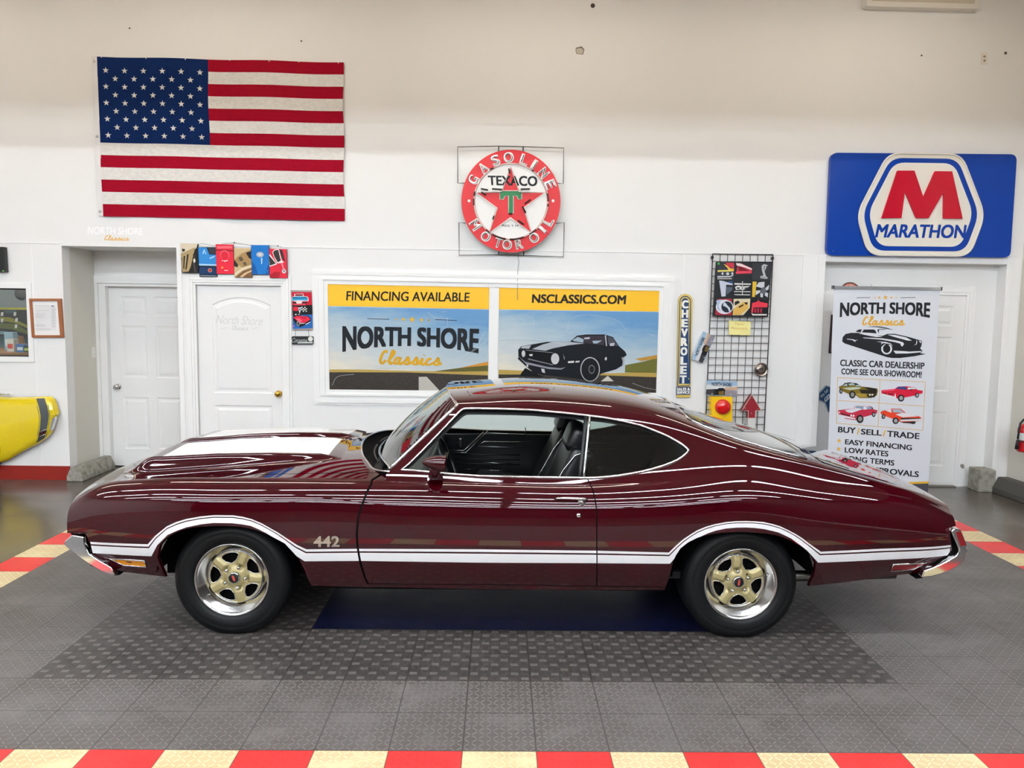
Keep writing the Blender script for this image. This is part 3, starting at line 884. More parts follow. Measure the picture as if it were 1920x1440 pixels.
# ---- outlines traced from the side of the car
PAIR = [((169,1016),(174,1037)),((277,1020.5),(284,1043)),((291,1004.6),(295,1022)),((312.5,987),(314,1003)),((330,979),(332,995)),((348,973.4),(350,988.5)),
 ((375,968.5),(377,983)),((401,966),(401,980.5)),((436.5,966.3),(435,981)),((455,969),(453,983)),((472,973.4),(470,986)),((490,981),(484,992)),((507,990.4),(500,1000)),((522,999),(514,1009)),((535.6,1008),(528,1020)),
 ((557,1022),(549,1038)),((574.6,1030),(571,1052.4)),((671,1029),(674,1051.7)),((900,1030),(900,1055)),((1118.5,1032.6),(1118.5,1056)),((1254,1036),(1256,1057)),
 ((1267.5,1023),(1271,1040)),((1280,1012),(1283,1028)),((1294,1002.5),(1296,1016.5)),((1308,994),(1310,1008)),((1324,987.5),(1326,1000.5)),((1342,982.5),(1342,995)),((1361,979),(1361,991)),((1380,977.2),(1380,989.3)),((1399,977),(1399,989)),((1416,977.5),(1416,990)),((1432.5,979),(1432.5,992)),
 ((1448,982.5),(1446,995)),((1462.5,986.8),(1460,998.5)),((1478,994),(1472,1004)),((1492.5,1001.8),(1484,1010)),((1504,1009),(1496,1019)),((1515,1017.5),(1508,1028)),((1527,1026),(1521,1041)),((1539,1034.4),(1534,1055)),((1650,1029),(1650,1050)),((1783,1022),(1779,1041))]
def band(a, b):
    top = [(p[0]+(q[0]-p[0])*a, p[1]+(q[1]-p[1])*a) for p, q in PAIR]; bot = [(p[0]+(q[0]-p[0])*b, p[1]+(q[1]-p[1])*b) for p, q in PAIR]
    return top, bot
bands = []
for a, b in ((0, .20), (.33, 1.0)):
    t, o = band(a, b); T2, B2 = XZ(t), XZ(o)
    bands.append((T2, B2))
ARCHF = [(312,1100),(310,1081),(301,1060),(295,1045),(300,1021.5),(312,1008),(326,1000),(344,992.5),(365,988),(400,985.8),(425,985.5),(450,987.5),(473.6,992),(492,998),(508,1005),(534,1019),(548,1034),(560,1047),(572,1070),(578,1088),(581,1110),(581,1140),(312,1140)]
ARCHR = [(1249,1140),(1250,1112),(1256,1078),(1262,1052),(1268,1040),(1276,1028),(1290,1017),(1308,1008),(1324,1003.5),(1340,1000.5),(1356,998.6),(1372,997.4),(1388,997),(1404,997.4),(1420,998.5),(1436,1000),(1452,1002.5),(1467.6,1007),(1484,1014),(1499.6,1023),(1513,1032),(1524,1044),(1530,1056),(1527,1075),(1517,1098),(1517,1140)]
NOTF = [(90,1001),(160,1001),(165,1010),(169,1022),(174,1037),(190,1047),(215,1062),(223,1071),(226,1076),(226,1120),(90,1120)]
NOTR = [(1840,988),(1784,988),(1781,994),(1782,1010),(1785,1024),(1784,1032),(1779,1041),(1764,1047),(1745,1057),(1728,1070),(1719,1084),(1719,1120),(1840,1120)]
GAPF = [(731,881),(720,887),(709,893),(698,900),(697,906),(690,919),(681,941),(672,969),(669,1001),(671,1029),(675.5,1054),(684.4,1082.5),(690,1095)]
SEAM = [(690,1094.5),(800,1095.5),(900,1096),(1000,1097),(1119,1099),(1249,1101)]
GAPR = [(1101,896),(1104,903),(1108,911),(1112,921),(1116,937),(1118.5,955),(1119,980),(1119,1020),(1119.3,1056),(1119,1085),(1119,1099)]
DLO = [(753,881),(767,870),(800,837),(840,795),(862,772),(867,768),(872,766.5),(890,766.3),(930,767),(966,768),(1000,769.5),(1050,774),(1080,777),(1108,780.5),(1130,783),(1147.7,786),(1168,790),(1188,794.5),(1202,798),(1215,803),(1229,808.5),(1242.5,814),(1256,820.5),(1269.6,828),(1280,834.5),(1288,841),(1291,844.5),(1288,849),(1279,857),(1269.6,863),(1256,869),(1242.5,874),(1222,880),(1202,885),(1180,889),(1161,892),(1140,894.5),(1120,896),(1098,896.5),(1000,895),(900,893),(830,888),(770,882)]
DOORP = GAPF+[(800,1095.5),(900,1096),(1000,1097)]+GAPR[::-1]+[(1098,896.4),(1000,895),(900,893),(830,888),(770,882)]
xARF, xARR, xNF, xNR = XZ(ARCHF), XZ(ARCHR), XZ(NOTF, .90), XZ(NOTR, .90)
xGF, xSE, xGR = XZ(strip(GAPF, 4.0)), XZ(strip(SEAM, 1.3)), XZ(strip(GAPR, 2.2))
xDLO, xDOOR = XZ(DLO), XZ(DOORP)
WSE = XZ([(725,889), (731.7,878), (857,760)], .70)      # windshield's near edge
# plan-view outlines (x, W)
HOODEDGE = [(-.55,.83),(-.60,.815),(-.70,.72),(-.76,.60),(-.80,.5),(-.835,.36),(-.855,.24),(-.868,.12),(-.872,-.01)]
HEADER = [(-.238,.598),(-.240,.59),(-.262,.52),(-.295,.40),(-.32,.25),(-.335,.12),(-.34,-.01)]
BACKL = [(1.10,-.01),(1.10,.40),(1.115,.565),(1.19,.62),(1.37,.682),(1.55,.712),(1.70,.728),(1.755,.726),(1.778,.69),(1.80,.50),(1.825,.25),(1.835,-.01)]
TRUNK = [(1.90,-.01),(1.885,.30),(1.86,.64),(1.87,.695),(1.92,.712),(2.20,.735),(2.45,.725),(2.52,.705),(2.56,.60),(2.58,.30),(2.59,-.01)]
top_f = lambda f: f.normal.z > 0.25 and f.calc_center_median().y > YC-0.80
def toY(pl): return [(x, YC-W) for x, W in pl]

for T2, B2 in bands:
    cut(T2, (0, 2), False, low_f); cut(B2, (0, 2), False, low_f)
    cut([T2[0], B2[0]], (0, 2), False, low_f); cut([T2[-1], B2[-1]], (0, 2), False, low_f)
for pl in (xARF, xARR, xNF, xNR, xGF, xSE, xGR): cut(pl, (0, 2), True, low_f)
cut(xDLO, (0, 2), True, side_f)
cut(WSE, (0, 2), False, lambda f: YC-f.calc_center_median().y > .55 and f.calc_center_median().x > -.7)
cut(toY(HOODEDGE), (0, 1), False, lambda f: f.calc_center_median().x < -.5 and f.calc_center_median().z > .8 and YC-f.calc_center_median().y < .84)
cut(toY(HEADER), (0, 1), False, lambda f: f.calc_center_median().z > 1.2)
cut(toY(BACKL), (0, 1), False, lambda f: top_f(f) and 0.9 < f.calc_center_median().x < 2.0)
cut(toY(TRUNK), (0, 1), False, lambda f: top_f(f) and f.calc_center_median().x > 1.7)
wse_poly = [(-1.0, WSE[0][1]-.05), (-1.0, 1.6), (WSE[2][0], 1.6)]+WSE[::-1]
hood_poly = [(x, W) for x, W in HOODEDGE]+[(-3, -.01), (-3, .83)]
head_poly = HEADER+[(-.7, -.01), (-.7, .598)]
gap_tr = [(x, W) for x, W in TRUNK]

groups = {k: [] for k in ('fender', 'door', 'body_shell', 'hood', 'trunk_lid', 'quarter_glass', 'door_glass', 'rear_glass')}
fmat = {}
divX = surf(1100, 838)[0].x
for f in bm.faces:
    c = f.calc_center_median(); x, W, z = c.x, YC-c.y, c.z
    xz = (x, z)
    if W > .70 and z < .88 and (inside(xz, xARF) or inside(xz, xARR)) : continue
    if W > .70 and z < .86 and (inside(xz, xNF) or inside(xz, xNR)): continue
    if W > .70 and z < .93 and (inside(xz, xGF) or inside(xz, xSE) or inside(xz, xGR)): continue
    if W > .5 and z > .84 and inside(xz, xDLO):
        groups['quarter_glass' if x > divX else 'door_glass'].append(f); continue
    if x < -.1 and z > .8 and W > .60 and x > -.66 and inside(xz, wse_poly) and W < .86 and (z > .9 or W < .80): continue
    if z > 1.2 and x < -.2 and inside((x, W), head_poly): continue
    if x > .9 and inside((x, W), BACKL): groups['rear_glass'].append(f); continue
    white = False
    if z < .72 and W > .75:
        for T2, B2 in bands:
            if inside(xz, T2+B2[::-1]): white = True
    fmat[f] = 1 if white else 0
    if x < -.5 and z > .72 and W < (HJ0+HJ1)/2+.002 and x < -.55:
        if W > HJ1-.0005: continue            # shut line between hood and fender
        if inside((x, W), hood_poly):
            aw = abs(W)
            if .10 <= aw <= .50 and z > .885 and -2.05 < x < -1.0:
                # stripe painted on top of each scoop, ends cut on the slant
                if x > -1.985+(.5-aw)*(-.02) and f.normal.z > .80: fmat[f] = 1
            groups['hood'].append(f)
        continue
    if W > .70 and inside(xz, xDOOR) and z < .93: groups['door'].append(f); continue
    if x < xGF[0][0] and x < -.55: groups['fender'].append(f); continue
    if x > 1.7 and inside((x, W), gap_tr) and z > .74: groups['trunk_lid'].append(f); continue
    groups['body_shell'].append(f)

CAR = thing('car', 'maroon two-door muscle coupe with white side stripe parked across the checkered floor', 'car', (0.1, YC, 0))
OC = np.array(WL['car'])
def panel(name, faces, mats, sides=(1, -1), parent=None, off=0.0, sub=None):
    """mesh object(s) from faces of the near half; sides 1 near, -1 mirrored, 0 both halves in one mesh"""
    par = parent or CAR; out = []
    idx = {}; V = []; Fc = []; Mi = []
    for f in faces:
        q = []
        for v in f.verts:
            if v not in idx: idx[v] = len(V); V.append(v.co.copy())
            q.append(idx[v])
        Fc.append(q); Mi.append(fmat.get(f, 0))
    N = [normal_at(c) for c in V]
    if off: V = [c-n*off for c, n in zip(V, N)]
    variants = []
    if 1 in sides: variants.append((V, Fc, N, Mi))
    if -1 in sides or 0 in sides:
        Vm = [Vector((c.x, 2*YC-c.y, c.z)) for c in V]; Nm = [Vector((n.x, -n.y, n.z)) for n in N]
        Fm = [q[::-1] for q in Fc]
        if 0 in sides:
            k = len(V); variants = [(V+Vm, Fc+[[i+k for i in q] for q in Fm], N+Nm, Mi+Mi)]
        else: variants.append((Vm, Fm, Nm, Mi))
    o3 = Vector(WL[par.name])
    for Vv, Ff, Nn, Mm in variants:
        me = bpy.data.meshes.new(name); me.from_pydata([tuple(c-o3) for c in Vv], [], Ff)
        for m in mats: me.materials.append(m)
        me.polygons.foreach_set('material_index', Mm); me.polygons.foreach_set('use_smooth', [True]*len(Ff))
        me.update()
        me.normals_split_custom_set_from_vertices([tuple(n) for n in Nn])
        ob = bpy.data.objects.new(name, me); COL.objects.link(ob); ob.parent = par; WL[ob.name] = tuple(o3); out.append(ob)
    return out
fen = panel('fender', groups['fender'], [PAINT, STRIPE])
doors = panel('door', groups['door'], [PAINT, STRIPE])
shell = panel('body_shell', groups['body_shell'], [PAINT, STRIPE], (0,))[0]
hood = panel('hood', groups['hood'], [PAINT, STRIPE], (0,))[0]
trunk = panel('trunk_lid', [f for f in groups['trunk_lid']], [PAINT], (0,))[0]
panel('quarter_window', groups['quarter_glass'], [GLASSQ], off=.006)
panel('door_window', groups['door_glass'], [GLASS], (-1,), off=.006)
panel('rear_window', groups['rear_glass'], [mat('dark_rear_glass', '#0a1211', 0.02, 0, 1.0)], (0,), off=.001)
shell['label'] = 'maroon body shell with white stripe'
hood['label'] = 'maroon hood with two raised white-striped scoops'

# ---- black inner lining (keeps the inside of the shell dark)
LIN = mat('interior_lining', '#07080a', 0.6, spec=0.3)
cen = (sum(p[0] for p in xDLO)/len(xDLO), sum(p[1] for p in xDLO)/len(xDLO))
dlo_s = [(cen[0]+(x-cen[0])*.975, cen[1]+(z-cen[1])*(.88 if z > cen[1] else .96)) for x, z in xDLO]
lin_faces = []
cut(dlo_s, (0, 2), True, side_f)
for f in bm.faces:
    c = f.calc_center_median(); x, W, z = c.x, YC-c.y, c.z
    if x < -.72 and W < .78: continue
    if z < .9 and W > .7 and (inside((x, z), xARF) or inside((x, z), xARR) or inside((x, z), xNF) or inside((x, z), xNR)): continue
    if W > .5 and z > .84 and inside((x, z), dlo_s): continue
    if x < -.1 and x > -.66 and z > .88 and inside((x+.03, z), wse_poly): continue
    if z > 1.2 and x < -.2 and inside((x, W), head_poly): continue
    lin_faces.append(f)
sv = dict(fmat); fmat.clear()
panel('interior_lining', lin_faces, [LIN], (0,), off=.022)
fmat.update(sv)

# ---- arch lips: the sheet metal turned inwards around each wheel opening
def lip(pl_px, i0, i1):
    P3 = [surf(u, v)[0] for u, v in pl_px[i0:i1]]
    for s in (1, -1):
        k = MB(); rows = []
        for p in P3:
            y = lambda W: YC-s*W
            W = YC-p.y
            rows.append([(p.x, y(W+.001), p.z), (p.x, y(W-.004), p.z-.004), (p.x, y(W-.03), p.z-.006)])
        k.grid(rows, PAINT, True, flip=(s == 1)); k.build('arch_lip', CAR)
lip(ARCHF, 1, 19); lip(ARCHR, 2, 25)

# ---- glass of the windshield, cowl, chrome around the windows
Z3 = lambda x, W, z, s=1: (x, YC-s*W, z)
wb_ = [(-.612,.735,.905),(-.645,.64,.915),(-.69,.5,.925),(-.725,.36,.930),(-.748,.2,.934),(-.757,0,.935)]
wt_ = [(-.238,.622,1.272),(-.255,.545,1.288),(-.282,.43,1.305),(-.305,.30,1.318),(-.325,.16,1.322),(-.332,0,1.324)]
wb_ = wb_+[(x, -W, z) for x, W, z in wb_[-2::-1]]; wt_ = wt_+[(x, -W, z) for x, W, z in wt_[-2::-1]]
def smooth_line(pts, n):
    A = np.array(pts, float); s = np.concatenate([[0], np.cumsum(np.linalg.norm(np.diff(A, axis=0), axis=1))])
    return hermite(s, A, np.linspace(0, s[-1], n))
Bc, Tc = smooth_line(wb_, 41), smooth_line(wt_, 41)
rows = []
EDGE = [surf(731.7+(857-731.7)*t, 878+(760-878)*t)[0] for t in np.linspace(0, 1, 16)]
for t, ed in zip(np.linspace(0, 1, 16), EDGE):
    q = Bc*(1-t)+Tc*t; bul = 0.03*4*t*(1-t)*(1-(q[:, 1]/.75)**2)
    q = q.copy(); q[:, 0] -= bul*.7; q[:, 2] += bul*.6
    We = YC-ed.y; sc = We/q[0, 1]; wq = (np.abs(q[:, 1])/q[0, 1])**3
    dx_, dz_ = ed.x-q[0, 0], ed.z-q[0, 2]
    q[:, 1] *= 1+(sc-1)*wq; q[:, 0] += dx_*wq; q[:, 2] += dz_*wq
    rows.append(world(q[:, 0], q[:, 1], q[:, 2]))
rows = np.array(rows)
k = MB(); k.grid(rows, GLASS, True); k.build('windshield', CAR)
def chrome_line(name, pts, r, m=CHROME, n=8, parent=None):
    k = MB(); k.tube(pts, r, m, n); return k.build(name, parent or CAR)
nfr = [tuple(p) for p in rows[:, 0]]
chrome_line('windshield_trim', [tuple(p) for p in rows[:, 0]]+[tuple(p) for p in rows[-1, 1:]]+[tuple(p) for p in rows[::-1, -1][1:]], .010)
chrome_line('windshield_trim', [tuple(p) for p in rows[0]], .008)
# cowl: dark vented strip between hood and glass
he = [(x, W) for x, W in HOODEDGE[1:]]; he = he+[(x, -W) for x, W in he[-2::-1]]
def hz(x, W):
    h = BV.ray_cast(Vector((x-.012, YC-abs(W)-.0002, 2)), Vector((0, 0, -1)))
    return h[0].z if h[0] is not None else .95
hl = [(x, W, hz(x, W)) for x, W in he]
HLc = smooth_line(hl, 41)
k = MB()
k.grid([world(HLc[:, 0]-.006, HLc[:, 1], HLc[:, 2]-.004), world(HLc[:, 0], HLc[:, 1], HLc[:, 2]-.035), world(HLc[:, 0]*.6+Bc[:, 0]*.4, HLc[:, 1], np.minimum(HLc[:, 2], Bc[:, 2])-.04), world(Bc[:, 0], Bc[:, 1], Bc[:, 2]-.01)], DARK, True, flip=False)
k.build('cowl', CAR)
chrome_line('hood_edge_trim', [tuple(p) for p in world(HLc[:, 0]+.002, HLc[:, 1], HLc[:, 2]+.001)], .006)
for W0, W1 in ((.55, .05), (-.08, -.58)):
    k = MB(); pts = []
    for t in np.linspace(0, 1, 8):
        W = W0+(W1-W0)*t; i = np.argmin(abs(Bc[:, 1]-W)); pts.append(Z3(Bc[i, 0]-.03, W, Bc[i, 2]+.0))
    k.tube(pts, .006, BLACK, 6); k.build('wiper', CAR)
# side window chrome
def on_surf(pl, off=.002):
    o = []
    for u, v in pl:
        p, n = surf(u, v); o.append(p+n*off)
    return o
tri = on_surf(DLO)
for s in (1, -1):
    k = MB(); k.tube([(p.x, YC-s*(YC-p.y), p.z) for p in tri], .0075, CHROME, 8, closed=True); k.build('window_trim', CAR)
    dv = [surf(1105.5-(11)*t, 782+113*t)[0] for t in np.linspace(0, 1, 7)]
    k = MB(); k.tube([(p.x, YC-s*(YC-p.y+.002), p.z) for p in dv], .0085, CHROME2, 8); k.build('window_divider', CAR)
    k = MB(); k.tube([(p.x-.020, YC-s*(YC-p.y-.008), p.z) for p in dv], .011, BLACK, 8); k.build('window_seal', CAR)
# trim around the rear glass and a dark seam around the trunk lid
def top_line(pl, off=.003):
    o = []
    for x, W in pl:
        h = BV.ray_cast(Vector((x, YC-max(W, .0005), 2)), Vector((0, 0, -1)))
        if h[0] is not None: o.append((x, W, h[0].z+off))
    o[-1] = (o[-1][0], 0, o[-1][2]); o[0] = (o[0][0], 0, o[0][2]) if abs(o[0][1]) < .02 else o[0]
    return o
bl = top_line(BACKL); bl = [Z3(*p) for p in bl]+[Z3(x, -W, z) for x, W, z in bl[-2:0:-1]]
k = MB(); k.tube(bl, .006, CHROME, 8, closed=True); k.build('rear_window_trim', CAR)
tl = top_line(TRUNK[:8], .0); tl = [Z3(x, -W, z) for x, W, z in tl[:0:-1]]+[Z3(*p) for p in tl]
k = MB(); k.tube(tl, [.0002, .0015]+[.003]*(len(tl)-4)+[.0015, .0002], DARK, 6); k.build('trunk_seam', CAR)

# ---- bumpers, front and rear ends
def loft_bumper(name, px_out, W_end, clampx, front, bow, m=CHROME):
    e = [at(u, v, YC-W_end) for u, v in px_out]; e = [(p[0], p[2]) for p in e]
    k = MB(); n = len(e); secs = []
    Ws = [W_end-.004, W_end, W_end-.006, W_end-.03, .80, .65, .45, .22, 0]
    Ws = [W_end, W_end-.008, W_end-.05, .78, .6, .4, .2, 0]
    full = Ws+[-a for a in Ws[-2::-1]]
    for W in full:
        a = abs(W); g = (a/W_end)
        sec = []
        for x, z in e:
            cl = clampx+(0 if a < .84 else (a-.84)/(W_end-.84)*1.5)*(1 if front else -1)
            xx = min(x, cl) if front else max(x, cl)
            sh = bow*(1-g**2.2)*(-1 if front else 1)
            if a >= W_end-1e-6: xx += .004*(1 if front else -1)*0
            sec.append((xx+sh, YC-W, z))
        secs.append(sec)
    G = np.array(secs); G = np.concatenate([G, G[:, :1]], 1)
    k.grid(G, m, False); k.poly(secs[0], m); k.poly(secs[-1][::-1], m)
    ob = k.build(name, CAR, bevel=.006, seg=3)
    bmx = bmesh.new(); bmx.from_mesh(ob.data); bmesh.ops.remove_doubles(bmx, verts=bmx.verts, dist=1e-5); bmesh.ops.recalc_face_normals(bmx, faces=bmx.faces); bmx.to_mesh(ob.data); bmx.free()
    for p in ob.data.polygons: p.use_smooth = True
    ob.data.set_sharp_from_angle(angle=math.radians(35))
    return ob
fb = loft_bumper('front_bumper', [(134.6,1003.5),(157,1007),(158.7,1021.6),(166.9,1039),(187,1052),(208.4,1064),(216.6,1079),(203,1077.5),(184,1068),(164.7,1056.6),(145,1043),(127.5,1028),(120.5,1022),(121,1015)], .925, -2.26, True, .07)
rb = loft_bumper('rear_bumper', [(1783.4,996.7),(1788.8,991),(1801.7,993),(1808,1008),(1813.5,1025),(1814.7,1034.5),(1807.6,1052),(1796,1062),(1781.7,1069.9),(1764,1077),(1746,1081.7),(1727.4,1083.4),(1730,1077),(1732.7,1070),(1748,1065),(1764,1058),(1780,1050),(1793.5,1041.5),(1798.8,1033),(1796,1024),(1792.3,1015.6),(1787,1005)], .905, 2.50, False, .05)
for s in (1, -1):
    e = [at(u, v, YC-.908) for u, v in ((1792,998),(1801,996),(1812,1022),(1801,1024))]
    k = MB(); q = [(p[0], YC-s*.911, p[2]) for p in e]
    k.prism(q if s == 1 else q[::-1], (0, s*.02, 0), REDLENS); k.build('tail_light', CAR)
    for pts, nm in (([(131,994),(160,999),(172,1012),(176,1037),(190,1046),(215,1061),(224,1070),(226,1077),(216,1078),(207,1066),(186,1054),(164,1040),(156,1020),(140,1008)], 'front_filler'),
                    ([(1784,986),(1790,990),(1790,1003),(1796,1016),(1800,1034),(1793,1044),(1764,1060),(1736,1072),(1728,1083),(1716,1084),(1726,1068),(1745,1055),(1764,1045),(1776,1040),(1780,1026)], 'rear_filler')):
        e = [at(u, v, YC-.85) for u, v in pts]
        k = MB(); q = [(p[0], YC-s*.86, p[2]) for p in e]
        if s == -1: q = q[::-1]
        k.prism(q, (0, s*.16, 0), DARK); k.build(nm, CAR)
# nose panel with grille openings and lamps, tail panel
k = MB(); k.box((-2.30, YC-.80, .42), (-2.22, YC+.80, .73), PAINT); k.build('nose_panel', CAR, bevel=.02)
for s in (1, -1):
    k = MB(); k.box((-2.315, YC+min(s*.07, s*.50), .54), (-2.29, YC+max(s*.07, s*.50), .72), BLACK); gr = k.build('grille', CAR, bevel=.01)
    for i in range(6):
        k = MB(); y = YC+s*(.12+.066*i); k.box((-2.322, y-.006, .55), (-2.314, y+.006, .71), CHROME2); k.build('grille_bar', gr)
    for W in (.59, .75):
        k = MB(); k.lathe([(.085, 0), (.09, .014), (.078, .02), (.074, .012)], (-2.30, YC-s*W, .635), (-1, 0, 0), 28, CHROME); hl_ = k.build('headlight', CAR)
        k = MB(); k.lathe([(.075, .012), (.05, .024), (0, .03)], (-2.30, YC-s*W, .635), (-1, 0, 0), 28, mat('lamp_lens', '#d5dadd', .08, 0, 1.0)); k.build('lens', hl_)
k = MB(); k.box((2.44, YC-.76, .42), (2.525, YC+.76, .69), PAINT); k.build('tail_panel', CAR, bevel=.02)
# fender marker lamps
for pts, m, nm in (([(206.8,1046.5),(271,1051),(275,1062.3),(232.5,1059)], AMBER, 'front_marker'), ([(1674.2,1058),(1736.2,1054.5),(1711,1067.3),(1669.5,1070)], REDLENS, 'rear_marker')):
    for s in (1, -1):
        pr = [surf(u, v) for u, v in pts]
        ring = [p+n*.004 for p, n in pr]; lens = [p+n*.0015 for p, n in pr]
        R_ = [(p.x, YC-s*(YC-p.y), p.z) for p in ring]; Ls = [(p.x, YC-s*(YC-p.y), p.z) for p in lens]
        k = MB(); k.tube(R_, .0038, CHROME, 6, closed=True); ml = k.build(nm, CAR)
        k = MB(); k.poly(Ls if s == 1 else Ls[::-1], m); k.build('lens', ml)['label'] = ('amber' if m is AMBER else 'red')+' lens'
# fender number badge
for s in (1, -1):
    vs, fs = text_mesh('442', .03, space=1.05)
    k = MB(); pts = []
    for x, y in vs:
        u, v = (588+49*x, 1025-20.5*y) if s == 1 else (588+49*(1-x), 1025-20.5*y)
        p, n = surf(u, v); p = p+n*.004; pts.append((p.x, YC-s*(YC-p.y), p.z))
    k.add(pts, fs, CHROME2); k.build('badge', fen[0 if s == 1 else 1])['label'] = 'chrome number badge'
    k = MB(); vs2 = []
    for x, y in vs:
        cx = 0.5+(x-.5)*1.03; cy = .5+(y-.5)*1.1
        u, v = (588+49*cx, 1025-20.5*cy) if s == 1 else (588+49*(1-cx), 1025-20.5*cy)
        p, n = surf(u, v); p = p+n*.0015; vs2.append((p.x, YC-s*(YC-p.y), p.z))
    k.add(vs2, fs, BLACK); k.build('badge_backing', fen[0 if s == 1 else 1])  # slightly larger black copy of the digits behind the badge
# hood pin plate near the nose
h = BV.ray_cast(Vector(CAMP), Vector(ray(243, 893)).normalized())
for s in (1, -1):
    k = MB(); p = h[0]; k.ball((p.x, YC-s*(YC-p.y), p.z+.002), (.03, .014, .006), CHROME, 16, 8); k.build('hood_pin', hood)
# door handles and locks
for i, s in enumerate((1, -1)):
    Pm = lambda u, v, o: (lambda pn: (pn[0]+pn[1]*o))(surf(u, v))
    mir_ = lambda p: (p.x, YC-s*(YC-p.y), p.z)
    k = MB(); k.tube([mir_(Pm(u, v, o)) for u, v, o in ((1040,936,.002),(1046,936,.016),(1060,936.5,.022),(1080,937,.024),(1096,937.5,.02),(1101,938,.004))], [.004,.006,.007,.0075,.008,.006], CHROME, 10); dh = k.build('door_handle', doors[i])
    p = Pm(1091, 941, 0); k = MB(); k.lathe([(.022, -.004), (.021, .003), (.013, .004), (.012, .012), (.0, .013)], mir_(p), (0, -s, .25), 20, CHROME); k.build('push_button', doors[i])
    p = Pm(1085, 966.5, 0); k = MB(); k.lathe([(.0125, -.004), (.0125, .003), (.009, .006), (0, .006)], mir_(p), (0, -s, .1), 18, CHROME); k.build('door_lock', doors[i])
# bullet mirror on the near door
c = Vector(at(836, 869.5, YC-.985))
k = MB(); k.lathe([(0, .128), (.012, .122), (.026, .10), (.038, .065), (.043, .03), (.044, .006), (.041, 0), (.0, 0)], c, (-1, 0, .06), 28, PAINT)
for i, v in enumerate(k.v): k.v[i] = (v[0], v[1], c.z+(v[2]-c.z)*.98)
mr = k.build('side_mirror', doors[0])
k = MB(); b0 = Vector(at(815, 880, YC-.98)); b1 = surf(816, 896)[0]
k.tube([b0+Vector((0, 0, .02)), b0, (b0+b1)/2, b1-Vector((0, .0, .004))], [.022, .026, .034, .045], PAINT, 14); k.build('mirror_stalk', mr)
k = MB(); k.lathe([(.036, -.002), (0, -.003)], c, (-1, 0, .06), 24, CHROME); k.build('mirror_glass', mr)

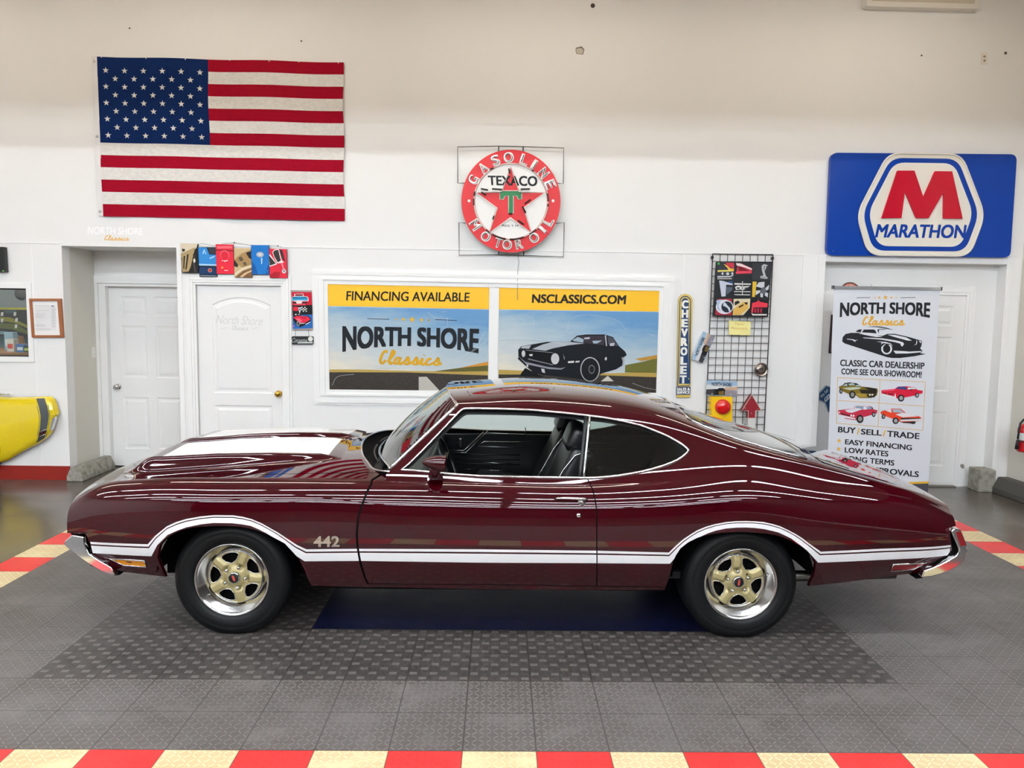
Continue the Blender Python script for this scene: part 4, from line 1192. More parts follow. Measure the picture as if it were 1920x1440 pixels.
# ---- wheels
def wheel(x, s, rot, label):
    ax = Vector((0, -s, 0)); W0 = .872; c0 = (x, YC-s*W0, .312)
    R0 = .325
    k = MB()
    k.lathe([(.150, -.075), (.152, -.062), (.168, -.045), (.186, -.018), (.192, -.012), (.196, -.004), (.203, -.001), (.207, -.004), (.207, -.014), (.200, -.02), (.19, -.03), (.18, -.20), (.19, -.21)], c0, ax, 64, ALU)
    wh = k.build('wheel', CAR); wh['label'] = label
    k = MB(); prof = [(.203, -.012), (.212, .000), (.225, .006), (.245, .010), (.262, .010), (.268, .008), (.272, .010), (.290, .004), (.306, -.008), (.318, -.022), (.3235, -.034)]
    for j in range(6):
        h0 = -.040-j*.025
        prof += [(R0, h0), (R0, h0-.017), (R0-.007, h0-.018), (R0-.007, h0-.024)]
    prof += [(R0, -.19), (.318, -.205), (.30, -.222), (.26, -.234), (.21, -.225)]
    k.lathe(prof, c0, ax, 72, RUBBER)
    for i, v in enumerate(k.v):                       # flattened where it carries the car
        if v[2] < .002: k.v[i] = (v[0], v[1], .002)
    ti = k.build('tire', wh)
    # five-spoke disc with chrome-edged openings
    e1 = Vector((1, 0, 0)); e2 = Vector((0, 0, 1)); dep = -.066
    def P(r, a, h):
        return Vector(c0)+ax*h+(e1*math.cos(a)+e2*math.sin(a))*r
    holes = []
    for i in range(5):
        a = math.radians(rot+36+72*i)
        shp = [(.078, 0), (.088, -.20), (.100, -.33), (.128, -.385), (.137, -.33), (.1405, -.16), (.1405, .0), (.1405, .16), (.137, .33), (.128, .385), (.100, .33), (.088, .20)]
        holes.append([(r*math.cos(a+d), r*math.sin(a+d)) for r, d in shp])
    outer = [(.149*math.cos(2*math.pi*j/60), .149*math.sin(2*math.pi*j/60)) for j in range(60)]
    extra = []
    for r in np.linspace(.012, .145, 20):
        m_ = max(6, int(2*math.pi*r/.0075))
        extra += [(r*math.cos(2*math.pi*j/m_+r*37), r*math.sin(2*math.pi*j/m_+r*37)) for j in range(m_)]
    extra = [p for p in extra if not any(inside(p, hh) for hh in holes)]
    pts = outer[:]; edges = [(j, (j+1) % 60) for j in range(60)]
    for hh in holes:
        b = len(pts); pts += hh; edges += [(b+j, b+(j+1) % len(hh)) for j in range(len(hh))]
    pts += extra
    v2, ed, fc, *_ = delaunay_2d_cdt([Vector(p) for p in pts], edges, [], 1, 1e-5)
    def relief(p):
        r = math.hypot(*p); a = math.degrees(math.atan2(p[1], p[0]))-rot
        a = (a+36) % 72-36
        d = abs(math.radians(a))*r                     # distance across the spoke
        sp = (1-sstep(.017, .024, np.float64(d)))*sstep(.072, .082, np.float64(r))
        rise = .016*sp*(1-.3*sstep(.12, .149, np.float64(r)))
        cone = .012*(1-sstep(.03, .075, np.float64(r)))
        val = -.010*math.exp(-((r-.062)/.012)**2)*(1-sstep(.014, .02, np.float64(d)))
        return float(rise+cone+val)
    vs = [P(math.hypot(*p), math.atan2(p[1], p[0]), dep+relief(p)) for p in v2]
    fs = []
    for f in fc:
        cx = sum(v2[i][0] for i in f)/len(f); cy = sum(v2[i][1] for i in f)/len(f)
        if any(inside((cx, cy), hh) for hh in holes): continue
        fs.append(tuple(f) if s == 1 else tuple(f)[::-1])
    k = MB(); k.add(vs, fs, GOLD, True); dk = k.build('spoke_disc', wh); dk['label'] = 'gold five-spoke disc'
    for hh in holes:
        k = MB(); k.tube([P(math.hypot(*p), math.atan2(p[1], p[0]), dep+relief(p)+.001) for p in hh], .0026, CHROME, 6, closed=True)
        k.build('opening_trim', wh)
    k = MB(); k.lathe([(.151, dep-.01), (.151, dep+.003), (.147, dep+.004), (.146, dep-.004)], c0, ax, 60, CHROME); k.build('disc_edge', wh)
    k = MB(); k.lathe([(.15, dep-.035), (0, dep-.036)], c0, ax, 40, DARK); k.build('brake_drum', wh)
    for i in range(5):
        a = math.radians(rot+72*i); b = P(.060, a, dep)
        k = MB(); k.lathe([(.0115, 0), (.0115, .018), (.0085, .024), (.0, .027)], b, ax, 6, CHROME); k.build('lug_nut', wh)
    k = MB(); k.lathe([(.034, dep+.0), (.033, dep+.022), (.031, dep+.028), (.027, dep+.029)], c0, ax, 32, CHROME); k.build('center_cap', wh)
    k = MB(); k.lathe([(.0275, dep+.0285), (.02, dep+.031), (0, dep+.032)], c0, ax, 32, BLACK); k.build('cap_insert', wh)
    k = MB(); q = [(-.017, -.004), (.006, -.007), (.017, -.003), (.017, .004), (-.005, .007), (-.017, .005)]
    aa = math.radians(rot+(-10 if rot > 80 else 45)); qq = []
    for a_, b_ in q:
        r, t = math.hypot(a_, b_), math.atan2(b_, a_)+aa; qq.append(P(r, t, dep+.0325))
    k.poly(qq if s == 1 else qq[::-1], mat('emblem_red', '#c4473c', .3)); k.build('emblem', wh)
    a = math.radians(rot+(148 if rot < 80 else -78)); k = MB(); b = P(.163, a, -.052); k.tube([b, b+ax*.022], .0042, CHROME, 8); k.build('valve_stem', wh)
    return wh
for x, rot, n in ((-1.461, 67, 'front'), (1.366, 94, 'rear')):
    for s, sd in ((1, 'near'), (-1, 'far')):
        wheel(x, s, rot, '%s %s wheel, bright rim around a gold disc' % (sd, n))
        k = MB(); yy = lambda W: YC-s*W
        rows = []
        for a in np.linspace(math.radians(4), math.radians(176), 37):
            rows.append([(x+r*math.cos(a), yy(W), .335+r*math.sin(a)) for r, W in ((.0, .47), (.2, .47), (.395, .47), (.405, .60), (.402, .86), (.396, .905))])
        k.grid(rows, DARK, True); k.build('wheel_well', CAR)
# ---- underside
k = MB(); k.box((-1.95, YC-.55, .24), (1.7, YC+.55, .34), DARK); k.build('chassis', CAR)
k = MB(); k.box((-1.02, YC-.84, .26), (.93, YC+.84, .30), DARK); k.build('floor_pan', CAR)
k = MB(); k.tube([Z3(1.55, .50, .26), Z3(1.72, .60, .27), Z3(2.1, .62, .29), Z3(2.36, .62, .30)], .032, mat('exhaust_metal', '#77756f', .35, 1.0), 12); k.build('exhaust_pipe', CAR)
k = MB(); k.tube([Z3(-1.461, -.7, .31), Z3(-1.461, .7, .31)], .03, DARK, 8); k.build('front_axle', CAR)
k = MB(); k.tube([Z3(1.366, -.7, .31), Z3(1.366, .7, .31)], .04, DARK, 8); k.build('rear_axle', CAR)

# ---- interior
k = MB(); k.box((-.75, YC-.80, .32), (1.45, YC+.80, .36), LIN); k.build('cabin_floor', CAR)
k = MB(); k.box((-.62, YC-.78, .60), (-.40, YC+.78, .90), VINYL); k.build('dashboard', CAR, bevel=.04, seg=4)
FAR = YC+.775
k = MB(); k.box((-.62, FAR, .40), (1.30, FAR+.03, .885), VINYL); dp = k.build('door_trim_panel', CAR, bevel=.008)
def far_px(*pl): return [tuple(at(u, v, FAR-.004)) for u, v in pl]
c4 = Crop(800, 740, 6.0); c5 = Crop(1080, 740, 7.3846)
for pl in (c4((60,628),(420,628),(640,420)), c4((40,652),(440,652),(690,405)), c4((575,582),(640,527),(1180,534),), c4((575,582),(1150,596)), c4((430,840),(545,840)), c4((620,850),(960,855)), c4((630,765),(950,772)), c4((660,430),(1200,452)),
           c5((180,665),(560,674),(890,682)), c5((170,742),(500,748),(830,752))):
    k = MB(); k.tube(far_px(*pl), .0035, CHROME2, 6); k.build('chrome_strip', dp)
for v in (668, 722, 775):
    k = MB(); k.tube(far_px(*c4((320, v), (1050, v+12))), .004, VINYL, 6); k.build('panel_ridge', dp)
k = MB(); p = Vector(at(*c4((380, 545))[0], FAR-.02)); k.box((p.x-.01, p.y, p.z-.035), (p.x+.01, p.y+.02, p.z+.035), CHROME2); k.build('window_crank', dp, bevel=.004)
k = MB(); p = Vector(at(*c4((1110, 395))[0], FAR-.01)); k.tube([p-Vector((0, 0, .05)), p+Vector((0, 0, .02))], .005, CHROME, 8); k.build('lock_pin', dp)
def cushion(name, parent, c, half, tilt, m=VINYL, bev=.05):
    k = MB(); k.box((-half[0], -half[1], -half[2]), half, m)
    a = math.radians(tilt); ca, sa = math.cos(a), math.sin(a)
    o = k.build(name, parent, bevel=bev, seg=5)
    o.data.transform(Matrix.Translation(Vector(WL[parent.name])))
    o.data.transform(Matrix.Rotation(a, 4, 'Y'))
    o.data.transform(Matrix.Translation(Vector(c)-Vector(WL[parent.name])))
    for p in o.data.polygons: p.use_smooth = True
    return o
for W, nm in ((.37, 'near'), (-.37, 'far')):
    s = cushion('front_seat', CAR, (.10, YC-W, .53), (.27, .26, .09), 8)
    s['label'] = nm+' black vinyl bucket seat'
    cushion('seat_back', s, (.405, YC-W, .775), (.075, .245, .26), 24)
    cushion('headrest', s, (.475, YC-W, 1.055), (.06, .165, .088), 22, bev=.05)
    for dw in (-.07, .07):
        k = MB(); k.tube([Z3(.50, W+dw, .95), Z3(.487, W+dw, 1.02)], .007, CHROME, 8); k.build('headrest_post', s)
    k = MB(); Wn = W+.247
    k.tube([Z3(.22, Wn, .62), Z3(.30, Wn, .74), Z3(.385, Wn, .90), Z3(.45, Wn, .985), Z3(.53, Wn, 1.01)], .006, CHROME2, 8); k.build('seat_trim', s)
    for dw in (-.08, .0, .08):
        k = MB(); k.tube([Z3(.262, W+dw, .62), Z3(.35, W+dw, .80), Z3(.42, W+dw, .955)], .006, VINYL, 6); k.build('seat_seam', s)
cr = cushion('rear_seat', CAR, (.98, YC, .55), (.28, .66, .10), 6)
cushion('rear_seat_back', cr, (1.25, YC, .76), (.07, .66, .20), 28)
k = MB(); k.box((1.30, YC-.66, .90), (1.75, YC+.66, .92), VINYL); k.build('parcel_shelf', CAR)
k = MB(); cc = Vector(Z3(-.30, .36, .865)); axw = Vector((.93, 0, .37)); axw.normalize()
u1 = Vector((0, 1, 0)); u2 = axw.cross(u1)
k.tube([cc+(u1*math.cos(2*math.pi*j/40)+u2*math.sin(2*math.pi*j/40))*.185 for j in range(40)], .012, VINYL, 10, closed=True); sw = k.build('steering_wheel', CAR)
for a in (20, 160, 270):
    k = MB(); r_ = math.radians(a); k.tube([cc-axw*.03, cc+(u1*math.cos(r_)+u2*math.sin(r_))*.18], .010, CHROME2, 8); k.build('wheel_spoke', sw)
k = MB(); k.tube([cc-axw*.03, cc-axw*.25], .03, VINYL, 12); k.build('steering_column', CAR)
k = MB(); p = Vector(at(871, 785, YC)); k.ball((-.20, YC, 1.20), (.02, .11, .03), BLACK, 16, 8); k.build('rearview_mirror', CAR)
for W in (.36, -.36):
    k = MB(); k.box((-.24, YC-W-.2, 1.225), (-.12, YC-W+.2, 1.245), LIN); k.build('sun_visor', CAR, bevel=.008)
bm.free()

# =================================================================== things on and along the back wall
def C(name, col, rough=0.5, **k): return mat('ink_'+name+'_'+col[1:], col, rough, **k)
def ink(col, rough=0.45): return mat('ink_'+col[1:], col, rough, spec=0.2)
def layer(parent, name, items, Y, step=0.0006, label=None):
    """flat shapes printed on one panel: items = (colour, [pixel outlines])"""
    k = MB(); d = 0
    for col, pls in items:
        d += step
        for pl in pls: k.px(pl, Y-d, ink(col) if isinstance(col, str) else col)
    o = k.build(name, parent)
    if label: o['label'] = label
    return o
def lettering(parent, txt, q, Y, col, bold=0.0, name='lettering', warp=None, **kw):
    """q: photo quad (tl, tr, br, bl) the word fills"""
    fn0 = quad_fn(*q, Y)
    fn = (lambda x, y: fn0(*warp(x, y))) if warp else fn0
    k = MB(); k.text(txt, fn, ink(col) if isinstance(col, str) else col, bold, **kw)
    return k.build(name, parent)
def arch_warp(depth):
    """letters keep a straight top while their feet follow an arch that hangs lower at both ends"""
    return lambda x, y: (x, 1-(1-y)*(1+depth*((2*x-1)**2)))
def bl3(q):
    """bilinear pixel position inside a quad (tl, tr, br, bl); x right, y down"""
    def f(x, y):
        return tuple((q[0][i]*(1-x)+q[1][i]*x)*(1-y)+(q[3][i]*(1-x)+q[2][i]*x)*y for i in (0, 1))
    return f
def sub(q, x0, y0, x1, y1):
    f = bl3(q); return [f(x0, y0), f(x1, y0), f(x1, y1), f(x0, y1)]
def mapq(q, *pts):
    f = bl3(q); return [f(x, y) for x, y in pts]

# script word drawn as pen strokes, unit box
SCRIPT = {
 'C': [[(.62,.86),(.70,.95),(.60,1.0),(.38,.86),(.16,.5),(.10,.18),(.24,.02),(.45,.10),(.62,.30)]],
 'l': [[(.0,.14),(.30,.45),(.62,.95),(.52,1.05),(.34,.7),(.18,.16),(.30,.0),(.5,.14)]],
 'a': [[(.72,.42),(.5,.52),(.22,.36),(.14,.08),(.34,.02),(.62,.32),(.74,.5),(.60,.1),(.74,.0),(.95,.16)]],
 's': [[(.0,.08),(.42,.40),(.55,.58),(.62,.38),(.66,.14),(.44,.0),(.22,.10)],[(.5,.02),(.8,.08),(.98,.18)]],
 'i': [[(.0,.12),(.30,.5),(.22,.1),(.36,.0),(.62,.16)],[(.42,.74),(.45,.79)]],
 'c': [[(.66,.42),(.5,.52),(.24,.34),(.18,.08),(.40,.0),(.85,.18)]],
}
def script_word(parent, q, Y, col, wt=1.0, name='script_lettering'):
    adv = {'C': .78, 'l': .52, 'a': .86, 's': .80, 'i': .48, 'c': .72}
    word = 'Classics'; tot = sum(adv[c] for c in word); x = 0; k = MB(); f = bl3(q)
    m = ink(col) if isinstance(col, str) else col
    hpx = abs(q[3][1]-q[0][1])
    for ch in word:
        for st in SCRIPT[ch]:
            pts = []
            A = np.array(st, float)
            s = np.concatenate([[0], np.cumsum(np.linalg.norm(np.diff(A, axis=0), axis=1))])
            D = hermite(s, A, np.linspace(0, s[-1], max(6, int(len(st)*5))))
            for px, py in D:
                pts.append(f((x+px*.92)/tot, 1-py))
            # broad-nib ribbon
            L, R_ = [], []
            for i, p in enumerate(pts):
                a = np.array(pts[max(i-1, 0)]); b = np.array(pts[min(i+1, len(pts)-1)]); t = b-a; t = t/(np.linalg.norm(t)+1e-9)
                n = np.array([-t[1], t[0]]); wd = hpx*wt*(.045+.05*abs(t[1])); q_ = np.array(p)
                L.append(q_+n*wd); R_.append(q_-n*wd)
            for i in range(len(pts)-1):
                P4 = [L[i], L[i+1], R_[i+1], R_[i]]
                k.px([tuple(p) for p in P4], Y-1.5e-5*(len(k.f) % 40), m)
        x += adv[ch]
    return k.build(name, parent)
def stars_row(parent, pts, Y, col, name='printed_star'):
    for cx, cy, r in pts:
        k = MB(); k.px(star(cx, cy, r, .42), Y, ink(col)); k.build(name, parent)
def print_mat(name, stops, nscale=3.0, namt=0.25, vertical=True):
    m = mat(name, '#888888', 0.35); nt, N, L, B = nodes(m)
    tc = nt.nodes.new('ShaderNodeTexCoord'); sx = nt.nodes.new('ShaderNodeSeparateXYZ'); L.new(tc.outputs['Generated'], sx.inputs[0])
    n = noise(nt, nscale, 5, mapping(nt, tc.outputs['Generated'], (1.0, 1.0, 2.6)), .6)
    v = nmath(nt, 'ADD', sx.outputs[2], nmath(nt, 'MULTIPLY', nmath(nt, 'SUBTRACT', n, .5), namt))
    v = nmath(nt, 'ADD', v, nmath(nt, 'MULTIPLY', nmath(nt, 'SUBTRACT', sx.outputs[0], .55), .38))
    L.new(ramp(nt, v, stops), B.inputs['Base Color'])
    return m

# ---- flag
def flag():
    tl, tr, br, bl_ = (181, 106), (643.5, 117), (645.5, 414.5), (193, 405.5)
    f = bl3([tl, tr, br, bl_])
    def pt(x, y, off=0.0):
        wv = 0.006*math.sin(x*9+y*2.0)+0.005*math.sin(x*23-y*5)+0.004*math.sin(y*17+x*3)
        u, v = f(x, y)
        u += 1.2*math.sin(y*14+1)*(.5+.5*x); v += .8*math.sin(x*16)*(1-y)
        return at(u, v, YW-0.022-wv-off)
    t = thing('flag', 'large red, white and blue striped flag with stars on the wall at upper left', 'flag', at(412, 410, YW))
    fab = {}
    for nm, c in (('red', '#9c0022'), ('white', '#e4e2dd'), ('blue', '#06255a')):
        m = mat('flag_'+nm, c, .6, spec=.08); nt, N, L, B = nodes(m)
        n = noise(nt, 26, 4, mapping(nt, worldpos(nt), (1, 1, 2.2)), .6)
        cc = lin(c); L.new(nmix(nt, nmath(nt, 'MULTIPLY_ADD', n, 1.6, -.55, clamp=True), cc, tuple(x*.72 for x in cc)), B.inputs['Base Color'])
        L.new(bump(nt, n, .35, .006), B.inputs['Normal'])
        fab[nm] = m
    NX, NY = 60, 52; cx = 27; cy = 28            # canton 27/60 wide, 7 of 13 stripes high
    stripes, canton = MB(), MB()
    for i in range(NX):
        for j in range(NY):
            q = [pt(i/NX, (j+1)/NY), pt((i+1)/NX, (j+1)/NY), pt((i+1)/NX, j/NY), pt(i/NX, j/NY)]
            if i < cx and j < cy: canton.add(q, [(0, 1, 2, 3)], fab['blue'], True)
            else: stripes.add(q, [(0, 1, 2, 3)], fab['red' if (j//4) % 2 == 0 else 'white'], True)
    stripes.build('striped_field', t, weld=True)
    cn = canton.build('canton', t, weld=True); cn['label'] = 'blue canton with white stars'
    fw, fh = .45, 7/13
    for r in range(9):
        n = 6 if r % 2 == 0 else 5
        for c in range(n):
            x = fw*(.075+.17*c+(0 if n == 6 else .085)); y = fh*(.155+.0945*r)
            k = MB(); s = star(0, 0, 1, .40)
            k.poly([pt(x+.0135*a, y-.0205*b*-1, .004) for a, b in s][::-1], fab['white']); k.build('star', cn)
    k = MB(); hd = []
    for j in range(27):
        y = j/26; a, b = f(0, y); hd.append([at(a-9.5+.5*math.sin(y*7), b-2, YW-.022), at(a+.6, b, YW-.024)])
    k.grid(hd, mat('flag_heading', '#e4e3e2', .6), True, flip=True); k.build('heading', t)
    for y in (.03, .5, .97):
        a, b = f(0, y); k = MB(); p = at(a-5, b, YW-.026); k.lathe([(.012, 0), (.012, .003), (.006, .004), (.005, .001)], p, (0, -1, 0), 16, CHROME2); k.build('grommet', t)
    for x in (.02, .2, .36, .54, .7, .82, .98):
        u, v = f(x, 0); k = MB(); p = at(u, v+1, YW-.03); k.lathe([(.006, 0), (.005, .004), (0, .005)], p, (0, -1, 0), 10, mat('tack', '#d8d6d0', .4)); k.build('tack', t)
flag()

# ---- round neon sign
def round_sign():
    cx, cy, rx, ry = 958, 377, 93, 96.5
    t = thing('neon_sign', 'round red and white neon sign with a red star and green letter on the wall', 'sign', at(cx, 472, YW))
    Y = YW-.11
    red, wh, grn = mat('sign_red', '#d81e26', .38, spec=.35), mat('sign_white', '#efeeeb', .38, spec=.35), mat('sign_green', '#0c7a3c', .38, spec=.35)
    k = MB(); k.pxprism(ell(cx, cy, rx, ry, 72), Y, .05, red, mat('sign_edge', '#c9c5c0', .4)); k.build('round_panel', t)
    k = MB(); k.px(ell(cx, cy+.5, 67.5, 69.5, 64), Y-.001, wh); k.build('white_disc', t)
    k = MB(); k.px(star(957, 382, 66, .38), Y-.002, red); k.build('red_star', t)
    c8 = Crop(820, 250, 5.76)
    q = c8((545, 455), (1080, 462), (1080, 572), (552, 560))
    lettering(t, 'TEXACO', q, Y-.003, '#15191c', .03)
    # the star covers the middle of the word
    k = MB(); k.px(c8((795, 362), (838, 480), (862, 560), (885, 608), (905, 700), (700, 700), (712, 608), (735, 540), (760, 470)), Y-.0025, red)
    k.build('star_point', t)
    k = MB(); k.px(c8((675, 620), (912, 620), (912, 712), (872, 712), (862, 680), (822, 672), (822, 862), (768, 862), (768, 672), (726, 680), (716, 712), (675, 712)), Y-.004, grn); k.build('green_letter', t)
    k = MB(); k.tube([at(u, v, Y-.010) for u, v in c8((675, 620), (912, 620), (912, 712), (872, 712), (862, 680), (822, 672), (822, 862), (768, 862), (768, 672), (726, 680), (716, 712), (675, 712))], .005, mat('neon_glass', '#d8d2c8', .15, coat=.8), 8, closed=True); k.build('neon_letter_tube', t)
    lettering(t, 'REG T M', c8((700, 985), (872, 990), (872, 1010), (700, 1006)), Y-.003, '#33383c', .01)
    gl = mat('neon_glass', '#d8d2c8', .15, coat=.8); bk = mat('neon_block_out', '#15120f', .35)
    def arc_text(txt, angs, r, bottom=False, size=20):
        for ch, a in zip(txt, angs):
            th = math.radians(a); c = (cx+r*.975*math.cos(th), cy-r*math.sin(th))
            if bottom: ux, uy = (math.sin(th)*-1, -math.cos(th)); vx, vy = (-math.cos(th), math.sin(th)); 
            else: ux, uy = (math.sin(th), math.cos(th)); vx, vy = (math.cos(th), -math.sin(th))
            if bottom: ux, uy = -math.sin(th), -math.cos(th)
            w = size*(.35 if ch == 'I' else .80 if ch not in 'MO' else 1.0)
            for col, sc, dy, bd in ((wh, 1.0, .004, .035), (bk, .80, .010, -.002), (gl, .80, .016, -.012)):
                def fn(x, y, sc=sc, dy=dy):
                    a_, b_ = (x-.5)*w*sc, (y-.5)*size*1.05*sc
                    o = 1.2 if dy == .016 else 0
                    return at(c[0]+ux*a_+vx*b_-o, c[1]+uy*a_+vy*b_-o*.6, Y-dy)
                k = MB(); k.text(ch, fn, col, bd); k.build({.004: 'letter', .010: 'dark_letter', .016: 'neon_tube'}[dy], t)  # white letter, smaller dark letter on it, glass in front
    arc_text('GASOLINE', [151, 130.5, 111, 93, 71.5, 57, 40, 22.5], 82, False, 19)
    arc_text('MOTOR', [213, 234, 252.5, 262+3, 281], 82, True, 18)
    arc_text('OIL', [303, 319, 332], 82, True, 18)
    k = MB(); k.tube([at(u, v, Y-.02) for u, v in star(957, 382, 69, .40)], .006, gl, 8, closed=True); k.build('neon_star_tube', t)
    k = MB(); k.tube([at(u, v, Y-.018) for u, v in ell(cx, cy+.5, 69.5, 71, 60)], .006, gl, 8, closed=True); k.build('neon_ring_tube', t)
    for a0, a1 in ((118, 124), (52, 56), (165, 172), (176, 186), (0, 12), (-8, -4), (228, 236), (240, 262), (268, 290), (300, 312)):
        k = MB(); k.tube([at(u, v, Y-.019) for u, v in ell(cx, cy+.5, 69.8, 71.3, 4, a0, a1)], .0075, bk, 8); k.build('tube_block_out', t)
    for pl in (c8((470, 598), (548, 612)), c8((590, 600), (700, 606)), c8((900, 603), (1000, 600)), c8((945, 760), (1005, 715)), c8((920, 790), (955, 860)), c8((478, 632), (522, 668)), c8((780, 430), (772, 380)), c8((600, 930), (612, 890)), c8((870, 938), (935, 985)), c8((770, 866), (808, 866))):
        k = MB(); k.tube([at(u, v, Y-.024) for u, v in pl], .0075, bk, 8); k.build('tube_block_out', t)
    for u in (879.5, 1037): 
        k = MB(); k.px(ell(u, 376.5, 2.6, 2.8, 16), Y-.002, wh); k.build('mounting_hole', t)
    fr = mat('sign_wire', '#17171a', .4)
    for pl in ([(871, 343), (858.5, 343.5), (858, 275.5), (935, 274), (981, 275), (1057, 277.5), (1056, 344), (1044, 343.5)], [(873, 418.5), (860.5, 417), (861, 478.5), (935, 477.5), (982, 479), (1056.5, 481.5), (1058, 417), (1042, 419)]):
        k = MB(); k.tube([at(u, v, YW-.03) for u, v in pl], .0042, fr, 6); k.build('wire_frame', t)
    for u, v0, v1 in ((935, 274, 290), (981, 275, 292), (935, 466, 478), (982, 464, 479)):
        k = MB(); k.tube([at(u, v0, YW-.03), at(u, v1, YW-.03)], .006, fr, 6); k.build('frame_strut', t)
    k = MB(); k.tube([at(972.5, 470, YW-.01), at(971.5, 484, YW-.01), at(973, 492, YW-.008), at(971, 500, YW-.008), at(970, 562, YW-.03)], .003, mat('cord_grey', '#a9a6a2', .5), 6); k.build('power_cord', t)
    for u in (900, 1016): 
        k = MB(); p = at(u, 377, YW); k.box((p[0]-.02, Y+.05, p[2]-.02), (p[0]+.02, YW, p[2]+.02), fr); k.build('wall_bracket', t)
round_sign()

# ---- large blue oil sign
def oil_sign():
    t = thing('oil_sign', 'large blue sign with a red letter in a white hexagon above the right doorway', 'sign', at(1723, 481, YW))
    c = Crop(1530, 270, 4.923)
    Y = YW-.06
    blue = mat('sign_blue', '#063c9e', .25, spec=.3); cream = mat('sign_cream', '#e9e5da', .25, coat=.5); red = mat('sign_red_deep', '#c00428', .22, spec=.4)
    k = MB(); k.pxprism(rrect(c((140, 80), (1856, 95), (1795, 1048), (97, 1028)), 13), Y, .05, blue); k.build('blue_panel', t, bevel=.006)
    HEX = [(665, 82), (1345, 92), (1562, 655), (1420, 1038), (480, 1028), (372, 650)]
    def hexa(s, r):
        cx, cy = 965, 560
        return rrect(c(*[(cx+(x-cx)*s, cy+(y-cy)*s) for x, y in HEX]), r, 6)
    k = MB(); k.pxprism(hexa(1.0, 24), Y-.012, .012, cream); k.build('hexagon', t)
    k = MB(); k.px(hexa(.905, 22), Y-.0125, blue); k.build('blue_line', t)
    k = MB(); k.px(hexa(.815, 20), Y-.0130, cream); k.build('hexagon_field', t)
    k = MB(); k.tube([at(u, v, Y-.012) for u, v in hexa(.992, 24)], .010, cream, 8, closed=True); k.build('hexagon_rim', t)
    M = c((752, 245), (910, 245), (992, 490), (1098, 250), (1258, 252), (1355, 690), (1175, 688), (1178, 448), (1040, 685), (925, 685), (822, 440), (790, 683), (605, 685))
    k = MB(); k.pxprism(M, Y-.030, .018, red); k.build('big_letter', t, bevel=.007)
    k = MB(); k.text('MARATHON', quad_fn(*c((562, 738), (1392, 745), (1384, 872), (543, 864)), Y-.0145), blue, .032, shear=.08); k.build('lettering', t)
    for x, y in ((160, 987), (882, 1026), (925, 88)):
        k = MB(); p = at(*c((x, y))[0], Y-.002); k.ball(p, .005, CHROME2, 10, 6); k.build('screw', t)
oil_sign()

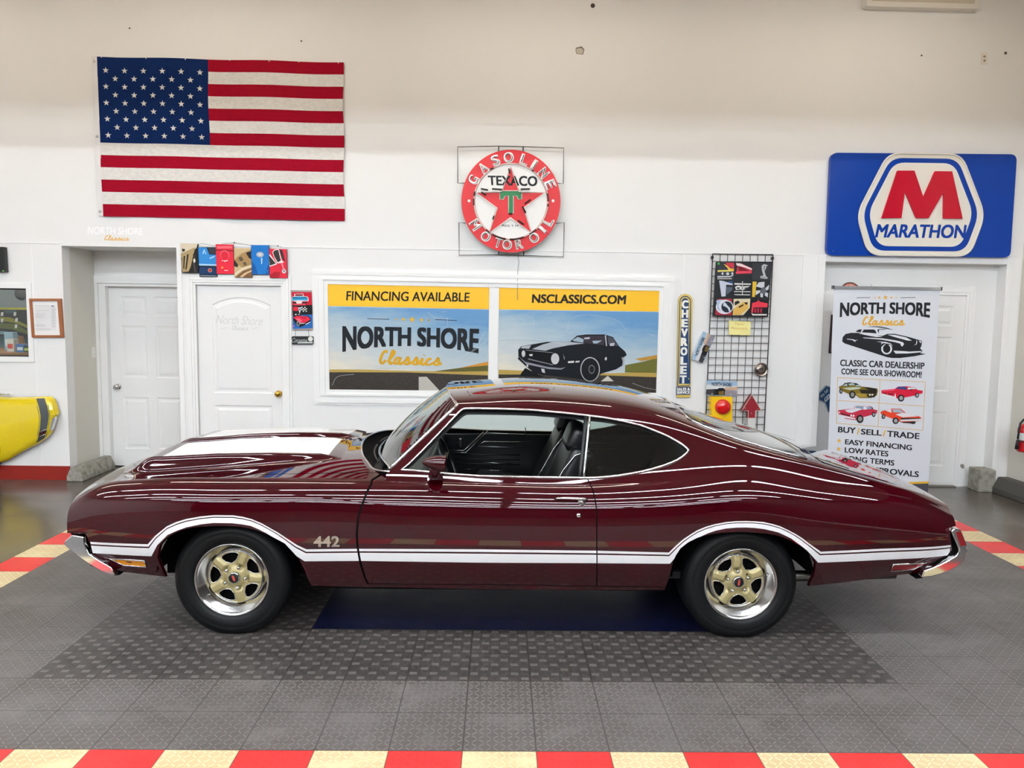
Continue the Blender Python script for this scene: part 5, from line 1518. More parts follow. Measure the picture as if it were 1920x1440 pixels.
# ---- printed banners inside the framed window
SKY = print_mat('banner_sky_print', [(0, '#d9d2bd'), (.12, '#e2dcca'), (.34, '#c6ced0'), (.62, '#aabfcb'), (.82, '#86aac6'), (1, '#5f93c2')], 3.4, .55)
ROAD = mat('banner_road_print', '#2a2520', .4)
nt, N, L, B = nodes(ROAD); nn = noise(nt, 160, 2, worldpos(nt)); L.new(ramp(nt, nn, [(.40, '#14120f'), (.62, '#3b3127'), (.78, '#7a6542')]), B.inputs['Base Color'])
YP = YW-.006
def banner(kind):
    if kind == 'l':
        q = [(613.8, 530.8), (917.2, 537.5), (914.5, 738), (617, 733.3)]
        t = thing('window_banner', 'yellow topped banner with large black lettering in the left window half', 'banner', at(766, 735, YP))
    else:
        q = [(936, 538), (1236.8, 542.2), (1229.5, 741), (934.5, 737)]
        t = thing('window_banner', 'yellow topped banner picturing a black muscle car in the right window half', 'banner', at(1083, 738, YP))
    ys = .21
    k = MB(); k.pxprism(sub(q, 0, 0, 1, ys), YP, .004, mat('banner_yellow', '#fbc206', .35)); k.build('yellow_strip', t)
    k = MB(); k.pxprism(sub(q, 0, ys+.006, 1, 1), YP, .004, SKY); k.build('printed_sky', t)
    if kind == 'l':
        hz_ = [(0, .80), (.2, .795), (.5, .80), (.72, .80), (1, .77)]
    else:
        hz_ = [(0, .78), (.3, .79), (.7, .80), (1, .78)]
    k = MB(); k.px(mapq(q, *hz_, (1, .86), (0, .86)), YP-.0006, ink('#b59a52')); k.build('printed_field', t)
    if kind == 'l':
        k = MB(); k.px(mapq(q, (.66, .80), (.82, .765), (1, .70), (1, .79), (.8, .80)), YP-.0008, ink('#5d5a2c')); k.px(mapq(q, (.82, .765), (1, .70), (1, .735)), YP-.001, ink('#c98a35')); k.build('printed_hill', t)
    else:
        k = MB(); k.px(mapq(q, (.80, .72), (.9, .69), (1, .65), (1, .79), (.8, .79)), YP-.0008, ink('#6a6a30')); k.px(mapq(q, (.86, .66), (.93, .64), (1, .62), (1, .655), (.9, .68)), YP-.001, ink('#b98a3a')); k.build('printed_hill', t)
    k = MB(); k.px(mapq(q, (0, .825), (.5, .815), (1, .83), (1, 1), (0, 1)), YP-.0012, ROAD); k.build('printed_road', t)
    if kind == 'l':
        k = MB(); k.px(mapq(q, (.565, .855), (.615, .852), (.71, 1), (.565, 1)), YP-.0018, ink('#b9b6ad')); k.build('road_marking', t)
        lettering(t, 'FINANCING AVAILABLE', [(650, 545.5), (881, 548.5), (880, 566), (649, 563.5)], YP-.002, '#1a1714', .018)
        cc = Crop(580, 490, 2.6667)
        fl = bl3(cc((165, 322), (850, 336), (846, 462), (165, 455)))
        k = MB(); aw = arch_warp(.34)
        def fn(x, y):
            yy = 1-(1-y)*(.74+.26*(2*x-1)**2)
            return at(*fl(x, 1-yy), YP-.0022)
        k.text('NORTH SHORE', fn, ink('#1a1e24'), .045); k.build('lettering', t)
        script_word(t, cc((352, 446), (662, 458), (655, 520), (350, 512)), YP-.003, '#d2a024', 1.15)
        for a, b in ((290, 400), (630, 738)):
            k = MB(); k.px(cc((a, 285+(a-290)*.015), (b, 287+(b-290)*.015), (b, 290+(b-290)*.015), (a, 288+(a-290)*.015)), YP-.002, ink('#22272e')); k.build('printed_rule', t)
        stars_row(t, [(*cc((434, 290))[0], 2.8), (*cc((470, 290))[0], 4.6), (*cc((514, 291))[0], 6.6), (*cc((561, 293))[0], 4.6), (*cc((597, 294))[0], 2.8)], YP-.002, '#dcae2e')
    else:
        lettering(t, 'NSCLASSICS.COM', [(998, 551.5), (1174.5, 553.5), (1173, 570.5), (997, 568)], YP-.002, '#23201c', .035)
        c = Crop(930, 580, 7.111)
        k = MB(); k.px(c((1400, 960), (1490, 885), (1570, 960)), YP-.0018, ink('#c9c4b8')); k.build('road_marking', t)
        layer(t, 'printed_car', [
            ('#10141c', [c((300, 640), (295, 540), (340, 490), (420, 478), (700, 430), (990, 430), (1010, 410), (1080, 350), (1200, 335), (1450, 335), (1560, 370), (1640, 490), (1720, 560), (1745, 610), (1700, 640), (1700, 740), (1600, 800), (1390, 860), (1330, 930), (1140, 935), (1060, 920), (700, 880), (520, 860), (400, 760), (290, 660)), ]),
            ('#0a0c10', [c((330, 860), (390, 780), (520, 850), (640, 905), (320, 890)), c((1120, 850), (1180, 760), (1300, 640), (1390, 660), (1400, 860), (1310, 935), (1140, 935))]),
            ('#aeb4bc', [c((480, 530), (620, 470), (760, 432), (960, 432), (1180, 455), (960, 480), (760, 520), (660, 552)), c((330, 520), (350, 490), (470, 478), (440, 525))]),
            ('#39313a', [c((1020, 415), (1090, 362), (1200, 350), (1450, 352), (1440, 480), (1180, 450))]),
            ('#9fb4c2', [c((1020, 410), (1090, 368), (1170, 400), (1160, 445), (1040, 425)), c((1285, 420), (1415, 415), (1350, 455), (1300, 455))]),
            ('#4a4a55', [c((1485, 360), (1560, 385), (1630, 490), (1500, 470))]),
            ('#b8bcc4', [c((1450, 345), (1468, 345), (1480, 490), (1466, 490)), c((1515, 455), (1580, 445), (1575, 485), (1520, 490)), c((1175, 378), (1250, 370), (1250, 395), (1180, 400))]),
            ('#06070a', [c((400, 545), (760, 580), (750, 720), (430, 670))]),
            ('#c6c8ca', [ell(*c((366, 592))[0], 3.4, 6.4, 20), ell(*c((788, 660))[0], 7.6, 10.4, 24), c((600, 790), (645, 795), (655, 850), (615, 840)), c((405, 735), (430, 738), (430, 770), (410, 768))]),
            ('#8d9098', [c((300, 625), (390, 700), (700, 770), (860, 785), (930, 770), (870, 805), (700, 795), (400, 730)), c((890, 590), (915, 640), (915, 670), (905, 665), (900, 620)), c((430, 655), (760, 735), (760, 745), (430, 668)), c((400, 540), (760, 575), (760, 582), (400, 547))]),
            ('#d5d6d4', [c((960, 692), (1040, 686), (1040, 712), (960, 718)), c((1060, 690), (1115, 684), (1112, 705), (1058, 710)), c((1450, 650), (1470, 632), (1480, 655), (1470, 682), (1452, 675)), c((440, 600), (490, 595), (485, 622), (450, 622))]),
            ('#b6b8bc', [ell(*c((1255, 800))[0], 18.3, 23, 30)]), ('#131418', [ell(*c((1255, 802))[0], 16.6, 21.3, 30)]),
            ('#6d6f74', [ell(*c((1275, 800))[0], 6, 8.5, 18)]), ('#1b1c20', [ell(*c((1275, 800))[0], 4.5, 6.5, 18)]),
            ('#a8aab0', [c((1672, 640), (1700, 640), (1705, 700), (1690, 760), (1680, 755), (1690, 700))]),
        ], YP-.0024)
    # crinkles in the clear film, their glints drawn as pale lines
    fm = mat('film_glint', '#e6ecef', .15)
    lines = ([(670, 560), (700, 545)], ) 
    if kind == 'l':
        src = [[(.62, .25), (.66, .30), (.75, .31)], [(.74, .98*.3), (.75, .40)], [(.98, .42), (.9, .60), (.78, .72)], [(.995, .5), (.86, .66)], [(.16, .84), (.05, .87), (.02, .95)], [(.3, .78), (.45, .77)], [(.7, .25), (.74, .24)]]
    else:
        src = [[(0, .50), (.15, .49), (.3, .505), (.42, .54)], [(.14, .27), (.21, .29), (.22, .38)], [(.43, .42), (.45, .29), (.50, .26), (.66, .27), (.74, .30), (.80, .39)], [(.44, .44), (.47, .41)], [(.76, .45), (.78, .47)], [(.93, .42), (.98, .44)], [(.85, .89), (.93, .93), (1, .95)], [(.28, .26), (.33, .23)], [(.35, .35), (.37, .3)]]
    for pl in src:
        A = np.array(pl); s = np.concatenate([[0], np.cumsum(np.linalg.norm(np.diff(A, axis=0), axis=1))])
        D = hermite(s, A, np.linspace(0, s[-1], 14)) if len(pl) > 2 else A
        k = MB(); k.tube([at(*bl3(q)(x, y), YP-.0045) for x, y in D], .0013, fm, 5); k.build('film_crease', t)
banner('l'); banner('r')

# ---- six narrow car pictures above the arched door
CV = Crop(330, 440, 6.546)
def canvas(name, label, cq, shapes, base, group='row of six narrow car pictures', edge='#15110f', Y=None, th=.02, cat='picture'):
    Y = Y or YW-.035
    q = CV(*cq) if not isinstance(cq[0], tuple) or True else cq
    t = thing(name, label, cat, at((q[2][0]+q[3][0])/2, (q[2][1]+q[3][1])/2, Y+th), group)
    k = MB(); k.pxprism(q, Y, th, ink(base), ink(edge)); k.build('panel', t)
    if shapes:
        layer(t, 'printed_picture', [(c, [mapq(q, *pl) for pl in pls]) for c, pls in shapes], Y)
    return t
canvas('car_picture', 'tan and black car fender picture, leftmost of the six above the arched door', ((52, 105), (268, 110), (275, 470), (70, 468)), [
    ('#d9cdb4', [((0, 0), (1, 0), (.9, .16), (0, .42))]), ('#ab9468', [((0, .36), (.85, .12), (.55, .78), (.42, .95), (.05, .98), (.0, .6))]),
    ('#1b1917', [((.36, .38), (.46, .36), (.30, .88), (.22, .9)), ((.16, .44), (.25, .42), (.16, .86), (.10, .86)), ((.02, .5), (.07, .48), (.06, .75)), ((.95, .14), (1, .12), (1, 1), (.4, 1), (.62, .7), (.72, .36))]),
    ('#4a4640', [((.74, .45), (.82, .36), (.78, .7), (.86, .95), (.8, .98), (.70, .72))]), ('#e8e2d2', [((.70, .55), (.82, .5), (.84, .62), (.74, .66))]), ('#262220', [((.08, .18), (.26, .2), (.24, .26), (.1, .29))])], '#2a2623')
canvas('car_picture', 'blue car tail picture hung low, second from left above the arched door', ((272, 153), (487, 153), (502, 518), (288, 516)), [
    ('#2f86cf', [((0, .0), (.48, .02), (.62, .25), (1, .26), (1, .62), (0, .6))]), ('#31323c', [((.55, 0), (1, 0), (1, .24), (.66, .22))]),
    ('#a8d3ee', [((.22, .2), (.34, .06), (.46, .24), (.4, .24), (.34, .14), (.28, .25)), ((.6, .36), (.95, .28), (.9, .34), (.66, .40)), ((.0, .56), (1, .58), (1, .63), (0, .62))]),
    ('#12355f', [((0, .68), (1, .69), (1, .93), (0, .92))]), ('#0d0e10', [ell(.62, .78, .145, .085, 20)]), ('#b7b9bb', [ell(.62, .78, .12, .07, 20)]), ('#c02a22', [ell(.62, .78, .095, .055, 20)]), ('#22303c', [ell(1.0, .78, .07, .08, 16)][:0] or [((.93, .75), (1, .72), (1, .84), (.93, .82))]),
    ('#c8ccd0', [((.04, .955), (.98, .965), (.98, .98), (.04, .97))])], '#0f2038')
canvas('car_picture', 'red car nose picture, third from left above the arched door', ((485, 117), (700, 120), (714, 482), (500, 480)), [
    ('#e0283f', [((0, 0), (1, 0), (1, 1), (0, 1))]), ('#f06a74', [((.05, .06), (.9, .05), (.95, .13), (.1, .15))]), ('#7d0f1c', [((0, .18), (.3, .19), (.6, .19), (1, .2), (1, .24), (.6, .215), (.3, .215), (0, .22))]),
    ('#f0606c', [ell(.5, .36, .26, .16, 20)]), ('#d92138', [ell(.5, .38, .22, .14, 20)]), ('#f4d6d6', [((.3, .55), (.68, .54), (.66, .57), (.56, .57), (.52, .60), (.48, .60), (.46, .57), (.32, .57))]),
    ('#f3a53c', [ell(.33, .79, .06, .034, 14)]), ('#f4c6c9', [((.42, .87), (.68, .87), (.62, .90), (.46, .90))])], '#c8192e')
canvas('car_picture', 'gold split window car picture hung low, fourth from left above the arched door', ((712, 165), (918, 165), (932, 527), (716, 524)), [
    ('#c9b188', [((0, 0), (1, 0), (1, .62), (0, .9))]), ('#a88655', [((.0, .40), (.45, .18), (1, .06), (1, .55), (.5, .66), (.3, .6), (.0, .58))]), ('#e4d5b6', [((.02, .86), (.5, .66), (1, .58), (1, .64), (.5, .75), (.0, .98))]),
    ('#2a2522', [((.7, .16), (1, .1), (1, .38), (.86, .33)), ((0, .4), (.22, .56), (.2, .66), (0, .62))]), ('#5d5044', [((.24, .34), (.42, .28), (.54, .4), (.38, .45)), ((.5, .50), (.64, .46), (.74, .56), (.60, .6))]),
    ('#7c5a3a', [((.1, .98), (.5, .78), (1, .68), (1, 1), (.1, 1))]), ('#d8b98f', [((.3, .98), (.6, .84), (1, .74), (1, .79), (.7, .88), (.45, 1))])], '#b49766')
canvas('car_picture', 'blue car hood picture with round silver emblem, fifth from left above the arched door', ((920, 127), (1137, 128), (1143, 488), (932, 486)), [
    ('#1573c2', [((0, 0), (1, 0), (1, 1), (0, 1))]), ('#0d5aa3', [((0, .55), (.2, .7), (.35, 1), (0, 1)), ((.78, 1), (.9, .75), (1, .6), (1, 1)), ((.5, 0), (.515, 0), (.51, .24), (.495, .24))]),
    ('#c8ccd0', [ell(.5, .325, .205, .09, 24)]), ('#8d949a', [ell(.5, .325, .165, .07, 24)]), ('#cfd6da', [ell(.5, .325, .13, .05, 24)]), ('#bfe2f4', [((.55, .44), (.63, .44), (.61, .64), (.56, .66))]), ('#4fa5df', [((.84, .86), (.96, .87), (.92, .9))])], '#0f63ae')
canvas('car_picture', 'red coupe roof picture hung low, rightmost of the six above the arched door', ((1143, 172), (1357, 178), (1367, 535), (1150, 530)), [
    ('#d8273d', [((0, 0), (1, 0), (1, 1), (0, 1))]), ('#ecdfe0', [((.18, .12), (.28, .03), (.55, 0), (.70, .38), (.82, .44), (.80, .47), (.45, .5), (.28, .3)), ((0, .18), (.06, .2), (.42, .5), (.40, .54), (.02, .62), (0, .6))]),
    ('#33302f', [((.22, .13), (.3, .06), (.52, .03), (.66, .40), (.48, .46), (.3, .28)), ((0, .24), (.37, .5), (.02, .58)), ((.6, .02), (.75, .03), (.9, .4), (.8, .4), (.66, .2))]),
    ('#f08a95', [((.66, .5), (.75, .5), (.86, .74), (.8, .74))]), ('#a91327', [((0, .9), (.3, .78), (.6, .8), (.5, 1), (0, 1))]), ('#dcd9d8', [ell(.82, .76, .115, .075, 20)]), ('#8c8f92', [ell(.82, .75, .075, .045, 18)])], '#c21a30')
k = MB(); hk = thing('picture_wire', 'thin grey hanging wire looped above the row of six car pictures', 'wire', at(440, 455, YW-.004))
k.tube([at(*p, YW-.006) for p in CV((300, 108), (480, 135), (600, 108), (715, 98), (900, 128), (1100, 130), (1250, 140), (1300, 150))], .002, mat('wire_grey', '#8f8c88', .5), 5); k.build('wire', hk)
for p in CV((715, 98), (1250, 139)):
    k = MB(); k.ball(at(*p, YW-.008), .008, mat('nail_grey', '#6f6c68', .4, .6), 10, 6); k.build('nail', hk)

# ---- tin sports car plaque with the small sign hung beneath it
c2 = Crop(540, 535, 12.0)
q = c2((55, 110), (525, 112), (560, 1000), (105, 1005))
t = thing('car_plaque', 'upright metal picture of a blue and a red sports car beside the arched door', 'plaque', at(568, 619, YW-.02))
k = MB(); k.pxprism(q, YW-.02, .012, mat('plaque_frame', '#a3948f', .4)); k.build('frame', t, bevel=.002)
layer(t, 'printed_picture', [('#c8102e', [c2((80, 150), (527, 155), (540, 445), (95, 450))]), ('#15181b', [c2((95, 445), (542, 440), (550, 660), (105, 690))]), ('#2a6bb5', [c2((105, 680), (550, 655), (556, 965), (110, 980))]),
   ('#e9d9d5', [c2((140, 190), (340, 185), (360, 245), (440, 250), (465, 300), (460, 355), (320, 360), (300, 420), (200, 420), (180, 365), (80, 350), (90, 260), (140, 250))]),
   ('#2fa0d3', [c2((95, 265), (200, 250), (300, 250), (430, 265), (450, 310), (440, 345), (250, 335), (90, 345))]), ('#17506f', [c2((110, 262), (250, 278), (420, 262), (440, 285), (250, 295), (100, 285))]),
   ('#7c2230', [c2((165, 200), (325, 197), (340, 235), (160, 240))]), ('#d64a5a', [c2((130, 415), (385, 410), (395, 448), (130, 450))]), ('#2b2b2e', [c2((105, 370), (180, 375), (190, 410), (110, 412)), c2((330, 372), (440, 370), (430, 408), (320, 410))]),
   ('#d21f3a', [c2((115, 485), (215, 480), (230, 575), (120, 575))]), ('#f0efec', [c2((225, 500), (300, 497), (262, 640)), *[c2((300+33*i, 485+26*j+6*(i % 2)), (328+33*i, 483+26*j+6*(i % 2)), (328+33*i, 507+26*j+6*(i % 2)), (300+33*i, 509+26*j+6*(i % 2))) for i in range(4) for j in range(4) if (i+j) % 2 == 0]]),
   ('#24406f', [c2((240, 525), (285, 522), (263, 575))]), ('#101216', [c2((120, 665), (260, 655), (300, 690), (450, 690), (515, 745), (510, 800), (380, 890), (280, 940), (200, 900), (120, 790))]),
   ('#e02646', [c2((120, 720), (200, 690), (330, 690), (450, 705), (505, 770), (400, 835), (290, 850), (200, 790))]), ('#f06a80', [c2((150, 745), (270, 750), (320, 810), (280, 820))]), ('#8f0f24', [c2((280, 705), (420, 735), (400, 752), (300, 725))]),
   ('#e4e2e0', [c2((150, 650), (190, 640), (195, 665), (160, 670)), c2((220, 645), (260, 650), (250, 670)), c2((390, 870), (500, 820), (500, 835), (400, 885)), c2((190, 790), (300, 852), (380, 845), (370, 860), (290, 868))]),
   ('#9a9c9e', [ell(*c2((232, 862))[0], 3.2, 4.6, 16)]), ('#2a2c2e', [ell(*c2((232, 862))[0], 1.8, 2.8, 16)]), ('#d264c4', [ell(*c2((130, 918))[0], 1.2, 1.8, 12)])], YW-.02, .0004)
t2 = thing('hanging_sign', 'small black car club sign hung under the tin sports car picture', 'sign', at(568, 645, YW-.02))
k = MB(); k.pxprism(rrect(c2((80, 1145), (575, 1145), (575, 1330), (80, 1330)), 3.2), YW-.022, .01, mat('sign_black', '#14191b', .35)); k.build('panel', t2)
k = MB(); k.text('Corvette', quad_fn(*c2((95, 1180), (440, 1195), (430, 1275), (80, 1290)), YW-.0226), ink('#c9cfcd'), -.004, shear=.35); k.build('lettering', t2)
k = MB(); k.px(c2((215, 1275), (555, 1268), (555, 1305), (215, 1308)), YW-.0224, ink('#c3cbc8')); k.build('printed_band', t2)
k = MB(); k.px(ell(*c2((507, 1205))[0], 4.6, 4.6, 22), YW-.0224, ink('#e6e4dc')); k.build('white_roundel', t2)
for x0, x1 in ((178, 155), (460, 472)):
    k = MB(); k.tube([at(*c2((x0, 1000))[0], YW-.015), at(*c2((x1, 1150))[0], YW-.015)], .0018, mat('sign_wire', '#17171a', .4), 6); k.build('chain', t2)

# ---- upright blue and gold dealer sign
c = Crop(1180, 480, 4.8)
t = thing('dealer_sign', 'tall narrow blue and gold sign with white letters beside the framed window', 'sign', at(1281, 743, YW))
YC_ = YW-.02
gold = mat('sign_gold', '#d8bd62', .35); nav = mat('sign_navy', '#143a66', .35); wt = mat('sign_letter_white', '#f1f0ea', .4)
top = [(x, y) for x, y in ell(505, 408, 66, 68, 16, 0, 180)]
k = MB(); k.pxprism(c(*top, (425, 1275), (549, 1272)), YC_, .015, gold, mat('sign_edge_dark', '#6d5c32', .5)); k.build('gold_panel', t)
k = MB(); k.px(c(*ell(503, 412, 52, 54, 14, 0, 180), (432, 1176), (535, 1172), (548, 1150), (548, 1120)), YC_-.0006, nav); k.build('navy_border', t)
k = MB(); k.px(c(*ell(503, 414, 44, 46, 14, 0, 180), (440, 1168), (530, 1165), (545, 1150), (540, 1110), (530, 1090)), YC_-.0010, gold); k.build('gold_line', t)
k = MB(); k.px(c(*ell(503, 416, 33, 38, 14, 0, 180), (447, 1150), (548, 1150), (548, 1122), (530, 1105)), YC_-.0014, nav); k.build('navy_field', t)
k = MB(); k.px(c((422, 1178), (550, 1176), (549, 1248), (421, 1250)), YC_-.0014, nav); k.build('navy_band', t)
for i, ch in enumerate('CHEVROLET'):
    y = 435+i*84.5; x = 503-2.2*i
    k = MB(); k.text(ch, quad_fn(*c((x-30, y-37), (x+31, y-36), (x+29, y+37), (x-32, y+37)), YC_-.0022), wt, .05); k.build('letter', t)
lettering(t, 'SALES &', c((428, 1186), (545, 1184), (545, 1211), (428, 1213)), YC_-.002, wt, .05)
lettering(t, 'SERVICE', c((427, 1217), (545, 1215), (545, 1240), (427, 1242)), YC_-.002, wt, .05)

# ---- black wire display grid and what hangs on it
GT = [(1336.3, 476), (1449.3, 477.5), (1433, 800), (1323, 800)]
t = thing('wire_rack', 'tall black wire grid panel mounted on the wall right of the window', 'rack', at(1378, 830, YW-.03))
f = bl3(GT); YG = YW-.035; wire = mat('rack_wire', '#101114', .4)
k = MB()
for i in range(9):
    x = i/8; k.tube([at(*f(x, 0), YG), at(*f(x, 1.22), YG)], .0055 if i in (0, 8) else .0035, wire, 6)
for j in range(29):
    y = j/23.3; k.tube([at(*f(0, y), YG+.004), at(*f(1, y), YG+.004)], .0055 if j in (0,) else .0035, wire, 6)
k.build('wire_grid', t)
for x, y in ((.0, .02), (1, .02), (0, 1.1), (1, 1.1)):
    k = MB(); p = at(*f(x, y), YG); k.box((p[0]-.012, YG, p[2]-.012), (p[0]+.012, YW-.004, p[2]+.012), wire); k.build('wall_clip', t)
c = Crop(1310, 470, 10.2857)
q = c((345, 215), (1415, 222), (1335, 1280), (280, 1262))
t = thing('photo_collage', 'square dark canvas of nine car detail pictures on the wire grid', 'picture', at(1390, 594, YG))
k = MB(); k.pxprism(q, YG-.035, .03, ink('#24272a'), ink('#0b0b0c')); k.build('canvas', t)
layer(t, 'printed_picture', [
  ('#34373b', [c((360, 230), (685, 232), (680, 555), (350, 550)), c((1040, 235), (1400, 238), (1380, 570), (1030, 565))]),
  ('#c23a4c', [c((520, 232), (685, 234), (683, 350), (560, 300)), c((720, 240), (820, 245), (1030, 340), (1022, 440), (720, 450), (750, 290))]),
  ('#e8b64a', [c((480, 255), (540, 280), (610, 340), (680, 350), (678, 400), (590, 395), (550, 330))]), ('#e6d871', [c((365, 378), (600, 372), (640, 400), (365, 408))]),
  ('#c7cbd0', [c((360, 490), (610, 488), (660, 465), (670, 480), (610, 512), (360, 518)), ell(*c((460, 442))[0], 2, 2.4, 14), ell(*c((560, 445))[0], 3, 2.8, 14), ell(*c((650, 440))[0], 2, 2.6, 14)]),
  ('#d8d0cc', [c((360, 535), (640, 532), (640, 548), (360, 548))]), ('#f0dede', [c((720, 240), (800, 245), (1025, 345), (1025, 375), (880, 320), (735, 285))]), ('#7a1828', [c((760, 300), (820, 310), (980, 390), (780, 390))]), ('#e04a5c', [c((715, 410), (860, 395), (1025, 395), (1020, 430), (860, 432), (715, 440))]),
  ('#b9bdc1', [c((1215, 290), (1260, 260), (1320, 275), (1335, 300), (1300, 290), (1305, 330), (1270, 400), (1300, 500), (1340, 520), (1310, 545), (1190, 530), (1190, 490), (1250, 480), (1220, 380))]), ('#7f858b', [c((1250, 300), (1285, 285), (1270, 390), (1255, 380)), c((1200, 500), (1320, 515), (1300, 530), (1200, 520))]),
  ('#2d4f7d', [c((570, 590), (660, 585), (655, 660), (540, 650))]), ('#c4c9d8', [c((395, 580), (440, 578), (660, 640), (650, 665), (530, 655), (520, 880), (440, 885))]), ('#56606e', [c((530, 700), (655, 705), (640, 770), (540, 850))]),
  ('#dcdcd8', [c((690, 625), (845, 630), (1010, 635), (1005, 660), (690, 655)), c((700, 700), (760, 670), (840, 690), (990, 680), (940, 710), (860, 760), (790, 750), (720, 760)), c((685, 780), (1000, 785), (995, 800), (685, 796)), c((680, 840), (1000, 845), (980, 860), (700, 856)), c((838, 590), (852, 590), (850, 860), (836, 860))]),
  ('#30363c', [c((740, 705), (800, 715), (780, 740), (735, 735)), c((870, 720), (940, 700), (900, 735))]),
  ('#d9b53a', [c((1040, 595), (1120, 597), (1085, 895), (1030, 893))]), ('#c9ccd2', [c((1100, 690), (1160, 610), (1270, 600), (1265, 700), (1220, 720)), c((1280, 730), (1360, 655), (1350, 740), (1310, 770)), c((1100, 770), (1190, 765), (1190, 800), (1100, 860)), c((1190, 820), (1250, 800), (1235, 905), (1190, 890)), c((1290, 800), (1340, 820), (1330, 900), (1270, 860))]), ('#5e646c', [ell(*c((1250, 770))[0], 5, 6.5, 18)]),
  ('#a5303f', [c((330, 1100), (360, 930), (640, 925), (635, 1245), (318, 1240))]), ('#d6dae6', [ell(*c((500, 1085))[0], 16.5, 13.5, 30)]), ('#a9bbd6', [c((340, 960), (440, 940), (380, 1060), (420, 1180), (360, 1120))]), ('#1f2836', [ell(*c((545, 1085))[0], 10.5, 10.5, 26)]), ('#c8d2de', [c((480, 990), (520, 1010), (560, 1060), (600, 1100), (620, 1180), (590, 1185), (560, 1110), (500, 1070), (470, 1070))]),
  ('#dcd0b0', [c((675, 930), (995, 925), (985, 1100), (860, 1245), (655, 1245), (670, 1100))]), ('#d9b05a', [c((665, 1130), (860, 985), (960, 1010), (960, 1110), (800, 1240), (655, 1240))]), ('#2a2622', [c((690, 990), (760, 960), (800, 1000), (700, 1060)), c((770, 1080), (860, 1030), (865, 1060), (780, 1105)), c((880, 1000), (950, 990), (930, 1040), (900, 1040))]),
  ('#1d1d20', [c((1015, 940), (1345, 940), (1330, 1260), (1010, 1245))]), ('#dd3a4c', [c((1030, 1010), (1130, 985), (1150, 940), (1175, 985), (1330, 1015), (1325, 1090), (1060, 1095), (1045, 1200), (1015, 1195))]), ('#b32a3e', [c((1075, 1112), (1110, 1112), (1108, 1195), (1073, 1195)), c((1130, 1114), (1165, 1114), (1163, 1197), (1128, 1197)), c((1187, 1116), (1222, 1116), (1220, 1198), (1185, 1198))]), ('#e9e4dc', [c((1015, 1205), (1060, 1222), (1315, 1222), (1312, 1250), (1040, 1250))]), ('#4cb45a', [ell(*c((383, 250))[0], 2.4, 2.4, 14)]),
], YG-.035, .0004)
c = Crop(1290, 600, 6.8571)
t = thing('price_note', 'pale yellow note clipped to the wire grid below the nine picture canvas', 'note', at(1386, 628, YG-.008))
k = MB(); k.pxprism(c((525, 8), (808, 20), (800, 198), (527, 190)), YG-.008, .002, mat('note_yellow', '#efe79a', .6)); k.build('paper', t)
for s, qq in (('Classic', ((602, 32), (722, 40), (722, 68), (602, 62))), ('Memorabilia', ((555, 88), (770, 96), (768, 126), (555, 118)))):
    k = MB(); k.text(s, quad_fn(*c(*qq), YG-.0088), ink('#dba45e'), .0); k.build('lettering', t)
def plate(label, q, Y):
    t = thing('license_plate', label, 'plate', at((q[2][0]+q[3][0])/2, (q[2][1]+q[3][1])/2, Y))
    k = MB(); k.pxprism(rrect(q, 1.6), Y, .003, mat('plate_sky', '#9fbcd6', .3)); k.build('plate', t)
    layer(t, 'printed_scene', [('#d9dde0', [mapq(q, (.0, .30), (.4, .22), (.7, .36), (1, .30), (1, .6), (0, .6))]), ('#c9a98f', [mapq(q, (.6, .42), (1, .36), (1, .6), (.6, .6))]), ('#3a3a3e', [mapq(q, (0, .62), (.3, .56), (.62, .60), (1, .66), (1, .97), (0, .97))]), ('#8d8790', [mapq(q, (.58, .60), (1, .64), (1, .95), (.62, .95))]),
       ('#14161b', [mapq(q, (.26, .62), (.34, .58), (.42, .48), (.56, .48), (.62, .60), (.6, .9), (.5, .97), (.28, .94))]), ('#6d5a2e', [mapq(q, (.40, .72), (.58, .64), (.58, .95), (.42, .95))])], Y, .0005)
    k = MB(); fq = bl3(sub(q, .16, .1, .82, .36)); k.text('NORTH SHORE', lambda x, y: at(*fq(x, 1-y), Y-.0036), ink('#23303c'), .02); k.build('lettering', t)
    for x, y in ((.2, .1), (.8, .1), (.2, .9), (.8, .9)):
        k = MB(); k.px(ell(*bl3(q)(x, y), .9, .9, 10), Y-.0034, ink('#e8eaec')); k.build('bolt_hole', t)
    return t
plate('licence plate with sky picture tilted on the left edge of the wire grid', [c((48, 500))[0], c((195, 145))[0], c((348, 212))[0], c((190, 555))[0]], YG-.012)
plate('licence plate with sky picture hung level above the yellow signal lamp', c((248, 775), (632, 790), (628, 985), (228, 965)), YG-.030)
t = thing('hub_cap', 'small round silver dish on the right edge of the wire grid', 'hubcap', at(1427, 704, YG))
p = at(*c((937, 638))[0], YG-.006); k = MB(); k.lathe([(.070, 0), (.074, .012), (.066, .018), (.058, .006), (.047, .004), (.045, .010), (.02, .012), (0, .012)], p, (0, -1, 0), 32, mat('pewter', '#9b9188', .25, 1.0)); k.build('dish', t)
t = thing('signal_lamp', 'yellow square traffic signal with round red lens at the foot of the wire grid', 'lamp', at(1352, 795, YG-.05))
yel = mat('signal_yellow', '#f4c50c', .35)
k = MB(); k.pxprism(c((298, 990), (572, 990), (568, 1310), (310, 1310)), YG-.10, .09, yel); k.build('housing', t, bevel=.006)
for y in (1040, 1100, 1140):
    k = MB(); p = at(*c((303, y))[0], YG-.06); k.box((p[0]-.03, p[1]-.012, p[2]-.006), (p[0]-.008, p[1]+.012, p[2]+.006), yel); k.build('hinge', t)
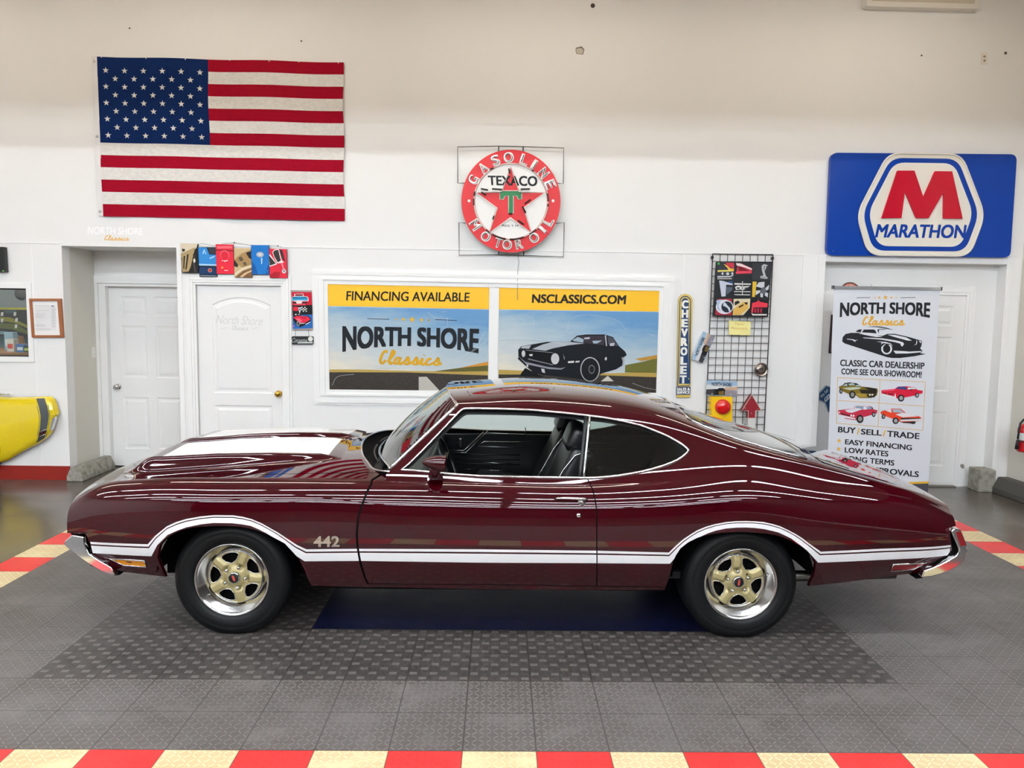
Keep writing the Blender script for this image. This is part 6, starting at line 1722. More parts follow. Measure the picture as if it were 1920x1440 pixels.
p = at(*c((448, 1118))[0], YG-.10); k = MB(); k.lathe([(.082, 0), (.080, .012), (.072, .03), (.05, .046), (.025, .053), (0, .055)], p, (0, -1, 0), 36, mat('signal_red', '#d40c12', .08, coat=1.0)); k.build('red_lens', t)
t = thing('arrow_sign', 'dark red arrow pointing up beside the yellow signal lamp', 'sign', at(1407, 795, YG-.03))
k = MB(); k.pxprism(c((820, 958), (948, 1160), (872, 1165), (866, 1262), (772, 1262), (772, 1168), (690, 1168)), YG-.08, .07, mat('arrow_red', '#8e1626', .4), mat('arrow_side', '#7a1520', .5)); k.build('arrow', t)
k = MB(); P_ = [at(u, v, YG-.081) for u, v in c((820, 962), (942, 1160), (870, 1165), (866, 1262), (773, 1262), (773, 1165), (692, 1165))]
k.tube(P_, .004, mat('arrow_edge', '#e2d3c2', .5), 6, closed=True); k.build('cream_edge', t)
k = MB(); k.pxprism(c((772, 1263), (866, 1263), (864, 1380), (772, 1380)), YG-.08, .07, mat('arrow_white', '#dcdad6', .5)); k.build('white_foot', t)
for x, y in ((823, 1008), (735, 1132), (898, 1138), (815, 1200)):
    k = MB(); k.ball(at(*c((x, y))[0], YG-.082), .006, CHROME2, 8, 6); k.build('bulb_socket', t)

# ---- painted name over the left alcove and on the arched door
t = thing('wall_decal', 'faint white and gold shop name painted above the left alcove', 'decal', at(220, 452, YW))
c = Crop(90, 420, 5.537)
k = MB(); k.text('NORTH SHORE', quad_fn(*c((415, 25), (985, 40), (985, 112), (410, 108)), YW-.001), mat('decal_white', '#fbfbfb', .3), .03); k.build('lettering', t)
script_word(t, c((592, 118), (842, 122), (838, 172), (585, 168)), YW-.0012, '#e7b45e', 1.0)
t = thing('door_decal', 'faint grey shop name lettered on the arched door', 'decal', at(450, 622, Y2))
c = CV
k = MB(); k.text('North Shore', quad_fn(*c((495, 985), (1065, 1005), (1060, 1115), (490, 1090)), Y2-.0005), mat('decal_grey', '#d9d9d7', .4), -.006, shear=.3); k.build('lettering', t)
script_word(t, c((690, 1115), (890, 1120), (885, 1172), (685, 1168)), Y2-.0006, mat('decal_grey', '#d9d9d7', .4), .7)
for x0, x1 in ((545, 640), (930, 1025)):
    k = MB(); k.tube([at(*c((x0+(x1-x0)*s, 1148+10*math.sin(s*6.3)))[0], Y2-.001) for s in np.linspace(0, 1, 10)], .002, mat('decal_grey', '#d9d9d7', .4), 5); k.build('flourish', t)

# ---- framed document, black screen, switch, and small marks on the upper wall
c = Crop(0, 440, 5.76)
t = thing('document_frame', 'wooden framed document on the wall right of the left window', 'frame', at(88, 633, YW))
k = MB(); wood = mat('frame_wood', '#9c5d33', .4)
o = c((312, 690), (657, 690), (686, 1110), (342, 1110)); i_ = c((340, 715), (618, 715), (648, 1086), (366, 1086))
for a in range(4):
    b = (a+1) % 4; k.pxprism([o[a], o[b], i_[b], i_[a]], YW-.025, .022, wood)
k.build('wooden_frame', t)
k = MB(); k.px(i_, YW-.010, ink('#f1f0ee')); k.build('mat_board', t)
k = MB(); k.px(c((378, 762), (600, 762), (608, 1030), (395, 1035)), YW-.0105, ink('#e3e3e3')); k.build('paper', t)
layer(t, 'printed_text', [('#b9b9bb', [c((380, 765+y), (380+wd, 765+y), (380+wd, 768+y), (380, 768+y)) for y, wd in ((0, 160), (55, 150), (85, 115), (100, 110), (112, 90), (125, 95), (205, 110), (215, 115), (225, 112), (250, 170), (265, 180))]+[c((555, 790+12*j), (590+8*(j % 3), 790+12*j), (590+8*(j % 3), 794+12*j), (556, 794+12*j)) for j in range(18)]), ('#44446a', [c((555, 766), (580, 766), (580, 776), (555, 776))])], YW-.0105, .0004)
t = thing('wall_screen', 'black framed screen on the wall at the far left edge', 'screen', at(0, 508, YW))
k = MB(); q = c((-260, 132), (45, 132), (62, 402), (-250, 402)); k.pxprism(q, YW-.05, .045, mat('screen_black', '#0d1110', .35)); k.build('bezel', t, bevel=.008)
k = MB(); k.px(c((-240, 155), (20, 155), (34, 375), (-235, 375)), YW-.0505, mat('screen_glass', '#050606', .08)); k.build('screen', t)
k = MB(); k.ball(at(*c((35, 392))[0], YW-.05), .008, mat('status_green', '#7dcf6a', .3), 10, 6); k.build('status_lamp', t)
t = thing('light_switch', 'white light switch on the side wall of the left alcove', 'switch', (AL0, 8.42, 1.2))
ps = atx(176, 661, AL0+.004); t.location = (AL0, ps[1], ps[2]-.06); WL[t.name] = tuple(t.location)
k = MB(); k.box((AL0, ps[1]-.036, ps[2]-.058), (AL0+.006, ps[1]+.036, ps[2]+.058), mat('switch_white', '#ecebe4', .35)); k.build('switch_plate', t, bevel=.002)
k = MB(); k.box((AL0+.006, ps[1]-.006, ps[2]-.012), (AL0+.014, ps[1]+.006, ps[2]+.010), mat('switch_white', '#ecebe4', .35)); k.build('toggle', t)
t = thing('wall_outlet', 'small white outlet high on the wall at upper right', 'outlet', at(1845, 121, YW))
c = Crop(1600, 0, 6.0)
k = MB(); k.pxprism(c((1438, 592), (1510, 592), (1508, 722), (1436, 722)), YW-.006, .006, mat('outlet_cream', '#e6e0d4', .4)); k.build('outlet_plate', t, bevel=.002)
for y in (636, 682):
    k = MB(); k.px(ell(*c((1476, y))[0], 2.4, 2.2, 12), YW-.0068, ink('#8b8680')); k.build('socket', t)
t = thing('wall_vent', 'white wall mounted box cut off by the top edge of the photo', 'vent', at(1732, 15, YW))
k = MB(); q = [(1625, -60), (1840, -56), (1836, 16.5), (1625, 11.5)]; k.pxprism(q, YW-.09, .09, mat('vent_white', '#ece7dd', .4)); k.build('casing', t, bevel=.012)
k = MB(); k.pxprism([(1636, -55), (1832, -50), (1828, 6.5), (1636, 1.5)], YW-.094, .004, mat('vent_inner', '#cfc6b2', .5)); k.build('front_grille', t)
c = Crop(1060, 0, 12.0)
t = thing('wall_patch', 'chipped hole in the plaster high on the wall near the middle', 'patch', at(1087, 102, YW))
k = MB(); k.px(c((240, 1075), (365, 1040), (430, 1110), (400, 1230), (255, 1215), (228, 1140)), YW-.0008, ink('#7d766a', .8)); k.build('chip_rim', t)
k = MB(); k.px(c((250, 1098), (350, 1075), (408, 1120), (385, 1218), (268, 1205), (240, 1140)), YW-.0012, ink('#c6c1b4', .9)); k.build('bare_plaster', t)
for lab, u, v, r in (('small chip in the plaster at the very top of the wall', 1111.5, 10.5, 4.2), ('tiny nail hole right of the upper middle of the wall', 1728, 104, 1.6), ('dark torn screw hole at the upper right edge of the wall', 1885.5, 99.5, 2.6), ('tiny dark nail at the upper left above the flag', 243, 53, 1.5), ('tiny dark nail above the right end of the flag', 565, 77, 1.5)):
    t = thing('wall_mark', lab, 'mark', at(u, v, YW)); k = MB(); k.lathe([(r*.0055, 0), (r*.005, .003), (0, .004)], at(u, v, YW-.0003), (0, -1, 0), 10, mat('mark_dark', '#4a433c', .7)); k.build('nail_head', t)

# ---- roll-up banner stand
def rollup():
    YB = 7.62; TH = .012
    bl_ = atz(1552, 938, .05)
    t = thing('banner_stand', 'tall white roll-up banner stand with black print in front of the right door', 'banner', at(1648, 940, YB)*np.array([1, 1, 0]))
    q = [(1563.5, 541.5), (1762.5, 541.0), (1739.5, 931), (1549.5, 938)]
    f = bl3(q)
    paper = mat('banner_paper', '#dfe3ea', .4)
    k = MB(); k.pxprism(sub(q, 0, 0, 1, .935), YB, .003, paper); k.build('printed_sheet', t)
    k = MB(); k.pxprism(sub(q, 0, .935, 1, 1), YB, .003, ink('#4a4a50')); k.build('grey_footer', t)
    k = MB(); k.px(sub(q, 0, .927, 1, .937), YB-.0006, ink('#e3b23c')); k.build('gold_line', t)
    a, b = at(1562, 538.5, YB), at(1764, 537.5, YB)
    k = MB(); k.box((a[0], YB-.018, a[2]-.016), (b[0], YB+.02, a[2]+.014), mat('rail_silver', '#d9dadd', .25, .8)); k.build('top_rail', t, bevel=.004)
    for p in (a, b):
        k = MB(); k.box((p[0]-.006, YB-.02, a[2]-.018), (p[0]+.006, YB+.022, a[2]+.016), mat('rail_cap', '#3c3e44', .4)); k.build('rail_cap', t)
    l, r = at(1549, 936, YB), at(1740, 930, YB)
    k = MB(); k.box((l[0]-.01, YB-.08, .012), (r[0]+.01, YB+.10, l[2]+.0), mat('stand_base', '#9a9ca0', .3, .7)); k.build('base', t, bevel=.01)
    for xx in (l[0]+.15, r[0]-.15):
        k = MB(); k.box((xx-.03, YB-.17, 0), (xx+.03, YB+.19, .012), mat('stand_base', '#9a9ca0', .3, .7)); k.build('foot', t)
    k = MB(); k.tube([((l[0]+r[0])/2, YB+.03, .05), ((l[0]+r[0])/2, YB+.03, a[2])], .012, mat('rail_silver', '#d9dadd', .25, .8), 10); k.build('support_pole', t)
    Y = YB-.001; DK = '#26282c'
    c = Crop(1560, 540, 8.47)
    fl = bl3(c((130, 228), (1565, 228), (1552, 478), (122, 468)))
    k = MB(); k.text('NORTH SHORE', lambda x, y: at(*fl(x, (1-y)*(.74+.26*(2*x-1)**2)), Y), ink(DK), .04); k.build('lettering', t)
    script_word(t, c((492, 455), (1150, 455), (1140, 592), (482, 590)), Y-.0004, '#e6b14a', 1.15)
    for a_, b_ in ((390, 606), (1092, 1326)):
        k = MB(); k.px(c((a_, 150), (b_, 146), (b_, 153), (a_, 158)), Y, ink(DK)); k.build('printed_rule', t)
    stars_row(t, [(*c((678, 152))[0], 1.8), (*c((752, 152))[0], 3.0), (*c((848, 150))[0], 4.8), (*c((942, 150))[0], 3.0), (*c((1018, 150))[0], 1.8)], Y, '#eab53f')
    W_ = '#e4e8ee'
    layer(t, 'printed_car_silhouette', [
        (DK, [c((162, 850), (170, 780), (215, 730), (300, 712), (420, 712), (620, 745), (800, 760), (880, 728), (1000, 728), (1190, 770), (1330, 810), (1430, 840), (1420, 920), (1400, 960), (1440, 1000), (1400, 1035), (1492, 1048), (1300, 1085), (1080, 1112), (960, 1112), (880, 1100), (600, 1010), (200, 880)),
              c((540, 622), (650, 608), (760, 612), (870, 632), (970, 665), (900, 655), (760, 628), (650, 618)), c((370, 695), (420, 660), (475, 655), (455, 705)), c((475, 705), (505, 660), (660, 658), (690, 675), (708, 722), (600, 712)), c((718, 668), (745, 650), (840, 650), (860, 658), (750, 660), (728, 690), (745, 718))]),
        (W_, [c((420, 722), (620, 728), (800, 775), (700, 778), (560, 752)), c((880, 742), (1000, 745), (1180, 785), (1270, 835), (1200, 835), (1000, 780)), c((495, 785), (800, 800), (1000, 830), (1090, 850), (1110, 860), (1090, 885), (1000, 860), (800, 822), (500, 795)),
               c((235, 805), (330, 815), (370, 828), (415, 825), (370, 838), (372, 858), (320, 826), (240, 815)), c((705, 850), (850, 855), (930, 880), (970, 925), (900, 880), (810, 875), (775, 905), (790, 865)), c((975, 995), (1100, 1000), (1230, 1010), (1430, 1000), (1400, 1022), (1200, 1040), (1010, 1042)),
               c((1340, 820), (1355, 860), (1340, 900), (1295, 912), (1330, 895), (1340, 860)), c((1378, 835), (1425, 850), (1405, 878)), c((1120, 855), (1145, 890), (1115, 932), (1088, 905), (1095, 875))]),
        (W_, [ell(*c((868, 965))[0], 10.2, 10.5, 30)]), (DK, [ell(*c((868, 965))[0], 7.0, 8.0, 28)]), (DK, [c((770, 905), (800, 880), (900, 885), (950, 905), (925, 905), (890, 900), (830, 895), (790, 930))]),
    ], Y, .0004)
    lettering(t, 'CLASSIC CAR DEALERSHIP', c((132, 1135), (1472, 1185), (1466, 1290), (128, 1238)), Y, DK, .03)
    lettering(t, 'COME SEE OUR SHOWROOM!', c((150, 1275), (1428, 1328), (1422, 1428), (146, 1370)), Y, DK, .03)
    c = Crop(1560, 690, 10.105)
    def rule(a, b, w=.5):
        a, b = np.array(c(a)[0]), np.array(c(b)[0]); tt = (b-a)/np.linalg.norm(b-a); n = np.array([-tt[1], tt[0]])*w
        k = MB(); k.px([tuple(a+n), tuple(b+n), tuple(b-n), tuple(a-n)], Y, ink('#e2b765')); k.build('picture_border', t)
    for a, b in (((105, 182), (1768, 265)), ((80, 1045), (1720, 1180)), ((105, 182), (80, 1045)), ((1768, 265), (1720, 1180)), ((910, 222), (872, 1105)), ((95, 612), (1742, 722))): rule(a, b)
    def pcar(items, nm): layer(t, nm, [(col, [c(*pl) for pl in pls]) for col, pls in items], Y, .0004)
    def whl(x, y, rx, ry, hub='#8f8f8c'): return [('#1c1c1e', [ell(x, y, rx, ry, 20)]), (hub, [ell(x+3, y, rx*.6, ry*.62, 18)])]
    pcar([('#7d6a24', [((130, 350), (190, 330), (240, 285), (330, 272), (470, 290), (560, 350), (700, 365), (860, 390), (870, 430), (850, 520), (740, 570), (520, 570), (460, 520), (330, 500), (200, 440), (150, 480), (140, 400))]), ('#1e2420', [((190, 335), (240, 285), (330, 272), (470, 290), (550, 350), (480, 345), (430, 320), (340, 330))]), ('#a9bdbc', [((200, 335), (260, 300), (290, 300), (290, 340)), ((305, 300), (400, 285), (440, 325), (330, 330)), ((440, 320), (510, 320), (550, 348), (460, 350))]),
          ('#c3cdb8', [((190, 380), (420, 360), (560, 370), (510, 400), (330, 420))]), ('#2e2a22', [((590, 360), (700, 370), (850, 395), (830, 430), (700, 420)), ((520, 410), (850, 420), (840, 490), (560, 480)), ((660, 500), (840, 500), (800, 560), (680, 550))]), ('#e6e2d4', [ell(717, 510, 18, 18, 16), ell(765, 508, 18, 18, 16)]), ('#a98d3f', [((450, 480), (650, 490), (660, 550), (520, 560))])]+whl(385, 505, 60, 72)+whl(170, 440, 32, 48), 'printed_olive_car')
    pcar([('#d3233f', [((935, 430), (960, 415), (1190, 395), (1250, 350), (1400, 345), (1560, 365), (1620, 415), (1720, 430), (1715, 480), (1650, 495), (1580, 520), (1400, 555), (1240, 575), (1180, 560), (940, 495))]), ('#3e4a86', [((1210, 390), (1260, 352), (1410, 355), (1415, 415))]), ('#e9ecee', [((1440, 370), (1560, 370), (1590, 400), (1430, 405)), ((930, 480), (1180, 540), (1200, 470), (1215, 575), (1100, 560), (940, 510))]), ('#1b1b1e', [((990, 465), (1020, 475), (1015, 490), (985, 480)), ((1060, 480), (1150, 490), (1145, 505), (1070, 500)), ((1460, 405), (1540, 400), (1500, 425))]), ('#f06a86', [((960, 425), (1190, 400), (1180, 420), (960, 440))])]+whl(1308, 570, 62, 66, '#a9a9ac')+whl(1612, 515, 38, 46, '#a9a9ac'), 'printed_pink_red_car')
    pcar([('#c3324a', [((115, 800), (200, 790), (390, 770), (450, 710), (740, 725), (780, 780), (860, 800), (850, 860), (750, 890), (600, 930), (450, 990), (250, 960), (130, 880))]), ('#e3e2ea', [((240, 800), (400, 770), (580, 780), (380, 850), (300, 840)), ((400, 765), (460, 712), (700, 730), (740, 770), (620, 790)), ((130, 880), (440, 950), (450, 975), (200, 940))]), ('#8fa0b8', [((430, 750), (470, 718), (600, 728), (590, 780)), ((650, 740), (740, 735), (760, 775), (670, 785))]), ('#2a2226', [((170, 850), (345, 900), (340, 915), (175, 875)), ((740, 725), (780, 760), (775, 780), (755, 770))]), ('#e8e4e4', [ell(365, 900, 18, 22, 16), ell(410, 905, 18, 22, 16), ell(140, 840, 12, 18, 14)])]+whl(530, 965, 68, 78)+whl(790, 880, 36, 48, '#9a9a9c'), 'printed_white_striped_car')
    pcar([('#e2472c', [((915, 840), (960, 810), (1010, 800), (1090, 770), (1300, 770), (1400, 850), (1640, 910), (1690, 940), (1680, 1000), (1500, 1030), (1290, 1020), (1150, 960), (1000, 910), (930, 870))]), ('#e6e3e6', [((1010, 805), (1090, 772), (1120, 770), (1130, 850)), ((1330, 850), (1420, 850), (1640, 915), (1340, 935), (1200, 880))]), ('#a9bccb', [((1140, 785), (1290, 780), (1370, 850), (1160, 840))]), ('#3a2a2e', [((1310, 945), (1660, 945), (1650, 965), (1300, 980)), ((1300, 1025), (1560, 1015), (1500, 1050), (1350, 1040))]), ('#d9d6d6', [((1290, 980), (1690, 960), (1680, 1005), (1300, 1010))])]+whl(1205, 1000, 60, 62, '#a7a7b0')+whl(975, 920, 36, 46, '#8f8f94')+whl(1535, 1035, 50, 26, '#3a3a3c'), 'printed_orange_car')
    S = Crop(1560, 690, 10.105)
    lettering(t, 'BUY', S((118, 1110), (452, 1130), (446, 1245), (110, 1218)), Y, DK, .028)
    lettering(t, 'SELL', S((552, 1150), (945, 1178), (940, 1285), (545, 1258)), Y, DK, .028)
    lettering(t, 'TRADE', S((1045, 1185), (1662, 1235), (1655, 1350), (1040, 1300)), Y, DK, .028)
    for a, b in (((515, 1140), (482, 1255)), ((1010, 1180), (970, 1295))):
        k = MB(); k.px(S((a[0]-12, a[1]), (a[0]+12, a[1]), (b[0]+12, b[1]), (b[0]-12, b[1])), Y, ink('#eab53f')); k.build('printed_slash', t)
    S = Crop(1540, 520, 3.4286)
    for txt, a in (('EASY FINANCING', ((153, 1040), (583, 1078), (582, 1113), (151, 1073))), ('LOW RATES', ((151, 1092), (432, 1117), (430, 1153), (150, 1126))), ('LONG TERMS', ((150, 1145), (470, 1176), (468, 1212), (148, 1179))), ('FAST APPROVALS', ((148, 1200), (628, 1248), (625, 1286), (146, 1236)))):
        lettering(t, txt, S(*a), Y, DK, .028)
    stars_row(t, [(*S((114, 1050))[0], 4.6), (*S((112, 1104))[0], 4.6), (*S((110, 1158))[0], 4.6), (*S((108, 1214))[0], 4.6)], Y, '#eab53f')
    k = MB(); k.text('7', quad_fn((1708, 914), (1718, 914), (1717, 922), (1707, 922), Y), ink('#f2f2f2'), .04); k.build('footer_digit', t)
rollup()

# ---- signs half hidden behind the roll-up banner
YH = YB1
t = thing('round_badge_sign', 'round orange and white sign peeking over the top of the roll-up banner', 'sign', at(1593, 552, YH))
k = MB(); k.pxprism(ell(1594, 552, 21, 23, 36), YH-.012, .012, mat('badge_dark', '#5b3b33', .4)); k.build('round_panel', t)
k = MB(); k.px(ell(1594, 552, 18.5, 20.5, 32), YH-.0126, ink('#d9785a')); k.build('orange_ring', t)
k = MB(); k.text('LEGEND', lambda x, y: at(1594-(12+y*6)*1.0*math.cos(math.radians(30+120*x)), 552-(13+y*6)*math.sin(math.radians(30+120*x)), YH-.0132), ink('#efe4da'), .0); k.build('lettering', t)
c = Crop(1520, 510, 4.9655)
t = thing('dark_picture', 'dark framed picture mostly hidden behind the left edge of the roll-up banner', 'picture', at(1565, 663, YH))
q = [(1559.5, 590), (1602, 590), (1600, 663), (1554.5, 662.5)]
k = MB(); k.pxprism(q, YH-.02, .02, ink('#3d3236')); k.build('frame', t)
k = MB(); k.px(sub(q, .06, .04, .94, .96), YH-.0206, ink('#8f7f84')); k.build('print', t)
t = thing('dealer_plaque', 'blue pointed plaque with white script peeking out left of the roll-up banner', 'sign', at(1556, 770, YH))
k = MB(); k.pxprism([*c((70, 1130), (142, 1055), (185, 1068)), (1590, 720), (1597, 735), (1590, 760), *c((165, 1305), (130, 1220), (75, 1195))], YH-.014, .014, mat('plaque_blue', '#16426f', .35), ink('#c9d2d8')); k.build('panel', t)
k = MB(); k.tube([at(u, v, YH-.0145) for u, v in c((185, 1072), (143, 1062), (76, 1132), (80, 1190), (133, 1214), (165, 1295))], .004, mat('plaque_edge', '#b9c4cc', .4), 6); k.build('silver_edge', t)
k = MB(); k.text('We Sell', quad_fn(*c((86, 1152), (150, 1085), (166, 1105), (100, 1182)), YH-.0146), ink('#dfe3e0'), .0); k.build('lettering', t)
k = MB(); k.text('GEN', quad_fn(*c((122, 1180), (185, 1120), (200, 1150), (138, 1215)), YH-.0146), ink('#dfe3e0'), .03); k.build('lettering', t)

# ---- concrete stops and the extinguisher
conc = mat('concrete', '#8d8a80', .85); nt, N, L, B = nodes(conc); n = noise(nt, 18, 5, worldpos(nt)); L.new(ramp(nt, n, [(.3, '#6f6c63'), (.6, '#9a978c')]), B.inputs['Base Color']); L.new(bump(nt, n, .4, .006), B.inputs['Normal'])
def wheel_stop(name, label, p0, p1, w, h, m, chamfer=.35):
    p0, p1 = np.array(p0, float), np.array(p1, float); d = (p1-p0)/np.linalg.norm(p1-p0); n = np.array([-d[1], d[0], 0])
    prof = [(-.5, 0), (-.5, h*.35), (-.5+chamfer*.7, h), (.5-chamfer*.7, h), (.5, h*.35), (.5, 0)]
    A = [p0+n*w*a+np.array([0, 0, b]) for a, b in prof]; Bq = [p1+n*w*a+np.array([0, 0, b]) for a, b in prof]
    k = MB(); k.prism(A, p1-p0, m)
    o = k.build(name, None, tuple(p0), bevel=.012, seg=2)
    bmx = bmesh.new(); bmx.from_mesh(o.data); bmesh.ops.remove_doubles(bmx, verts=bmx.verts, dist=1e-5); bmesh.ops.recalc_face_normals(bmx, faces=bmx.faces); bmx.to_mesh(o.data); bmx.free()
    return tag(o, label, 'wheel stop')
wheel_stop('wheel_stop', 'grey concrete wheel stop against the left alcove side wall', (AL0+.095, 7.90, 0), (AL0+.095, 8.58, 0), .17, .15, conc)
dkc = mat('dark_stop', '#4a4843', .8)
wheel_stop('wheel_stop', 'long dark grey wheel stop along the right wall below the extinguisher', (XR-.13, 7.86, 0), (XR-.13, 6.2, 0), .22, .17, dkc)
pb = at(1824, 921, 7.98)
k = MB(); xb0, xb1 = atz(1825, 919, 0)[0], atz(1854, 921, 0)[0]
k.box((xb0, 7.86, 0), (xb0+.17, 8.06, .235), conc); single(k, 'concrete_block', 'grey concrete block standing at the right jamb of the right doorway', 'block', (xb0+.08, 7.96, 0), bevel=.008)
k = MB(); pr = [(AR1+.0, YW-.022, 0), (AR1+.13, YW-.022, 0), (AR1+.14, YW-.022, .10), (AR1+.09, YW-.022, .13), (AR1+.03, YW-.022, .10), (AR1+.0, YW-.022, .12)]
k.prism(pr, (0, .022, 0), mat('broken_plaster', '#d6d0c6', .8)); struct(k.build('trim_4'))
# extinguisher hung on the right wall
xe = XR-.085; ye = xe/at(1922, 822, 1.0)[0]
zb, zt = at(1922, 847, ye)[2], at(1922, 797, ye)[2]
t = thing('fire_extinguisher', 'red fire extinguisher with black hose on the right wall, cut off by the photo edge', 'fire extinguisher', (xe, ye, zb))
redx = mat('extinguisher_red', '#c2121b', .2, coat=.6)
hh = zt-zb
k = MB(); k.lathe([(0, 0), (.066, .002), (.072, .012), (.072, hh*.86), (.06, hh*.97), (.035, hh*1.03), (.024, hh*1.06)], (xe, ye, zb), (0, 0, 1), 32, redx); k.build('cylinder', t)
k = MB(); k.lathe([(.0728, hh*.45), (.0728, hh*.72)], (xe, ye, zb), (0, 0, 1), 32, mat('label_white', '#d9dcdc', .4)); k.build('label_wrap', t)
k = MB(); k.lathe([(.022, hh*1.05), (.024, hh*1.14), (.014, hh*1.18)], (xe, ye, zb), (0, 0, 1), 16, mat('valve_metal', '#9b9b9b', .3, 1.0)); k.build('valve', t)
k = MB(); k.box((xe-.012, ye-.13, zb+hh*1.18), (xe+.012, ye+.02, zb+hh*1.21), redx); k.build('handle', t, bevel=.004)
xo = xe-.072
k = MB(); k.tube([(xe, ye-.01, zb+hh*1.12), (xe-.05, ye-.03, zb+hh*1.22), (xe-.095, ye-.05, zb+hh*1.08), (xe-.105, ye-.05, zb+hh*.75), (xe-.108, ye-.05, zb+hh*.5)], .010, mat('hose_black', '#121315', .5), 10); k.build('hose', t)
k = MB(); k.tube([(xe-.108, ye-.05, zb+hh*.46), (xe-.112, ye-.05, zb+hh*.12)], [.013, .020], mat('hose_black', '#121315', .5), 12); k.build('nozzle', t)
k = MB(); k.tube([(xe-.11, ye-.05, zb+hh*.47), (xe-.06, ye-.06, zb+hh*.40), (xe+.03, ye-.068, zb+hh*.40)], .007, mat('hose_black', '#121315', .5), 8); k.build('strap', t)
k = MB(); k.box((XR-.02, ye-.03, zb+hh*.3), (XR, ye+.03, zb+hh*1.0), CHROME2); k.build('wall_bracket', t)

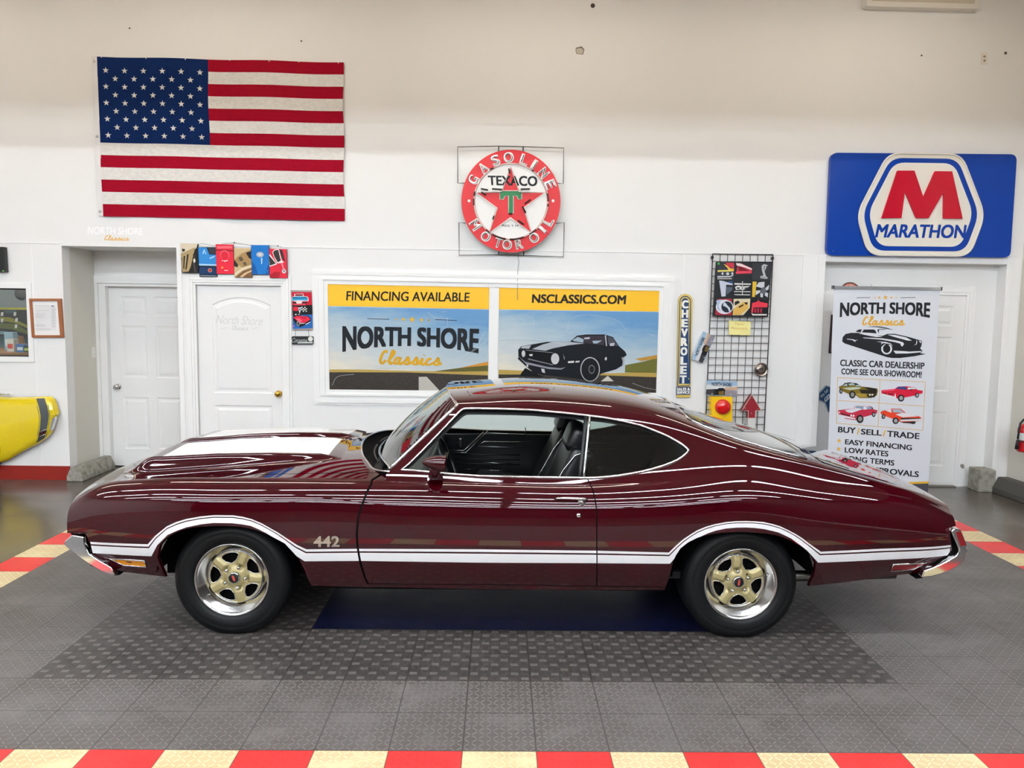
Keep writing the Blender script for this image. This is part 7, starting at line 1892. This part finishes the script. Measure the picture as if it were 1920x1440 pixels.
# ---- yellow car at the left edge
def yellow_car():
    Yf = 7.88; Yb = 7.985
    c = Crop(0, 720, 7.2)
    t = thing('yellow_car', 'yellow car tail with a charcoal band against the wall at the left edge', 'car', at(-150, 865, 7.4)*np.array([1, 1, 0]))
    yl = mat('yellow_paint', '#e6cb0a', .1, coat=1.0); gr = mat('charcoal_band', '#4c5152', .35); 
    # side sections along x: top and bottom heights traced from the side
    topl = [(-900, 150), (-300, 175), (0, 205), (200, 205), (400, 200), (480, 198), (600, 196), (655, 198)]
    endl = [(655, 198), (705, 290), (735, 420), (690, 470), (662, 640), (640, 690)]
    botl = [(640, 690), (560, 760), (470, 820), (330, 890), (190, 965), (60, 1045), (0, 1060), (-60, 1075), (-300, 1090), (-900, 1090)]
    def P(x, y, Y): u, v = c((x, y))[0]; return at(u, v, Y)
    top3 = [P(*p, Yf) for p in topl]; bot3 = [P(*p, Yf) for p in botl]
    X0 = -8.9
    xsr = np.linspace(X0, P(735, 420, Yf)[0], 120)
    out = topl[:-1]+endl
    ox = [P(*p, Yf) for p in topl+endl[1:3]]; bx = [P(*p, Yf) for p in [(735, 420)]+endl[3:]+botl[1:]]
    zt = np.interp(xsr, [p[0] for p in ox], [p[2] for p in ox]); bx = bx[::-1]
    zb_ = np.interp(xsr, [p[0] for p in bx], [p[2] for p in bx])
    G = []
    prof = [(0.0, .07), (.0, .05), (.05, .025), (.14, .008), (.3, .0), (.5, -.006), (.68, .0), (.84, .008), (.93, .018), (.975, .035), (1.0, .06)]
    for x, a, b in zip(xsr, zt, zb_):
        g = max(0., (x-xsr[-1]+.30)/.30); dy = .02*g*g
        row = [(x, Yf+o_+dy, b+(a-b)*s) for s, o_ in prof]
        row += [(x, Yf+.08, a+.008), (x, Yb-.01, a+.012)]
        G.append(row)
    uB = lambda x: P(x, 400, Yf)[0]
    mats_ = MB(); band = MB()
    G = np.array(G)
    k = MB(); a, b = G.shape[:2]
    for i in range(a-1):
        for j in range(b-1):
            xm = (G[i, j, 0]+G[i+1, j, 0])/2; s = j/(b-1)
            k.add([G[i, j], G[i+1, j], G[i+1, j+1], G[i, j+1]], [(0, 1, 2, 3)], yl, True)
    k.poly([tuple(p) for p in G[-1]][::-1], yl)
    body = k.build('tail_body', t, weld=True)
    # band wraps over the tail, drawn on the body surface
    BVY = BVHTree.FromPolygons([tuple(v.co+Vector(WL[t.name])) for v in body.data.vertices], [tuple(p.vertices) for p in body.data.polygons])
    def on(u, v, off=.003):
        h = BVY.ray_cast(Vector(CAMP), Vector(ray(u, v)).normalized())
        if h[0] is None: return Vector(at(u, v, Yf-.002))
        n = h[1] if h[1].y < 0 or h[1].z > .5 else -h[1]
        return h[0]+n*off
    def band_px(L, R_, m, nm, off, n=24):
        kk = MB(); rows = []
        for q in np.linspace(0, 1, n):
            l = np.array([np.interp(q, np.linspace(0, 1, len(L)), [p[i] for p in L]) for i in (0, 1)]); r = np.array([np.interp(q, np.linspace(0, 1, len(R_)), [p[i] for p in R_]) for i in (0, 1)])
            rows.append([on(*c(tuple(l+(r-l)*s))[0], off) for s in np.linspace(0, 1, 6)])
        kk.grid(rows, m, True, flip=False); return kk.build(nm, t)
    band_px([(490, 200), (525, 300), (550, 430), (545, 550), (525, 680), (498, 790)], [(605, 198), (640, 300), (662, 410), (650, 530), (632, 620), (600, 722)], gr, 'charcoal_band', .004)
    for L in ([(468, 204), (505, 310), (532, 430), (528, 560), (510, 680), (482, 795)], [(622, 200), (655, 300), (674, 410), (662, 530), (642, 640), (618, 706)]):
        kk = MB(); kk.tube([on(*c(p)[0], .003) for p in L], .0022, gr, 5); kk.build('pinstripe', t)
    for L in ([(530, 650), (632, 612)], [(520, 712), (618, 672)]):
        kk = MB(); kk.tube([on(*c(p)[0], .006) for p in L], .004, CHROME, 6); kk.build('marker_trim', t)
    kk = MB(); kk.poly([on(*c(p)[0], .006) for p in ((526, 705), (620, 665), (628, 622), (530, 660))], mat('marker_dark', '#3a1a1a', .3)); kk.build('marker_lamp', t)
    kk = MB(); kk.pxprism(c((700, 470), (742, 442), (738, 480), (712, 560), (690, 625), (668, 630), (680, 560)), Yf+.02, .04, CHROME); kk.build('corner_bumper', t, bevel=.008)
    p = on(*c((60, 150))[0], 0.01); kk = MB(); kk.ball((p.x-.08, p.y+.03, p.z+.008), (.12, .03, .012), CHROME, 16, 8); kk.build('fuel_cap', t)
    kk = MB(); e = P(-60, 1080, Yf)
    xw = P(-15, 900, Yf)[0]-.33
    kk.lathe([(.345, -.03), (.34, .004), (0, .006)], (xw, Yf-.008, .36), (0, -1, 0), 40, DARK); kk.build('wheel_opening', t)
    kk = MB(); kk.lathe([(0, .0), (.19, .0), (.2, .02), (.29, .03), (.32, 0), (.325, -.03), (.325, -.07)], (xw, Yf+.02, .327), (0, -1, 0), 40, RUBBER); kk.build('wheel', t)
yellow_car()
bpy.context.view_layer.update()
